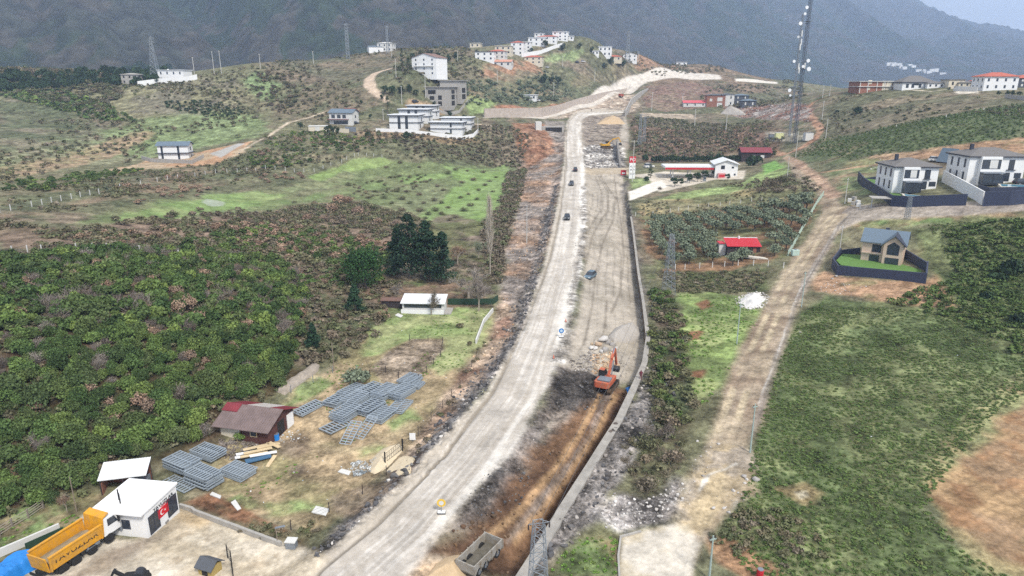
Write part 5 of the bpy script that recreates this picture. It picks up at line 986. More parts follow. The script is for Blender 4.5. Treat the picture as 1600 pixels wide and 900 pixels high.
# carport by the villa wall, brick pallets
def carport():
    p = gp(1376, 322); r_ = root('carport', p, 'flat grey carport against the navy wall of the left villa', 'carport', None, R(-15)); MB().box(-3, 3, -2, 2, 2.3, 2.5).build('roof', CONC, r_)
    for x in (-2.8, 2.8): MB().box(x - .1, x + .1, -1.9, -1.7, -.5, 2.3).build('post', GREYM, r_)
carport()
# ---- the pale pink house
def pinkhouse():
    a = gp(1342, 411); b = gp(1410, 414); d = Vector((b.x - a.x, b.y - a.y)); W = d.length * .97; s = mpp(a); H = 33 * s; D = 8
    def ex(r_, W, D, H):
        MB().box(W * .02, W * .48, -D / 2 - 1.2, -D / 2 + .02, -1, H).build('front_wing', PINKW, r_); MB().yprism([(W * .02, H), (W * .48, H), (W * .25, H + 1.9)], -D / 2 - 1.2, -D / 2 + 1).build('wing_gable', PINKW, r_)
        for sg in (-1, 1): MB().yprism([(W * .25, H + 2.0), (W * .25 + sg * W * .3, H - .4), (W * .25 + sg * W * .3, H - .15), (W * .25, H + 2.25)], -D / 2 - 1.8, 0).build('wing_roof', NAVYT if sg > 0 else BLUEROOF, r_)
        g = MB().yprism([(W * .11, H * .52), (W * .39, H * .52), (W * .39, H * .95), (W * .25, H * 1.12), (W * .11, H * .95)], -D / 2 - 1.26, -D / 2 - 1.203).build('window', GLASS, r_)
        MB().box(W * .09, W * .41, -D / 2 - 1.26, -D / 2 - 1.203, .2, H * .38).build('window', GLASS, r_); MB().box(-W * .3, -W * .06, -D / 2 - .05, -D / 2 - .003, .2, H * .38).build('window', GLASS, r_); MB().box(-W * .26, -W * .04, -D / 2 - .05, -D / 2 - .003, H * .52, H * .88).build('window', GLASS, r_)
        MB().box(-.4, .4, D * .1, D * .2, H, H + 2.6).build('chimney', NAVYT, r_); MB().box(-W * .5, W * .02, -D / 2 - .4, -D / 2 - .005, H * .44, H * .49).build('ledge', PINKW, r_)
    building('pink_house', 1376, 412, 0, 0, D, math.degrees(math.atan2(d.y, d.x)), 'pale pink gabled house with blue grey roof and tall windows', PINKW, 'gable', BLUEROOF, 2.2, .5, [('l', 0, H * .55, .7, 1.6), ('l', 2, .3, .8, 1.8)], W=W, H=H, extra=ex)
    walls('garden_wall', '1312,402 1300,418 1308,430 1445,443 1447,424', 2.3, 'navy garden wall around the pale pink house'); walls('garden_wall', '1314,400 1342,396', 1.5, 'short navy wall at the back left of the pink house'); walls('garden_wall', '1412,402 1447,424', 2.0, 'navy wall running down the right side of the pink house')
    lawn('1316,402 1342,400 1415,408 1440,424 1438,437 1312,426 1305,418', 'bright clipped lawn in front of the pink house', '#648844', .25)
    for x, y in ((1307, 418), (1311, 412), (1316, 406)): plant('cypress', DRK[0], gp(x, y), 3.4 * mpp(gp(x, y)), x, 'small dark clipped shrub at the left end of the pink house wall', 'bush', 'clipped shrubs by the pink house', 2.2)
pinkhouse()
# ---- houses on the left hillside
building('hill_house', 272, 250, 45, 22, 7, 8, 'isolated white house with navy bands and grey roof on an orange pad', WHITE, 'gable', BLUEROOF, 1.3, .7, [('f', -4.6, .1, .9, 6), ('f', 2.3, .1, .9, 6), ('r', .5, .5, 1.2, 1.6), ('r', .5, 3.9, 1.4, 1.6)], 2, 3, extra=lambda r_, W, D, H: MB().box(-W / 2 - .9, W / 2 + .9, -D / 2 - .9, D / 2 + .5, H * .46, H * .5).build('balcony_band', NAVYT, r_))
walls('low_wall', '222,249 236,253 300,256 318,247', 1.6, 'low pale concrete wall in front of the isolated white house', CONC)
building('far_house', 268, 117, 43, 17, 10, -8, 'white block house with small dark windows on the far left crest', WHITE, 'flat', MROOF, 0, .5, None, 2, 4, side='l', chim=1)
walls('terrace_wall', '216,116 250,122 296,127 308,124', 3.2, 'long white terrace wall below the far left block house', WHITE)
building('far_house', 204, 112, 26, 14, 9, 5, 'unfinished grey concrete house beside the far left white house', CONC, 'hip', CONC, 1.0, .6, None, 2, 3, wm=DARK)
building('far_house', 588, 79, 22, 8, 12, 18, 'low white wing of the lone farm house on the skyline', WHITE, 'gable', BLUEROOF, 1, .3, [('f', 2, 1, 1, 1)], 1, 2); building('far_house', 601, 76, 24, 12, 10, -10, 'lone white farm house with pale roof on the skyline', OFFW, 'hip', OFFW, 1.2, .4, None, 2, 3)
def tallhouse():
    building('tall_house', 663, 118, 44, 26, 14, -24, 'tall white four storey house with a gabled front on the hillside', WHITE, 'gabley', mat('brown_roof', '#8a6f66', .8), 2.6, .5, None, 4, 3, side='l', extra=lambda r_, W, D, H: MB().box(-W * .4, W * .4, -D / 2 - .9, -D / 2 - .005, H * .5, H * .54).build('balcony', OFFW, r_))
tallhouse()
building('concrete_house', 684, 166, 40, 28, 13, -14, 'front unfinished concrete house with flat roofs and open storeys', CONC, 'flat', CONC, 0, 1.0, [('f', -3.6, 7.2, 5, 2.4), ('f', -3.6, 3.8, 3, 2.2), ('f', 1.6, 3.8, 2.4, 2.6), ('f', 1.6, .3, 2.4, 2.6), ('r', 0, .4, 6, 2.8), ('r', 0, 4, 6, 2.8), ('r', 0, 7.4, 6, 2.2)], 3, 3, wm=DARK)
building('concrete_house', 704, 156, 34, 28, 12, -14, 'rear unfinished concrete house with open bays on the right', CONC, 'flat', CONC, 0, 1.0, [('r', 0, .4, 7, 3), ('r', 0, 4.2, 7, 3), ('f', 3, 4, 2.4, 2.6), ('f', 3, .4, 2.4, 2.6)], 3, 3, wm=DARK)
walls('site_wall', '668,168 700,180 718,176 732,158', 1.6, 'pale concrete yard wall around the unfinished houses', CONC)
gr = dict(roof='flat', rm=MROOF, ov=.8, cat='house', wm=GLASS)
def band(r_, W, D, H):
    MB().box(-W / 2 - .85, W / 2 + .85, -D / 2 - .85, D / 2 + .85, H - .45, H + .001).build('eaves_band', NAVYT, r_); MB().box(-W / 2 - .5, W / 2 + .5, -D / 2 - .5, D / 2 + .3, H * .47, H * .5).build('balcony_band', NAVYT, r_)
nv = [('f', -2.4, .2, 1.5, 6.4), ('f', 1.6, .2, 1.5, 6.4), ('r', -1, .4, 1.6, 2.4), ('r', 1.6, 3.8, 1.6, 2)]
building('modern_villa', 631, 202, 46, 21, 11, -8, 'front left white villa with flat roof and navy window strips', WHITE, wins=nv, extra=band, **gr); building('modern_villa', 646, 192, 46, 20, 11, -8, 'middle white flat roofed villa behind the one with navy strips', WHITE, wins=nv, extra=band, **gr); building('modern_villa', 658, 183, 44, 17, 11, -8, 'rearmost white flat roofed villa of the left row', WHITE, wins=nv, extra=band, **gr)
building('modern_villa', 697, 210, 50, 18, 11, -8, 'front right white villa with flat roof behind the white street wall', WHITE, wins=[('f', 2.6, .4, 1, 2.2), ('f', 2.6, 3.6, 1, 2.2), ('r', 0, .4, 1.4, 2.2), ('r', 0, 3.6, 1.4, 2.2)], extra=band, **gr); building('modern_villa', 712, 202, 46, 17, 11, -8, 'rear right white villa with flat roof', WHITE, wins=[('r', 0, .4, 1.4, 2.2), ('r', 0, 3.6, 1.4, 2.2), ('f', 3, 3.6, 1, 2)], extra=band, **gr)
walls('street_wall', '588,206 640,208 690,214 722,218 740,214 747,207', 1.8, 'long white street wall in front of the flat roofed villas', WHITE)
building('grey_house', 533, 195, 38, 18, 9, -10, 'two storey grey white house with red and grey roof by the lane', OFFW, 'gable', BLUEROOF, 1.7, .6, [('f', -4.2, 3.4, 2, 1.8), ('f', -1, 3.4, 2, 1.8), ('f', 2, 3.4, 2, 1.8), ('f', 0, .3, 8, 1.7), ('r', 0, 3.4, 1.4, 1.4)], 2, 3, wm=GLASS, extra=lambda r_, W, D, H: (MB().box(-W / 2 - .5, W / 2 - 2, -D / 2 - 1.6, -D / 2 - .05, H * .42, H * .47).build('porch_roof', mat('maroon_roof2', '#74484a', .8), r_), MB().xprism([(-.1, H + 1.95), (D / 2 + .6, H + .1), (D / 2 + .6, H + .3), (-.1, H + 2.15)], W * .02, W / 2 + .62).build('red_roof', TILE, r_)))
building('garage', 496, 205, 27, 7, 6, 6, 'low cream garage left of the grey white house', CREAM, 'flat', OFFW, 0, .2, [('f', 0, .2, 2.2, 1.9)], 1, 1, cat='garage', wm=OFFW); walls('yard_wall', '523,206 545,208', 2.0, 'short cream wall with a grey gate beside the garage', CREAM); walls('grey_gate', '540,205 556,206', 2.4, 'grey sliding gate of the yard below the grey white house', GREYM, cat='gate')
# ---- the crest villages
def vill(px, py, w_, h_, label, wall=WHITE, roof='hip', rm=TILE, rz=-10, nf=2, nw=3, d=10, side='r', rh=1.6, **k): building('crest_house', px, py, w_, h_, d, rz, label, wall, roof, rm, rh, .5, None, nf, nw, group=None, side=side, winw=1.4, **k)
vill(757, 95, 30, 13, 'white villa with dark flat roof and balconies, leftmost of the crest village', roof='flat', rm=DKROOF); vill(776, 92, 26, 11, 'villa with a long pale red roof behind the leftmost crest villa', OFFW, rz=-12); vill(786, 85, 26, 12, 'plain cream house behind the pale red roofs', CREAM, 'flat', OFFW); vill(808, 86, 20, 18, 'tall white house with a red roof in the middle of the crest village', nf=3, nw=2); vill(822, 82, 14, 15, 'narrow white house attached right of the tall red roofed house', nf=3, nw=2, roof='flat', rm=MROOF)
vill(838, 72, 26, 12, 'white terraced villa below the topmost one', roof='flat', rm=MROOF); vill(855, 68, 30, 10, 'long white villa with pale red roof at the top of the crest', rh=1.4); vill(875, 64, 24, 13, 'topmost white villa on the crest with a flat roof terrace', roof='flat', rm=MROOF, nf=3); vill(842, 61, 14, 8, 'small white flat roofed villa at the back of the crest', roof='flat', rm=MROOF, nw=2); vill(887, 63, 18, 6, 'low white pavilion right of the topmost crest villa', roof='flat', rm=MROOF, nf=1)
vill(833, 100, 28, 10, 'two storey house with red roof and dark porch below the white retaining wall', CREAM); vill(784, 104, 30, 7, 'half built red brick house with a pale sagging roof', OFFW, 'gable', mat('pale_red_roof', '#cf9a86', .8), nf=1); vill(742, 65, 16, 6, 'small cream flat roofed house alone on the skyline', CREAM, 'flat', OFFW, nf=1, nw=2)
walls('retaining_wall', '815,89 845,84 866,76 880,72', 3.0, 'white retaining wall sweeping below the topmost villas', WHITE)
vill(945, 88, 20, 14, 'white cubic villa with a navy side on the right of the crest', roof='flat', rm=MROOF, side='l'); vill(930, 86, 11, 6, 'small white block left of the cubic navy sided villa', roof='flat', rm=MROOF, nf=1, nw=2); vill(957, 95, 28, 6, 'low house with a long red roof below the cubic villa', CREAM, nf=1); vill(984, 96, 22, 10, 'white gabled house with grey roof at the end of the crest lane', roof='gabley', rm=DKROOF, rh=2.2)
vill(1065, 91, 16, 4, 'lone small white building on the slope above the new road', roof='flat', rm=MROOF, nf=1, nw=2); vill(826, 156, 24, 7, 'low white house with a glazed front above the pale retaining wall', roof='flat', rm=MROOF, nf=1, wall=WHITE)
# ---- cluster beyond the orchard road
building('brick_house', 1118, 167, 28, 17, 10, -6, 'left unfinished brick house with grey roof in the middle distance', BRICK, 'hip', DKROOF, 1.2, .5, [('f', 3, .2, 4, 3), ('f', 3, 4.4, 4, 3), ('f', -4, 4.4, 2, 2)], 2, 2, wm=OFFW); building('white_block', 1136, 166, 20, 17, 10, -6, 'white block with grey roof joined to the unfinished brick house', OFFW, 'hip', DKROOF, 1.2, .5, None, 2, 2)
building('dark_house', 1158, 163, 22, 13, 10, -6, 'dark house with blue grey hipped roof, rear one of the pair', mat('slate_wall', '#4e525a', .7), 'hip', BLUEROOF, 1.3, .6, None, 2, 2, wm=OFFW); building('dark_house', 1170, 167, 22, 9, 9, -6, 'dark house with blue grey hipped roof, front one of the pair', mat('slate_wall', '#4e525a', .7), 'hip', BLUEROOF, 1.3, .6, None, 1, 2, wm=OFFW)
building('red_roof_house', 1086, 167, 36, 6, 9, -6, 'low white house with a bright pink red roof by the dirt bank', OFFW, 'gable', mat('pink_red_roof', '#d0606a', .7, var=.1), 1.7, .5, None, 1, 3)
# ---- far right crest
building('brick_block', 1368, 141, 54, 14, 12, 3, 'unfinished long block with red brick infill and white slabs', BRICK, 'flat', OFFW, 0, .8, [('f', -4.5, .8, 2, 1.6), ('f', -4, 4.0, 2.2, 2.2), ('f', 7.6, .2, 3.4, 5.6), ('f', 4.6, .2, 2, 5.6)], 2, 3, cat='building', wm=CREAM, extra=lambda r_, W, D, H: (MB().box(-W / 2 - .8, W / 2 + .5, -D / 2 - .8, D / 2, H * .46, H * .52).build('floor_slab', OFFW, r_), [MB().box(x * W - .2, x * W + .2, -D / 2 - .2, -D / 2 - .01, -1, H).build('column', OFFW, r_) for x in (-.48, -.25, 0.02, .25, .45)]))
building('dark_trim_villa', 1434, 133, 48, 10, 12, -4, 'long white villa with dark grey pyramid roof on the right crest', WHITE, 'hip', GTILE, 3.6, .6, [('f', x, .6, 1.5, 2.2) for x in (-6, -3, 1, 4, 6.5)] + [('f', -1.2, 2, 3, 1)], 1, 4, extra=lambda r_, W, D, H: MB().box(-W / 2 - .62, W / 2 + .62, -D / 2 - .62, D / 2 + .62, H - .5, H + .001).build('eaves_band', NAVYT, r_))
building('dark_trim_villa', 1462, 131, 26, 7, 10, -4, 'smaller white villa with grey roof right of the pyramid roofed one', WHITE, 'hip', GTILE, 1.4, .5, None, 1, 3); building('crest_house', 1494, 127, 24, 11, 9, -4, 'pale house with flat grey roof and white awning on the right crest', CREAM, 'flat', GTILE, 0, .5, None, 1, 2); building('crest_house', 1511, 134, 26, 6, 9, -4, 'low cream house with grey hipped roof below the pale one', CREAM, 'hip', GTILE, 1.4, .5, None, 1, 3)
building('red_villa', 1552, 119, 40, 9, 11, -6, 'rear white villa with wide salmon red hipped roof', WHITE, 'hip', TILE, 2.2, .7, None, 1, 4, chim=2); building('red_villa', 1562, 141, 50, 20, 12, -6, 'front white villa with salmon red roof and arched porch', WHITE, 'hip', TILE, 2.2, .7, None, 2, 4, side='l'); building('red_villa', 1603, 122, 26, 14, 10, -6, 'red roofed villa cut by the right edge of the picture', mat('slate_wall', '#4e525a', .7), 'hip', TILE, 1.8, .6, None, 2, 2, wm=OFFW)
walls('retaining_wall', '1490,142 1526,143', 2.4, 'short pale retaining wall at the end of the right crest lane', OFFW); walls('boundary_wall', '1570,153 1610,158', 1.8, 'pale stone boundary wall below the red roofed villas', CONC)
# far white settlement on the slope beyond the right crest
g = np.random.default_rng(21)
for i in range(16):
    t = i / 15; q = G(1385 + 85 * t + g.uniform(-4, 4), 101 + 13 * t + g.uniform(-3, 3)); m_ = mpp(q); r_ = root('distant_house', q, 'distant small white house on the hazy slope beyond the right crest', 'house', 'distant white houses', g.uniform(-.4, .4)); W_, D_, H_ = g.uniform(5, 10) * m_, 3 * m_, g.uniform(2.5, 4.5) * m_
    MB().box(-W_ / 2, W_ / 2, -D_ / 2, D_ / 2, -8, H_).build('wall', WHITE, r_); MB().box(-W_ / 2 - .4, W_ / 2 + .4, -D_ / 2 - .4, D_ / 2 + .4, H_, H_ + .4).build('roof', MROOF, r_)
# ---------------------------------------------------------------- walls, works, vehicles, masts, yard goods
def ztop(p, y):                                 # world height that stands at picture row y above ground point p
    v = (y - 450) / FPX; k = (v * p[1] * CP + p[1] * SP) / (v * SP - CP); return CAM_H + k
def resample(P, step):
    P = np.asarray(P); d = np.r_[0, np.cumsum(np.linalg.norm(np.diff(P[:, :2], axis=0), axis=1))]; n = max(2, int(d[-1] / step)); t = np.linspace(0, d[-1], n); return np.stack([np.interp(t, d, P[:, i]) for i in range(P.shape[1])], 1)
def ribbon_wall(name, P, zb, zt, t, m, label, cat='retaining wall', batter=0.0, side=1):
    n = len(P); D = np.gradient(P[:, :2], axis=0); D /= np.linalg.norm(D, axis=1)[:, None]; N = np.stack([D[:, 1], -D[:, 0]], 1) * side; o = P.mean(0); o = np.array([o[0], o[1], zb.mean()]); b = MB(); 
    for i in range(n):
        L = P[i, :2] - N[i] * batter; Q = P[i, :2]; S = P[i, :2] + N[i] * t
        b.v += [(L[0] - o[0], L[1] - o[1], zb[i] - o[2]), (Q[0] - o[0], Q[1] - o[1], zt[i] - o[2]), (S[0] - o[0], S[1] - o[1], zt[i] - o[2] + .01), (S[0] - o[0], S[1] - o[1], zb[i] - o[2])]
    for i in range(n - 1):
        for k in range(4): b.f.append((i * 4 + k, i * 4 + (k + 1) % 4, i * 4 + 4 + (k + 1) % 4, i * 4 + 4 + k))
    b.f += [(0, 1, 2, 3), tuple((n - 1) * 4 + k for k in (3, 2, 1, 0))]; return tag(b.build(name, m, None, tuple(o)), label, cat)
WP = resample(np.c_[WALL[:-2], np.zeros(len(WALL) - 2)], 2.0)
D_ = np.gradient(WP[:, :2], axis=0); D_ /= np.linalg.norm(D_, axis=1)[:, None]; N_ = np.stack([D_[:, 1], -D_[:, 0]], 1)
zr = hgt(WP[:, 0] + N_[:, 0] * 1.2, WP[:, 1] + N_[:, 1] * 1.2); zl = hgt(WP[:, 0] - N_[:, 0] * 1.5, WP[:, 1] - N_[:, 1] * 1.5)
WALLC = mat('stained_concrete', '#a8a39b', .9, var=.32, sc=.7, bump=.25)
MUDSHADE = mat('muddy_shaded_concrete', '#6b5a48', .9, var=.45, sc=.6, bump=.3); sWP = np.linspace(0, 1, len(WP)); tw = np.interp(sWP, [0, .25, .4, .5, 1], [1.1, .95, .7, .5, .45])  # wall face: mud brown, with its shaded side also put into the colour
rw = ribbon_wall('retaining_wall', WP, zl - 2.4, zr + .12, .45, MUDSHADE, 'long curved grey concrete retaining wall along the right of the earthworks', batter=.3)
def wall_cap():
    n = len(WP); b = MB(); o = np.array(rw.location)
    for i in range(n):
        a = WP[i, :2] - N_[i] * .12; c = WP[i, :2] + N_[i] * tw[i]; z = zr[i] + .125
        for q, zz in ((a, z), (a, z + .14), (c, z + .14), (c, z - .3)): b.v.append((q[0] - o[0], q[1] - o[1], zz - o[2]))
    for i in range(n - 1):
        for k in range(4): b.f.append((i * 4 + k, i * 4 + (k + 1) % 4, i * 4 + 4 + (k + 1) % 4, i * 4 + 4 + k))
    b.build('wall_top', WALLC, rw)
wall_cap()
def hwall(name, spx, hs, t, m, label, **k):
    P = GW(spx); P = np.c_[P, np.array([mpp(q) for q in P]) * np.array(hs, float)]; P = resample(P, 3); return ribbon_wall(name, P[:, :3], P[:, 2] - 2, P[:, 2] + P[:, 3], t, m, label, **k)
BLOCKW = mat('pale_block_stone', '#c3b6aa', .9, var=.3, sc=.5, bump=.2)
hwall('retaining_wall', '757,184 800,184 846,183 875,175 905,163 945,150 980,140', [14, 14.5, 14, 11, 9, 6, 2], .6, BLOCKW, 'pale stone retaining wall holding up the new upper road', side=-1)
hwall('retaining_wall', '976,182 985,165 1000,150 1012,140', [9, 10, 7, 2], .8, CONC, 'grey sloping retaining wall at the right end of the upper road')
hwall('retaining_wall', '968,262 964,245 962,228', [4, 14, 9], .8, DCONC, 'dark stepped concrete wall beside the yellow excavator')
def culvert():
    p = gp(860, 205); r_ = root('culvert', p, 'concrete culvert opening in the red earth left of the road', 'culvert', None, R(4)); s = mpp(p)
    MB().box(-5, 8, 0, 5, -1, 2.6).build('deck', CONC, r_); MB().box(-3, 7, -.06, -.002, -.5, 2.2).build('opening', DARK, r_); MB().box(-9, -5.6, -3, 4, -1, 9 * s * 1.6).build('wing_wall', OFFW, r_)
culvert()
# ---- rubble
STONE = [None] * 4
def stone(seed, n=2):
    gg = np.random.default_rng(seed); V = []; Q = []
    ax = np.linspace(-1, 1, n + 1)
    for a in range(3):
        for sg in (-1, 1):
            o = len(V)
            for i in ax:
                for j in ax: v = [0, 0, 0]; v[a] = sg; v[(a + 1) % 3] = i; v[(a + 2) % 3] = j; V.append(v)
            for i in range(n):
                for j in range(n): q = [o + i * (n + 1) + j, o + (i + 1) * (n + 1) + j, o + (i + 1) * (n + 1) + j + 1, o + i * (n + 1) + j + 1]; Q.append(q if sg > 0 else q[::-1])
    V = np.array(V, float); V = V / np.linalg.norm(V, axis=1)[:, None] ** .55; dirs = gg.normal(size=(6, 3)); dirs /= np.linalg.norm(dirs, axis=1)[:, None]
    for d in dirs: t = V @ d; c = gg.uniform(.55, .85); V = V - np.where(t > c, t - c, 0)[:, None] * d
    V = V * gg.uniform(.7, 1.15, 3) * [1, 1, .75] * .6; V[:, 2] += .3; return V, np.array(Q), np.full(len(V), gg.uniform(.2, .8))
STONE = [stone(i) for i in range(400, 408)]; ROUGH = [stone(i, 3) for i in range(410, 416)]
for nme, cs in (('dark_rock', ['#6b6a6b', '#545355', '#7d7b7a', '#5f5b58']), ('pale_rock', ['#cfcac4', '#b5afa8', '#e0dcd6', '#a19a93']), ('tan_rock', ['#d1b596', '#b99472', '#e0cdb4', '#c7a67f']), ('mix_rock', ['#8f8882', '#a8a09a', '#6f6963', '#c4bdb5', '#7d756e']), ('brown_clod', ['#785f48', '#665040', '#86705a', '#6d5a48']), ('litter_mix', ['#e6e6e2', '#cfd6da', '#d8cfc0', '#a8b6bf', '#e8e4dc'])): LEAF[nme] = leafmat(nme, cs, .9)
def rub(name, spx, step, lo, hi, m, seed, keep=None, protos=STONE, label=None, zsc=1.0):
    P = sample(spx, step, seed, keep); gg = np.random.default_rng(seed + 1)
    if len(P): return stuff(name, protos, P, lo + (hi - lo) * gg.random(len(P)) ** 2.2, m, seed, zsc, label, .25)
rim = resample(GW(RIM_PX), 1.0); gg = np.random.default_rng(77); wpx = np.interp(np.linspace(0, 1, len(rim)), np.linspace(0, 1, 13), [6, 8, 9, 26, 22, 18, 20, 22, 40, 50, 56, 52, 36])
Pr = []
for q, w_ in zip(rim, wpx):
    n = int(5 + w_ * .28)
    for k in range(n): Pr.append((q[0] + gg.normal() * w_ * .3 * mpp(q) , q[1] + gg.normal() * w_ * .3 * mpp(q) * .8))
Pr = np.array(Pr); Pr = np.c_[Pr, hgt(Pr[:, 0], Pr[:, 1])]; Pr = Pr[sdf(Pr[:, 0], Pr[:, 1], ROAD) > .3]
stuff('rubble', STONE, Pr, .12 + .5 * gg.random(len(Pr)) ** 2.5, 'dark_rock', 5, 1, 'dark broken rock tipped along the left edge of the gravel road', .25)
k_ = gg.random(len(Pr)) < .1; stuff('rubble', STONE, Pr[k_] + [.3, .2, .05], .1 + .4 * gg.random(k_.sum()) ** 2, 'pale_rock', 6, 1, None, .25)
rub('rubble', '1008,570 1050,590 1060,640 1000,690 962,760 915,830 870,875 850,860 920,740 985,640', .75, .12, .7, 'dark_rock', 81, lambda x, y: sst(.35, .55, fbm(x, y, 4, 3, 5)))
rub('rubble', '1008,570 1050,590 1060,640 1000,690 962,760 915,830 870,875 850,860 920,740 985,640', 1.0, .1, .5, 'mix_rock', 82)
rub('rubble', '935,800 960,772 1010,780 1062,752 1075,770 1045,808 985,828 945,825', .55, .1, .42, 'pale_rock', 83, None, STONE, 'white broken stone tipped beside the concrete slab')
rub('rubble', '888,560 925,548 938,560 930,582 890,580', .55, .16, .55, 'mix_rock', 84, None, STONE, 'grey stone heap left of the orange excavator'); rub('rubble', '922,556 962,550 968,572 950,585 925,584', .5, .18, .62, 'tan_rock', 85, None, STONE, 'tan stone heap behind the orange excavator')
rub('rubble', '960,545 1000,550 1000,600 965,600', .9, .1, .4, 'mix_rock', 86); rub('rubble', '872,575 920,582 945,605 930,640 880,645 848,668', .8, .08, .4, 'dark_rock', 87); rub('rubble', '760,738 822,730 832,752 812,790 790,800 740,806 728,780', .6, .08, .38, 'dark_rock', 88)
rub('rubble', '840,650 890,650 880,690 850,730 822,740 800,735', 1.2, .06, .3, 'mix_rock', 89); rub('clods', '932,630 985,598 976,655 922,735 862,818 826,878 760,900 690,872 738,828 800,795 850,722 895,665', 1.0, .06, .36, 'brown_clod', 90, None, STONE, 'loose brown clods in the excavated trench')
rub('clods', '700,830 760,800 790,810 740,860 690,865', .7, .1, .55, 'brown_clod', 91); rub('rubble', '826,210 862,210 868,330 846,425 812,470 800,520 760,570 720,625 660,712 640,705 720,590 775,500 782,440 800,360 815,290', 1.6, .1, .5, 'tan_rock', 92, lambda x, y: .15 + .85 * sst(.42, .6, fbm(x, y, 9, 3, 6)))
rub('rubble', '905,300 915,300 908,400 896,460 884,540 868,560 880,500 895,430', 1.1, .08, .4, 'pale_rock', 93); rub('rubble', '912,226 968,224 976,262 912,262', 2.2, .4, 1.5, 'mix_rock', 94, None, ROUGH); rub('rubble', '1135,166 1195,162 1272,170 1265,190 1200,188 1140,178', 2.4, .3, 1.3, 'mix_rock', 95); rub('rubble', '1100,690 1130,690 1080,790 1050,790', 1.0, .08, .36, 'pale_rock', 96)
rub('rubble', '1120,775 1170,745 1180,765 1130,810', .8, .1, .5, 'pale_rock', 97); rub('rubble', '1285,440 1360,445 1330,462 1280,458', 1.0, .1, .45, 'pale_rock', 98); rub('rubble', '1370,250 1385,246 1388,262 1350,266', 1.5, .2, .7, 'pale_rock', 99)
rub('litter', '455,610 590,520 690,500 765,520 640,695 560,770 490,825 385,795 350,700', 3.2, .05, .22, 'litter_mix', 101, None, STONE); rub('litter', '340,690 385,680 420,700 400,722 345,715', .5, .25, .75, 'grey_twig', 102, None, SL, 'heap of broken wood in front of the maroon roofed shed', .7); rub('litter', '432,676 470,672 478,688 440,694', .6, .12, .4, 'litter_mix', 103)
rub('litter', '545,735 555,722 600,715 605,728 560,745', .45, .15, .6, 'litter_mix', 104, None, SL, 'heap of grey and blue rubbish beside the sand pile'); rub('litter', '1190,480 1560,480 1440,780 1250,880', 9, .08, .3, 'litter_mix', 105); rub('litter', '585,490 605,482 612,496 590,500', .5, .15, .5, 'tan_leaf', 106, None, SM, 'heap of cut wood left of the white cabin')
# boulders
for x, y, k in pts('935,540,10 942,533,14 950,537,12 958,540,10 930,546,8 946,548,12 956,549,9 925,538,6 940,550,8 924,545,7 962,545,7'):
    p = gp(x, y); v, q, l = ROUGH[int(x) % 6]; me = quad_mesh('boulder', v, q, l, None, 'tan_rock' if int(x) % 2 else 'pale_rock'); plant('boulder', me, p, k * mpp(p) * .85, x, 'large pale boulder in the heap above the orange excavator', 'boulder', 'boulders above the excavator')
for x, y, k in pts('1306,432,6 1300,436,5 1250,520,5 1180,750,14 1162,745,10 1115,795,7 1090,690,6 530,600,4'):
    p = gp(x, y); v, q, l = ROUGH[int(x) % 6]; me = quad_mesh('boulder', v, q, l, None, 'pale_rock'); plant('boulder', me, p, k * mpp(p) * .7, x, 'loose pale boulder lying at the edge of the muddy lane', 'boulder', 'boulders along the muddy lane')
# ---- heaps
def mound(name, spx, hh, m, label, cat='heap', rough=.25, pw=.8):
    P = GW(spx); o = P.mean(0); q = P[:, :2]; w0 = np.ptp(q, axis=0); n = 46; xs = np.linspace(q[:, 0].min() - .2, q[:, 0].max() + .2, n); ys = np.linspace(q[:, 1].min() - .2, q[:, 1].max() + .2, n); xx, yy = np.meshgrid(xs, ys)
    d = -sdf(xx, yy, q); mx_ = d.max(); z = hgt(xx, yy) - .12 + hh * np.clip(d / mx_, 0, 1) ** pw * (1 + rough * 2 * (fbm(xx, yy, 1.8, 4, 7) - .5)) - np.where(d < 0, .3, 0)
    i = np.arange(n * n).reshape(n, n); Q = np.stack([i[:-1, :-1], i[:-1, 1:], i[1:, 1:], i[1:, :-1]], -1).reshape(-1, 4); dm = np.maximum.reduce([d[:-1, :-1], d[:-1, 1:], d[1:, 1:], d[1:, :-1]]).reshape(-1); Q = Q[dm > -.05]
    me = bpy.data.meshes.new(name); me.from_pydata(np.stack([xx.ravel() - o[0], yy.ravel() - o[1], z.ravel() - o[2]], 1).tolist(), [], Q.tolist()); me.materials.append(m); me.polygons.foreach_set('use_smooth', [True] * len(me.polygons)); ob = bpy.data.objects.new(name, me); COL.objects.link(ob); ob.location = tuple(o); return tag(ob, label, cat)
GRAV = mat('grey_gravel', '#b3aca3', .95, var=.2, sc=3, bump=.4); SAND = mat('cream_sand', '#d8c8ab', .95, var=.15, sc=2, bump=.3); WGRAV = mat('white_gravel', '#e0ddd8', .95, var=.25, sc=2.5, bump=.6); TSAND = mat('tan_sand', '#c7ae8c', .95, var=.2, sc=2, bump=.4)
mound('gravel_heap', '948,528 960,514 980,508 1000,514 1003,528 985,536 960,536', 2.0, GRAV, 'pale grey gravel heap at the end of the grey corridor', pw=.6); mound('sand_heap', '575,738 580,715 598,700 625,692 632,700 625,712 600,735 585,742', 1.0, SAND, 'cream sand heap inside the small yard gate'); mound('sand_heap', '600,738 626,706 650,712 640,735 618,742', .35, SAND, 'flat spread of cream sand outside the small yard gate')
mound('sand_heap', '662,905 680,880 705,866 735,862 742,880 725,915', 1.2, TSAND, 'tan sand heap beside the grey tipper body at the bottom'); mound('gravel_heap', '1148,468 1165,458 1190,456 1202,464 1196,480 1170,486 1152,478', 1.0, WGRAV, 'white stone heap at the edge of the meadow by the lane', rough=1.0, pw=1.3)
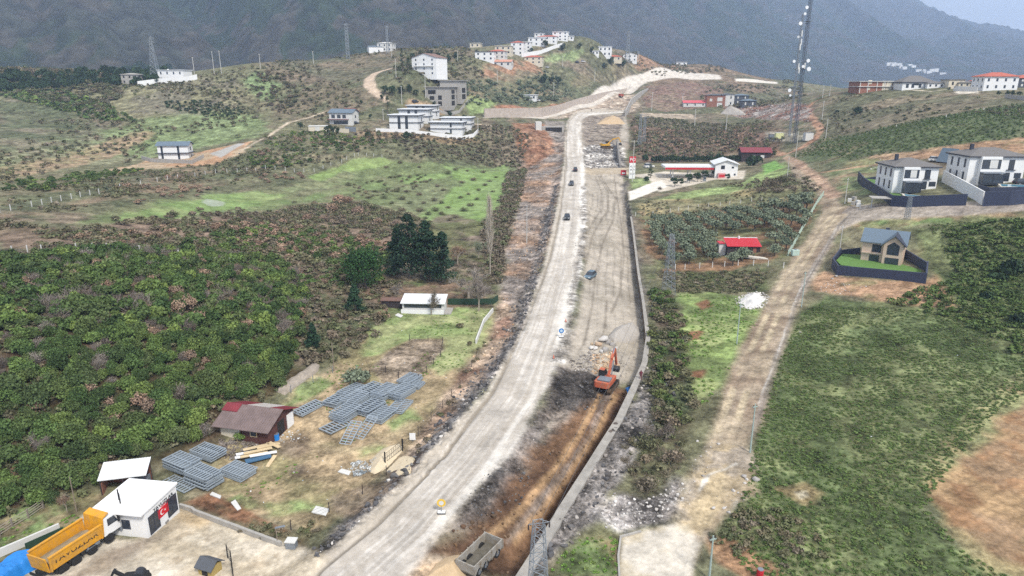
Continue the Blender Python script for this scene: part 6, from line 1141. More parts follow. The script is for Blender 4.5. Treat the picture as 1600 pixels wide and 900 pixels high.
rub('rubble', '1148,468 1165,458 1190,456 1202,464 1196,480 1170,486 1152,478', .55, .15, .6, 'pale_rock', 110); mound('sand_heap', '932,194 945,184 968,184 978,194', 3, TSAND, 'pale sand heap inside the loop of the far road'); mound('gravel_heap', '1125,178 1140,164 1158,172 1168,180', 3.5, GRAV, 'grey gravel heap in front of the dark houses')
mound('stone_bank', '430,612 440,600 470,582 490,566 500,570 498,580 470,600 445,618', .9, mat('netted_bank', '#a59a8d', .95, var=.35, sc=1.5, bump=.8), 'long pale netted stone bank above the maroon roofed shed', 'bank', .5, .5)
# ---- cars
def carproto():
    r_ = bpy.data.objects.new('car', None); return r_
CARP = mat('dark_car_paint', '#3c4046', .3, .2, var=.05, spec=.6); CARW = mat('white_car_paint', '#e6e6e4', .35, var=.04); CARB = mat('blue_grey_car_paint', '#6f8796', .35, .3, var=.05); CARR = mat('red_machine_paint', '#a8503c', .5)
def wheel(par, x, y, r, w, nme='wheel'):
    b = MB(); b.tube((x, y - w / 2, r), (x, y + w / 2, r), r, n=16); o = b.build(nme, BLACK, par); sg = -1 if y < 0 else 1
    MB().tube((x, y + sg * w * .5 - sg * .02, r), (x, y + sg * (w * .5 + .015), r), r * .58, n=12).build('rim', GREYM, o); return o
def car(x, y, x2, y2, m, label, L=4.5, W=1.85, H=1.6, kind='suv', group=None):
    p = gp(x, y); q = gp(x2, y2); rz = math.atan2(q.y - p.y, q.x - p.x); r_ = root('car', (p.x, p.y, hz(p.x, p.y)), label, 'car', group, rz); a = L / 2; w = W / 2
    def loft(prof, nm, mt, par, tp=.0, zlo=0, zhi=1):
        n = len(prof); b = MB()
        for sg in (-1, 1):
            b.v += [(px_, sg * (w - tp * max(0, (pz - zlo) / (zhi - zlo))), pz) for px_, pz in prof]
        b.f += [tuple(range(n)), tuple(range(n, 2 * n))[::-1]] + [(i, n + i, n + (i + 1) % n, (i + 1) % n) for i in range(n)]; return b.build(nm, mt, par, bevel=.05)
    hd = H * .56
    loft([(-a, .35), (-a, hd - .02), (-a + .1, hd + .05), (a * .42, hd + .03), (a - .15, hd - .12), (a, hd - .3), (a, .35), (a - .3, .25), (-a + .3, .25)], 'body', m, r_)
    top = [(-a + .12, hd), (-a + .5, H), (a * .1, H), (a * .5, hd)] if kind == 'suv' else [(-a * .25, hd), (-a * .15, H), (a * .2, H), (a * .5, hd)]
    g_ = loft(top, 'glasshouse', GLASS, r_, .22, hd, H); rf = [(top[1][0] + .08, H + .004), (top[2][0] - .05, H + .004), (top[2][0] - .05, H + .05), (top[1][0] + .08, H + .05)]; b = MB(); b.xprism([(-.1, 0)] * 0 or [(-w + .25, H + .004), (w - .25, H + .004), (w - .28, H + .05), (-w + .28, H + .05)], rf[0][0], rf[1][0]); b.build('roof', m, r_)
    if kind == 'pickup': MB().box(-a + .12, -a * .3, -w + .15, w - .15, hd + .03, hd + .07).build('load_bed', DARK, r_)
    for xx in (-a * .6, a * .62):
        for yy in (-w + .1, w - .1): wheel(r_, xx, yy, .34, .24)
    for yy in (-w + .35, w - .35): MB().box(a - .08, a + .015, yy - .18, yy + .18, hd - .3, hd - .16).build('headlight', WHITE, r_)
    for yy in (-w + .2, w - .2): MB().box(-a - .015, -a + .05, yy - .12, yy + .12, hd - .3, hd - .05).build('tail_light', RED, r_)
    return r_
car(922, 434, 913, 436.5, CARB, 'blue grey estate car parked on the grey corridor'); car(886, 342, 885.4, 347, CARP, 'dark pickup on the gravel road, nearest of the three driving', 5, 1.9, 1.75, 'pickup'); car(893, 289, 892.6, 292, CARP, 'dark car on the gravel road, middle of the three driving', 4.6, 1.9, 1.6); car(899, 267, 899.2, 264, CARP, 'dark car on the gravel road, farthest of the three driving', 4.6, 1.9, 1.7)
car(884, 167, 890, 166.5, CARW, 'white car at the junction of the new upper road', 4.8); car(842, 158, 850, 157, CARW, 'pale car parked beside the low glazed white house', 4.8); car(649, 160, 656, 158, CARP, 'dark car parked beside the unfinished concrete houses'); car(855, 106, 860, 104, CARW, 'white car parked at the corner of the red roofed crest house'); car(902, 98, 908, 97.5, CARP, 'dark car parked in the field below the crest villas'); car(911, 97, 917, 97, CARW, 'white car parked in the field below the crest villas'); car(1462, 252, 1470, 251, CARW, 'white car parked beside the steep roofed cabin'); car(555, 194, 560, 193, CARP, 'dark car parked right of the grey white house'); car(1596, 288, 1604, 287, CARP, 'dark car parked right of the larger white villa'); car(1014, 262, 1022, 262, CARW, 'white van parked behind the lawn of the petrol station', 5, 1.9, 2.1)
# ---- excavators
def excavator(x, y, rz, m, label, k=1.0, swing=0, boom=((0, 2.0), (1.8, 5.2), (3.6, 6.6)), stick=((3.6, 6.6), (5.0, 3.0)), bucket=(4.9, 2.3)):
    p = gp(x, y); r_ = root('excavator', (p.x, p.y, hz(p.x, p.y)), label, 'excavator', None, rz); r_.scale = (k,) * 3
    for sg in (-1, 1):
        prof = [(-2.1 + .45 * math.cos(t), .45 + .45 * math.sin(t)) for t in np.linspace(math.pi / 2, 3 * math.pi / 2, 7)] + [(2.1 + .45 * math.cos(t), .45 + .45 * math.sin(t)) for t in np.linspace(-math.pi / 2, math.pi / 2, 7)]
        tr = MB().yprism(prof, sg * 1.25 - .32, sg * 1.25 + .32).build('track', mat('muddy_track', '#5d4c3c', .9, var=.3), r_)
        for i in range(16): MB().box(-2.1 + i * .28, -1.96 + i * .28, sg * 1.25 - .34, sg * 1.25 + .34, .89, .95).build('track_shoe', BLACK, tr)
    MB().box(-1.2, 1.2, -.95, .95, .35, .95).build('undercarriage', BLACK, r_); MB().tube((0, 0, .95), (0, 0, 1.2), .8, n=16).build('slew_ring', BLACK, r_)
    MB().box(-2.5, 1.3, -1.35, 1.35, 1.2, 2.1).build('body', m, r_, bevel=.12); MB().prism([(-3.0, -1.0), (-2.52, -1.38), (-2.52, 1.38), (-3.0, 1.0)], 1.15, 2.25).build('counterweight', m, r_, bevel=.1); MB().box(-2.3, -.6, -1.2, .9, 2.103, 2.4).build('engine_cover', GREYM, r_, bevel=.08)
    cb = MB().yprism([(-.4, 2.1), (-.3, 3.2), (.9, 3.2), (1.35, 2.5), (1.35, 1.3), (-.4, 1.3)], .35, 1.35).build('cab', BLACK, r_, bevel=.05); MB().yprism([(-.3, 2.2), (-.22, 3.05), (.85, 3.05), (1.2, 2.5), (1.2, 2.2)], 1.352, 1.37).build('side_window', GLASS, cb); MB().box(-.25, .8, .42, 1.28, 3.203, 3.26).build('cab_roof', m, cb)
    b = MB()
    for i in range(len(boom) - 1): b.yprism([(boom[i][0], boom[i][1] - .3), (boom[i + 1][0], boom[i + 1][1] - .22), (boom[i + 1][0] + .05, boom[i + 1][1] + .22), (boom[i][0] - .1, boom[i][1] + .32)], -.45, -.05)
    b.build('boom', m, r_); MB().yprism([(stick[0][0] - .25, stick[0][1] + .2), (stick[1][0] - .18, stick[1][1]), (stick[1][0] + .15, stick[1][1]), (stick[0][0] + .35, stick[0][1])], -.42, -.08).build('stick', m, r_)
    bx_, bz = bucket; MB().yprism([(bx_ - .1, bz + .6), (bx_ - .7, bz + .2), (bx_ - .6, bz - .4), (bx_ + .1, bz - .6), (bx_ + .5, bz - .2), (bx_ + .2, bz + .3)], -.85, .35).build('bucket', mat('bucket_steel', '#4a4a4c', .6, .4), r_)
    for sg in (-.55, .05): MB().tube((.9, sg, 1.7), (boom[1][0] + .3, sg, boom[1][1] - .2), .1).build('ram', GREYM, r_)
    MB().tube((boom[1][0] + .4, -.25, boom[1][1] + .5), (stick[0][0], -.25, stick[0][1] + .35), .1).build('ram', GREYM, r_)
a_, b_ = gp(938, 625), gp(956, 590)
ORANGE = mat('orange_paint', '#cc6446', .6, var=.2, sc=1.5, dust=.6); YEL = mat('yellow_paint', '#dca62c', .5, var=.12, dust=.5)
excavator(947, 606, math.atan2(b_.y - a_.y, b_.x - a_.x) - .12, ORANGE, 'orange tracked excavator working at the top of the brown trench', .95, boom=((.3, 1.9), (1.6, 4.6), (3.2, 6.0)), stick=((3.2, 6.0), (4.6, 2.6)), bucket=(4.5, 1.9))
excavator(948, 232, R(8), YEL, 'yellow tracked excavator with raised arm on the far rock heap', 1.25, boom=((.3, 1.9), (2.4, 3.9), (5.0, 4.7)), stick=((5.0, 4.7), (6.3, 2.6)), bucket=(6.2, 1.9))
def redmachine():
    p = gp(970, 152); r_ = root('tipper_truck', p, 'small red lorry parked on the new upper road', 'truck', None, R(100)); MB().box(-3.5, 1.2, -1.3, 1.3, 1.0, 2.6).build('body', CARR, r_, bevel=.08); MB().box(1.4, 3.3, -1.25, 1.25, .7, 3.0).build('cab', CARR, r_, bevel=.15); MB().box(3.3, 3.34, -1.1, 1.1, 1.8, 2.7).build('windscreen', GLASS, r_)
    for x in (-2.4, -1.1, 2.3):
        for y in (-1.1, 1.1): wheel(r_, x, y, .5, .35)
redmachine()
# ---- the yellow dump truck
def dumptruck():
    a = gp(101, 894); b = gp(174, 850); d = Vector((b.x - a.x, b.y - a.y)); L = d.length; rz = math.atan2(d.y, d.x); r_ = root('dump_truck', (a.x, a.y, (hz(a.x, a.y) + hz(b.x, b.y)) / 2 + .03), 'yellow dump truck with a white cab parked beside the white office', 'truck', None, rz); y0, y1 = 0.0, 2.45
    ym = mat('truck_yellow', '#e9a51e', .5, var=.14, sc=1.2, dust=.55)
    MB().box(-1.6, L + .9, .75, 1.7, .75, 1.05).build('chassis', BLACK, r_)
    for x in (0, 1.35, L - 2.0, L):
        for y in (.16, y1 - .16): wheel(r_, x, y, .54, .42 if x < 2 else .34)
    # tipper body: floor, two sides, tailgate, headboard with canopy
    X0, X1, Z0, Z1 = -1.25, L - .75, 1.25, 2.65
    ft = MB().box(X0, X1, -.02, y1 + .02, Z0 - .15, Z0); ft.build('floor', mat('worn_steel', '#8f8474', .7, .2, var=.3, sc=1.5), r_)
    for s_, yy in ((1, -.05), (-1, y1 + .05)):
        sb = MB().xprism([(yy - .05, Z0 - .1), (yy + .05, Z0 - .1), (yy - s_ * .12 + .05, Z1), (yy - s_ * .12 - .05, Z1)], X0, X1).build('side_board', ym, r_)
        MB().xprism([(yy - s_ * .24, Z1 + .002), (yy + s_ * .02, Z1 + .002), (yy + s_ * .02, Z1 + .12), (yy - s_ * .24, Z1 + .12)], X0 - .05, X1).build('top_rail', ym, sb)
    for x in (X0 + .05, X1 - .15): MB().box(x - .07, x + .07, -.24, -.1, Z0 - .1, Z1).build('stake', ym, r_)
    text('YAVUZLAR', .62, BLACK, r_, ((X0 + X1) / 2 - .1, -.165, (Z0 + Z1) / 2 + .02), (R(90) - .08, 0, 0), 'lettering', 1.55)
    tg = MB().yprism([(X0 - .12, Z0 - .15), (X0, Z0 - .15), (X0 - .2, Z1 + .02), (X0 - .32, Z1 + .02)], -.02, y1 + .02).build('tailgate', ym, r_)
    hb = MB().yprism([(X1, Z0 - .1), (X1 + .12, Z0 - .1), (X1 + .32, Z1 + .5), (X1 + 1.0, Z1 + .72), (X1 + .98, Z1 + .82), (X1 + .2, Z1 + .62)], -.1, y1 + .1).build('headboard', ym, r_)
    for y in (.3, .9, 1.5, 2.1): MB().yprism([(X1 + .12, Z0), (X1 + .2, Z0), (X1 + .4, Z1 + .4), (X1 + .3, Z1 + .4)], y - .05, y + .05).build('headboard_rib', ym, hb)
    MB().xprism([(.1, Z0 + .002), (y1 - .1, Z0 + .002), (y1 - .3, Z0 + .5), (1.2, Z0 + .9), (.35, Z0 + .45)], X0 + .25, X1 - .6).build('earth_load', mat('earth', '#9a8a70', .95, var=.3, sc=1.5, bump=.4), r_)
    cx = L - .55; cb = MB().yprism([(cx, .95), (cx, 3.0), (cx + 1.5, 3.05), (cx + 1.95, 2.0), (cx + 2.0, .95)], 0, y1).build('cab', WHITE, r_, bevel=.08)
    MB().face((cx + 1.56, .15, 2.95), (cx + 1.56, y1 - .15, 2.95), (cx + 1.985, y1 - .15, 1.98), (cx + 1.985, .15, 1.98)).build('windscreen', GLASS, cb); MB().yprism([(cx + .55, 1.95), (cx + .55, 2.75), (cx + 1.4, 2.75), (cx + 1.72, 1.95)], -.015, -.002).build('side_window', GLASS, cb); MB().yprism([(cx + .55, 1.95), (cx + .55, 2.75), (cx + 1.4, 2.75), (cx + 1.72, 1.95)], y1 + .002, y1 + .015).build('side_window', GLASS, cb)
    MB().box(cx + 1.9, cx + 2.12, .02, y1 - .02, .45, .95).build('bumper', GREYM, r_, bevel=.05); MB().box(cx + .5, cx + 1.0, .7, 1.7, 3.06, 3.1).build('roof_hatch', GREYM, cb); MB().box(cx + 2.0, cx + 2.03, .5, y1 - .5, 1.1, 1.7).build('grille', BLACK, cb)
    for y in (-.3, y1 + .1): MB().box(cx + 1.6, cx + 1.75, y, y + .2, 1.9, 2.6).build('mirror', BLACK, cb)
    for y in (.15, y1 - .5): MB().box(cx + 2.121, cx + 2.14, y, y + .35, .6, .8).build('headlight', WHITE, r_)
    MB().tube((2.6, .3, .85), (4.0, .3, .85), .32, n=12).build('fuel_tank', GREYM, r_); MB().box(-1.75, -1.6, .1, y1 - .1, .55, .75).build('rear_bumper', BLACK, r_)
    for x in (0.0, 1.35): MB().yprism([(x - .68, .55), (x - .5, 1.08), (x + .5, 1.08), (x + .68, .55), (x + .75, .55), (x + .55, 1.14), (x - .55, 1.14), (x - .75, .55)], -.06, .4).build('mudguard', BLACK, r_)
dumptruck()
def crumple(name, spx, hh, m, label, cat, seed=3, k=1.2):
    P = GW(spx); o = P.mean(0); q = P[:, :2]; n = 34; xs = np.linspace(q[:, 0].min(), q[:, 0].max(), n); ys = np.linspace(q[:, 1].min(), q[:, 1].max(), n); xx, yy = np.meshgrid(xs, ys); d = -sdf(xx, yy, q); z = hgt(xx, yy) + hh * sst(-.15, .7, d) * (.72 + .56 * fbm(xx, yy, k, 4, seed)) - .1
    i = np.arange(n * n).reshape(n, n); Q = np.stack([i[:-1, :-1], i[:-1, 1:], i[1:, 1:], i[1:, :-1]], -1).reshape(-1, 4); dm = np.maximum.reduce([d[:-1, :-1], d[:-1, 1:], d[1:, 1:], d[1:, :-1]]).reshape(-1); Q = Q[dm > -.2]
    me = bpy.data.meshes.new(name); me.from_pydata(np.stack([xx.ravel() - o[0], yy.ravel() - o[1], z.ravel() - o[2]], 1).tolist(), [], Q.tolist()); me.materials.append(m); ob = bpy.data.objects.new(name, me); COL.objects.link(ob); ob.location = tuple(o); return tag(ob, label, cat)
BLUE = mat('blue_tarpaulin', '#2c86d8', .45, var=.15, sc=1.5)
crumple('covered_machine', '-14,900 20,880 60,866 66,884 40,898 10,925 -20,925', 1.5, BLUE, 'machine covered with a bright blue tarpaulin behind the dump truck', 'tarp', 4); crumple('blue_tarp', '976,606 985,603 988,611 982,615', .45, BLUE, 'crumpled blue tarpaulin beside the concrete wall below the excavator', 'tarp', 6, .8)
# ---- grey tipper body at the bottom
def tipper():
    a = gp(727, 903); b = gp(772, 872); d = Vector((b.x - a.x, b.y - a.y)); L = d.length; r_ = root('tipper_trailer', (a.x, a.y, hz(a.x, a.y) + 1.2), 'empty pale grey tipper body standing open in the trench', 'trailer', None, math.atan2(d.y, d.x)); r_.location.z = hz(a.x, a.y) + .1; W = 2.2; m = mat('dusty_steel', '#aaa69e', .7, .1, var=.25, sc=2, dust=.8)
    MB().box(0, L, -W / 2, W / 2, .5, .62).build('floor', mat('dirty_floor', '#6f6a5f', .9, var=.35, sc=2), r_)
    for y in (-W / 2, W / 2 - .12):
        o = MB().box(0, L, y, y + .12, .623, 1.6).build('side_board', m, r_)
        for k in range(6): MB().box(k * (L - .12) / 5, k * (L - .12) / 5 + .12, y - .08 if y < 0 else y + .122, y - .002 if y < 0 else y + .2, .5, 1.65).build('rib', m, o)
    for x in (0, L - .12): MB().box(x, x + .12, -W / 2 + .122, W / 2 - .122, .623, 1.6).build('end_board', m, r_)
    MB().box(.3, L - .3, -.5, .5, .2, .498).build('chassis', BLACK, r_)
    for x in (.9, 2.0, L - 1):
        for y in (-.95, .95): wheel(r_, x, y, .48, .34)
tipper()
# ---- steel frames
FL, FW = 4.0, 2.5
def frame_mesh(L, W, nr, name='steel_frame'):
    b = MB(); t = .09; h = .13
    for y in (-W / 2, -.045, W / 2 - t): b.box(-L / 2, L / 2, y, y + t, 0, h)
    for i in range(nr): x = -L / 2 + i * (L - .13) / (nr - 1); b.box(x, x + .13, -W / 2 - .01, W / 2 + .01, .015, h - .012)
    me = b.build(name, GALV); d = me.data; bpy.data.objects.remove(me); return d
FM = frame_mesh(FL, FW, 9); FM2 = frame_mesh(4.1, 2.6, 8); FM3 = frame_mesh(4.6, 1.9, 10); gf = np.random.default_rng(31)
def stack(x, y, n, rz, label, me=FM, tilt=0.0, group='galvanised steel frames', dz=.19, sc=1.0):
    p = gp(x, y); z = max(hz(p.x + dx, p.y + dy) for dx in (-1, 1) for dy in (-1, 1)) + .03
    for k in range(n):
        o = bpy.data.objects.new('steel_frame', me); COL.objects.link(o); tag(o, label, 'frame', group); o.location = (p.x + gf.normal(0, .1), p.y + gf.normal(0, .1), z + k * dz); o.rotation_euler = (tilt, 0, R(rz) + gf.normal(0, .03)); o.scale = (sc, sc, 1)
stack(326, 713, 4, -28, 'galvanised steel frame in the rear stack of four by the broken wood'); stack(287, 733, 7, -28, 'galvanised steel frame in the left stack nearest the lean to', FM2); stack(320, 755, 9, -28, 'galvanised steel frame in the tallest front stack beside the white office', FM, sc=.98); stack(371, 741, 4, -28, 'galvanised steel frame in the right stack beside the pale planks'); stack(283, 757, 1, -30, 'single steel frame lying low at the left of the tallest stack', FM3)
stack(482, 640, 2, 58, 'dark grey steel frame lying apart beside the maroon roofed shed', FM3, .06, sc=1.05)
for x, y, n, t, m in ((530, 628, 4, 4, 'left'), (551, 614, 4, 0, 'left'), (557, 628, 5, 3, 'left'), (579, 612, 4, -4, 'right'), (601, 618, 6, 3, 'right'), (627, 618, 6, 0, 'right')): stack(x, y, n, 60 + t, 'galvanised steel frame in the back row, %s half, of the cluster by the olive tree' % m, FM2)
for x, y, n, t, m in ((541, 650, 6, 2, 'left'), (527, 668, 2, -6, 'left'), (579, 641, 5, 0, 'right'), (597, 652, 4, 5, 'right'), (624, 637, 2, 14, 'right')): stack(x, y, n, 60 + t, 'galvanised steel frame in the front row, %s half, of the cluster by the olive tree' % m, FM2)
stack(641, 598, 5, 62, 'galvanised steel frame in the small stack at the far right of the yard', FM2, sc=.9); stack(652, 604, 3, 70, 'short steel frame leaning against the far right stack', FM2, sc=.6)
for i, (x, y, rx) in enumerate(((549, 684, 52), (572, 676, 66))):
    p = gp(x, y); o = bpy.data.objects.new('steel_frame', FM3); COL.objects.link(o); tag(o, ['steel frame propped up at a slant in front of the cluster', 'steel frame standing nearly upright at the front of the cluster'][i], 'frame', 'galvanised steel frames'); o.location = (p.x, p.y, hz(p.x, p.y) + .75); o.rotation_euler = (0, R(-28), R(72 - 12 * i)); o.scale = (.85, .9, 1)
    MB()
# planks, boards, drums
for i, (x, y, rz, L, z) in enumerate(((392, 712, 30, 3.6, .5), (398, 716, 30, 3.4, .5), (404, 711, 33, 3.6, .62), (412, 715, 28, 3.4, .5), (400, 706, 36, 3.2, .66), (420, 703, 34, 3.0, .6), (388, 717, 26, 3.2, .4), (428, 700, -32, 2.4, .5), (424, 722, 80, 2.2, .1))):
    p = gp(x, y); o = MB().box(-L / 2, L / 2, -.26, .26, 0, .1).build('plank', WOOD_M if i % 3 else WHITE, None, (p.x, p.y, hz(p.x, p.y) + z)); o.rotation_euler = (0, R(4 if i < 8 else -12), R(rz)); tag(o, 'pale timber board in the loose pile beside the steel frames', 'board', 'pale timber boards')
p = gp(404, 720); t = root('trestle', p, 'low blue trestle under the pale timber boards', 'trestle', None, R(30)); MB().box(-1.6, 1.6, -.5, .5, .28, .42).build('top', mat('blue_board', '#4a6f8f', .7), t)
for x in (-1.4, 1.4):
    for y in (-.4, .4): MB().box(x - .05, x + .05, y - .05, y + .05, -.2, .28).build('leg', WOODD, t)
def drum(x, y, m, label, r=.32, h=.9, cat='drum'):
    t = root('drum', gp(x, y), label, cat); b = MB(); b.tube((0, 0, 0), (0, 0, h), r, n=16); b.build('body', m, t); MB().tube((0, 0, h), (0, 0, h + .05), r * .9, n=16).build('lid', GREYM, t)
drum(432, 687, BLUE, 'blue plastic drum beside the door of the maroon roofed shed', .42); drum(1187, 902, RED, 'red drum at the bottom edge of the right field')
for lb, sp in (('long white board lying at the yard edge nearest the steel frames', '368,783 377,795 371,798 361,787'), ('long white board lying at the yard edge below the first', '332,770 346,776 344,780 328,774'), ('pale slab lying in the yard by the wire fence', '487,802 494,793 515,796 509,806'), ('white door leaf lying beside the rubbish heap', '528,739 534,734 549,737 545,743'), ('white board lying on the lawn in front of the cabin', '617,493 622,490 630,494 626,497')):
    P = GW(sp); q = P.mean(0); tag(MB().prism([(a - q[0], b - q[1]) for a, b, c in P], .02, .14).build('board', OFFW, None, tuple(q)), lb, 'board')
# ---- low walls and fences
walls('kerb_wall', '283,794 300,799 305,803 438,853', .55, 'low pale concrete wall along the edge of the concrete yard', CONC, .3); walls('boundary_wall', '-20,880 0,870 92,830', .9, 'low white wall behind the dump truck and the blue tarpaulin', OFFW, .25); walls('netting_screen', '42,862 100,836', 1.0, 'dark green netting screen behind the dump truck', GREEN, .06, cat='fence'); walls('lawn_wall', '744,537 756,505 770,488', .9, 'short white wall pieces at the right end of the lawn', OFFW, .25); walls('hedge_screen', '700,476 770,476 778,470', 1.4, 'dark green fence along the back of the lawn', GREEN, .1, cat='fence')
walls('path_kerb', '112,822 175,785 215,772 245,775', .15, 'pale concrete path edge behind the white office', CONC, .3); walls('slab_kerb', '968,905 966,870 970,840 1000,832', .22, 'concrete kerb along the left edge of the pale slab', CONC, .2)
def fence(name, spx, label, h=1.6, r=.07, m=OFFW, rails=3, railm=GREYM, every=None, rr=.012):
    P = GW(spx); P = resample(P, every) if every else P; P[:, 2] = hgt(P[:, 0], P[:, 1]); o = P[0].copy(); r_ = root(name, tuple(o), label, 'fence')
    pm = MB().box(-r, r, -r, r, -.3, h).build('post', m, r_); pm.location = (0, 0, 0)
    for q in P[1:]:
        c = pm.copy(); COL.objects.link(c); c.location = (q[0] - o[0], q[1] - o[1], q[2] - o[2])
    for k in range(rails):
        z = h * (k + .8) / (rails + .2); b = MB()
        for i in range(len(P) - 1): b.tube(P[i] - o + [0, 0, z], P[i + 1] - o + [0, 0, z], rr, n=3, caps=False)
        b.build('rail', railm, r_)
    return r_
fence('post_fence', '0,332 17,329 50,323 66,320 81,317 96,314 112,311 126,308 141,305 155,303 188,295 220,288 246,284 262,281 278,279 305,276 321,273 337,271 355,270 371,269 386,268 400,269 415,264 430,265 446,267 460,269 475,269 491,269 505,264 517,259 534,255 542,250 554,245 560,243 573,244 584,245 597,247', 'long wire fence with white posts crossing the left hillside', 1.6, .08)
fence('post_fence', '-30,400 20,398 44,397 66,396 120,393 146,393 168,393 192,396 219,396 280,403 338,415 360,415 385,414', 'wire fence with white posts along the top of the wood', 1.8, .08)
fence('post_fence', '993,338 1020,336 1047,332 1060,330 1075,328 1091,326 1107,323 1125,322 1140,320 1157,318 1174,315 1190,314', 'wire fence with white posts along the upper edge of the orchard', 1.5, .08); fence('post_fence', '1055,421 1070,421 1093,419 1113,418 1132,417 1153,415 1177,415 1200,416 1224,419', 'wire fence with white posts along the lower edge of the orchard', 1.5, .08)
MINT = mat('pale_green_fence', '#b5c9ba', .6); fence('mesh_fence', '1231,400 1240,385 1250,366 1260,348 1268,334 1276,320 1286,306', 'pale green mesh fence between the orchard and the lane', 1.6, .1, MINT, 6, MINT, 3.0, .035)
fence('post_fence', '1400,200 1440,192 1480,184 1520,176 1560,170 1610,166', 'wire fence with white posts across the upper right slope', 1.4, .09, every=14); fence('wire_fence', '455,828 482,812 530,795 580,764 604,742', 'thin dark wire fence along the lower edge of the yard', 1.3, .04, WOODD, 3, WOODD, 3.2); fence('wire_fence', '630,700 660,672 690,640 720,602 745,560', 'thin dark wire fence between the yard and the gravel road', 1.3, .04, WOODD, 3, WOODD, 3.5); fence('wire_fence', '455,615 470,606 500,595 520,583', 'thin wire fence above the lone steel frame', 1.4, .04, GREYM, 4, GREYM, 2.5); fence('pen_fence', '578,588 600,580 612,590 655,595 690,556 692,534 640,532', 'low brown wire fence around the dug plot', 1.2, .05, WOODD, 3, WOODD, 3)
fence('rail_fence', '-20,850 0,838 20,825 45,810 68,794', 'grey wooden rail fence on the grass at the lower left', 1.2, .07, mat('grey_wood', '#8f857a', .9), 4, mat('grey_wood', '#8f857a', .9), None, .05); fence('pen_fence', '365,905 362,880 356,872', 'small dark wire cage beside the kennel', 1.6, .04, BLACK, 6, BLACK, .8, .02)
def gate():
    a, b = gp(602, 726), gp(629, 704); t = root('yard_gate', (a.x, a.y, a.z), 'dark wire gate standing in the cream sand', 'gate'); d = b - a; L = d.length
    for q in (Vector((0, 0, 0)), d): MB().box(q.x - .08, q.x + .08, q.y - .08, q.y + .08, -.3, 1.8).build('post', BLACK, t)
    g = MB()
    for z in (.3, .9, 1.5): g.tube((0, 0, z), (d.x, d.y, d.z + z), .03, n=4)
    for k in range(8): g.tube((d.x * k / 8, d.y * k / 8, .3), (d.x * k / 8, d.y * k / 8, 1.5), .02, n=3)
    g.build('leaf', BLACK, t)
gate()
def board(x, y, w, h, z, m, label, name='sign', rz=0, pm=GREYM, cat='sign'):
    t = root(name, gp(x, y), label, cat, None, R(rz)); MB().tube((0, 0, -.3), (0, 0, z + h * .5), .04).build('post', pm, t); MB().box(-w / 2, w / 2, -.09, -.045, z, z + h).build('board', m, t); return t
board(645, 690, .8, 1.0, .3, WHITE, 'small white board on the yard fence by the gravel road')
def roadsign(x, y, ring, mid, label):
    t = root('road_sign', gp(x, y), label, 'sign'); MB().box(-.45, .45, -.25, .25, 0, .12).build('base', BLACK, t); MB().box(-.42, .42, -.2, .2, .122, .26).build('base_plate', WHITE, t); MB().tube((0, 0, .26), (0, 0, 1.0), .04).build('post', GREYM, t)
    d = MB().tube((0, .03, 1.3), (0, -.03, 1.3), .48, n=24).build('disc', ring, t); MB().tube((0, -.031, 1.3), (0, -.045, 1.3), .27, n=20).build('symbol', mid, d)
roadsign(690, 802, mat('sign_yellow', '#e8c04a', .5), OFFW, 'round yellow warning sign on a stand in the gravel road'); roadsign(877, 527, mat('sign_blue', '#2f7fc4', .5), mat('sign_pale', '#bcd4e6', .5), 'round blue sign on a stand in the gravel road')
for x, y in ((884, 503), (545 + 320, 560)): 
    p = gp(x, y); t = root('traffic_cone', p, 'small faded orange cone on the bright edge of the gravel road', 'cone', 'cones on the gravel road'); MB().box(-.2, .2, -.2, .2, 0, .05).build('base', BLACK, t); MB().tube((0, 0, .05), (0, 0, .7), .17, .04, n=12).build('cone', mat('cone_orange', '#d8826a', .6), t)
def smallbox(x, y, w, d, h, m, lid, label, cat, name, rz=0):
    t = root(name, gp(x, y), label, cat, None, R(rz)); MB().box(-w / 2, w / 2, -d / 2, d / 2, -.2, h).build('body', m, t, bevel=.03); MB().box(-w / 2 - .06, w / 2 + .06, -d / 2 - .06, d / 2 + .06, h + .003, h + .1).build('lid', lid, t); return t
smallbox(456, 855, 1.0, .8, .8, GREYM, OFFW, 'small grey box with a pale lid at the end of the concrete yard wall', 'box', 'cable_box', -5)
def kennel():
    t = root('kennel', gp(329, 893), 'small kennel with a dark pitched roof and yellowish front in the concrete yard', 'kennel', None, R(-20)); MB().box(-.8, .8, -.7, .7, 0, 1.0).build('wall', mat('kennel_wood', '#b09a5f', .8), t); gb = MB(); gable(gb, 1.6, 1.4, .5, .25, 1.0, .08); gb.build('roof', DKROOF, t); MB().yprism([(-.35, 0), (-.35, .5), (0, .7), (.35, .5), (.35, 0)], -.73, -.702).build('doorway', DARK, t)
kennel()
def blackarm():
    t = root('loader', gp(214, 915), 'black machine with a raised arm at the bottom edge of the concrete yard', 'machine', None, R(190)); MB().box(-1.1, 1.1, -.7, .7, .3, 1.2).build('body', BLACK, t, bevel=.2); MB().yprism([(.6, 1.1), (1.6, 1.9), (1.75, 1.75), (.8, .9)], -.15, .15).build('arm', BLACK, t); MB().yprism([(1.55, 1.95), (1.95, 1.3), (2.1, 1.4), (1.8, 2.0)], -.25, .25).build('bucket', BLACK, t); MB().tube((-.4, -.5, 1.2), (-.4, .5, 1.2), .5, n=14).build('hood', mat('black_paint', '#34363c', .4), t)
    for x in (-.7, .7):
        for y in (-.75, .75): wheel(t, x, y, .4, .25)
blackarm()
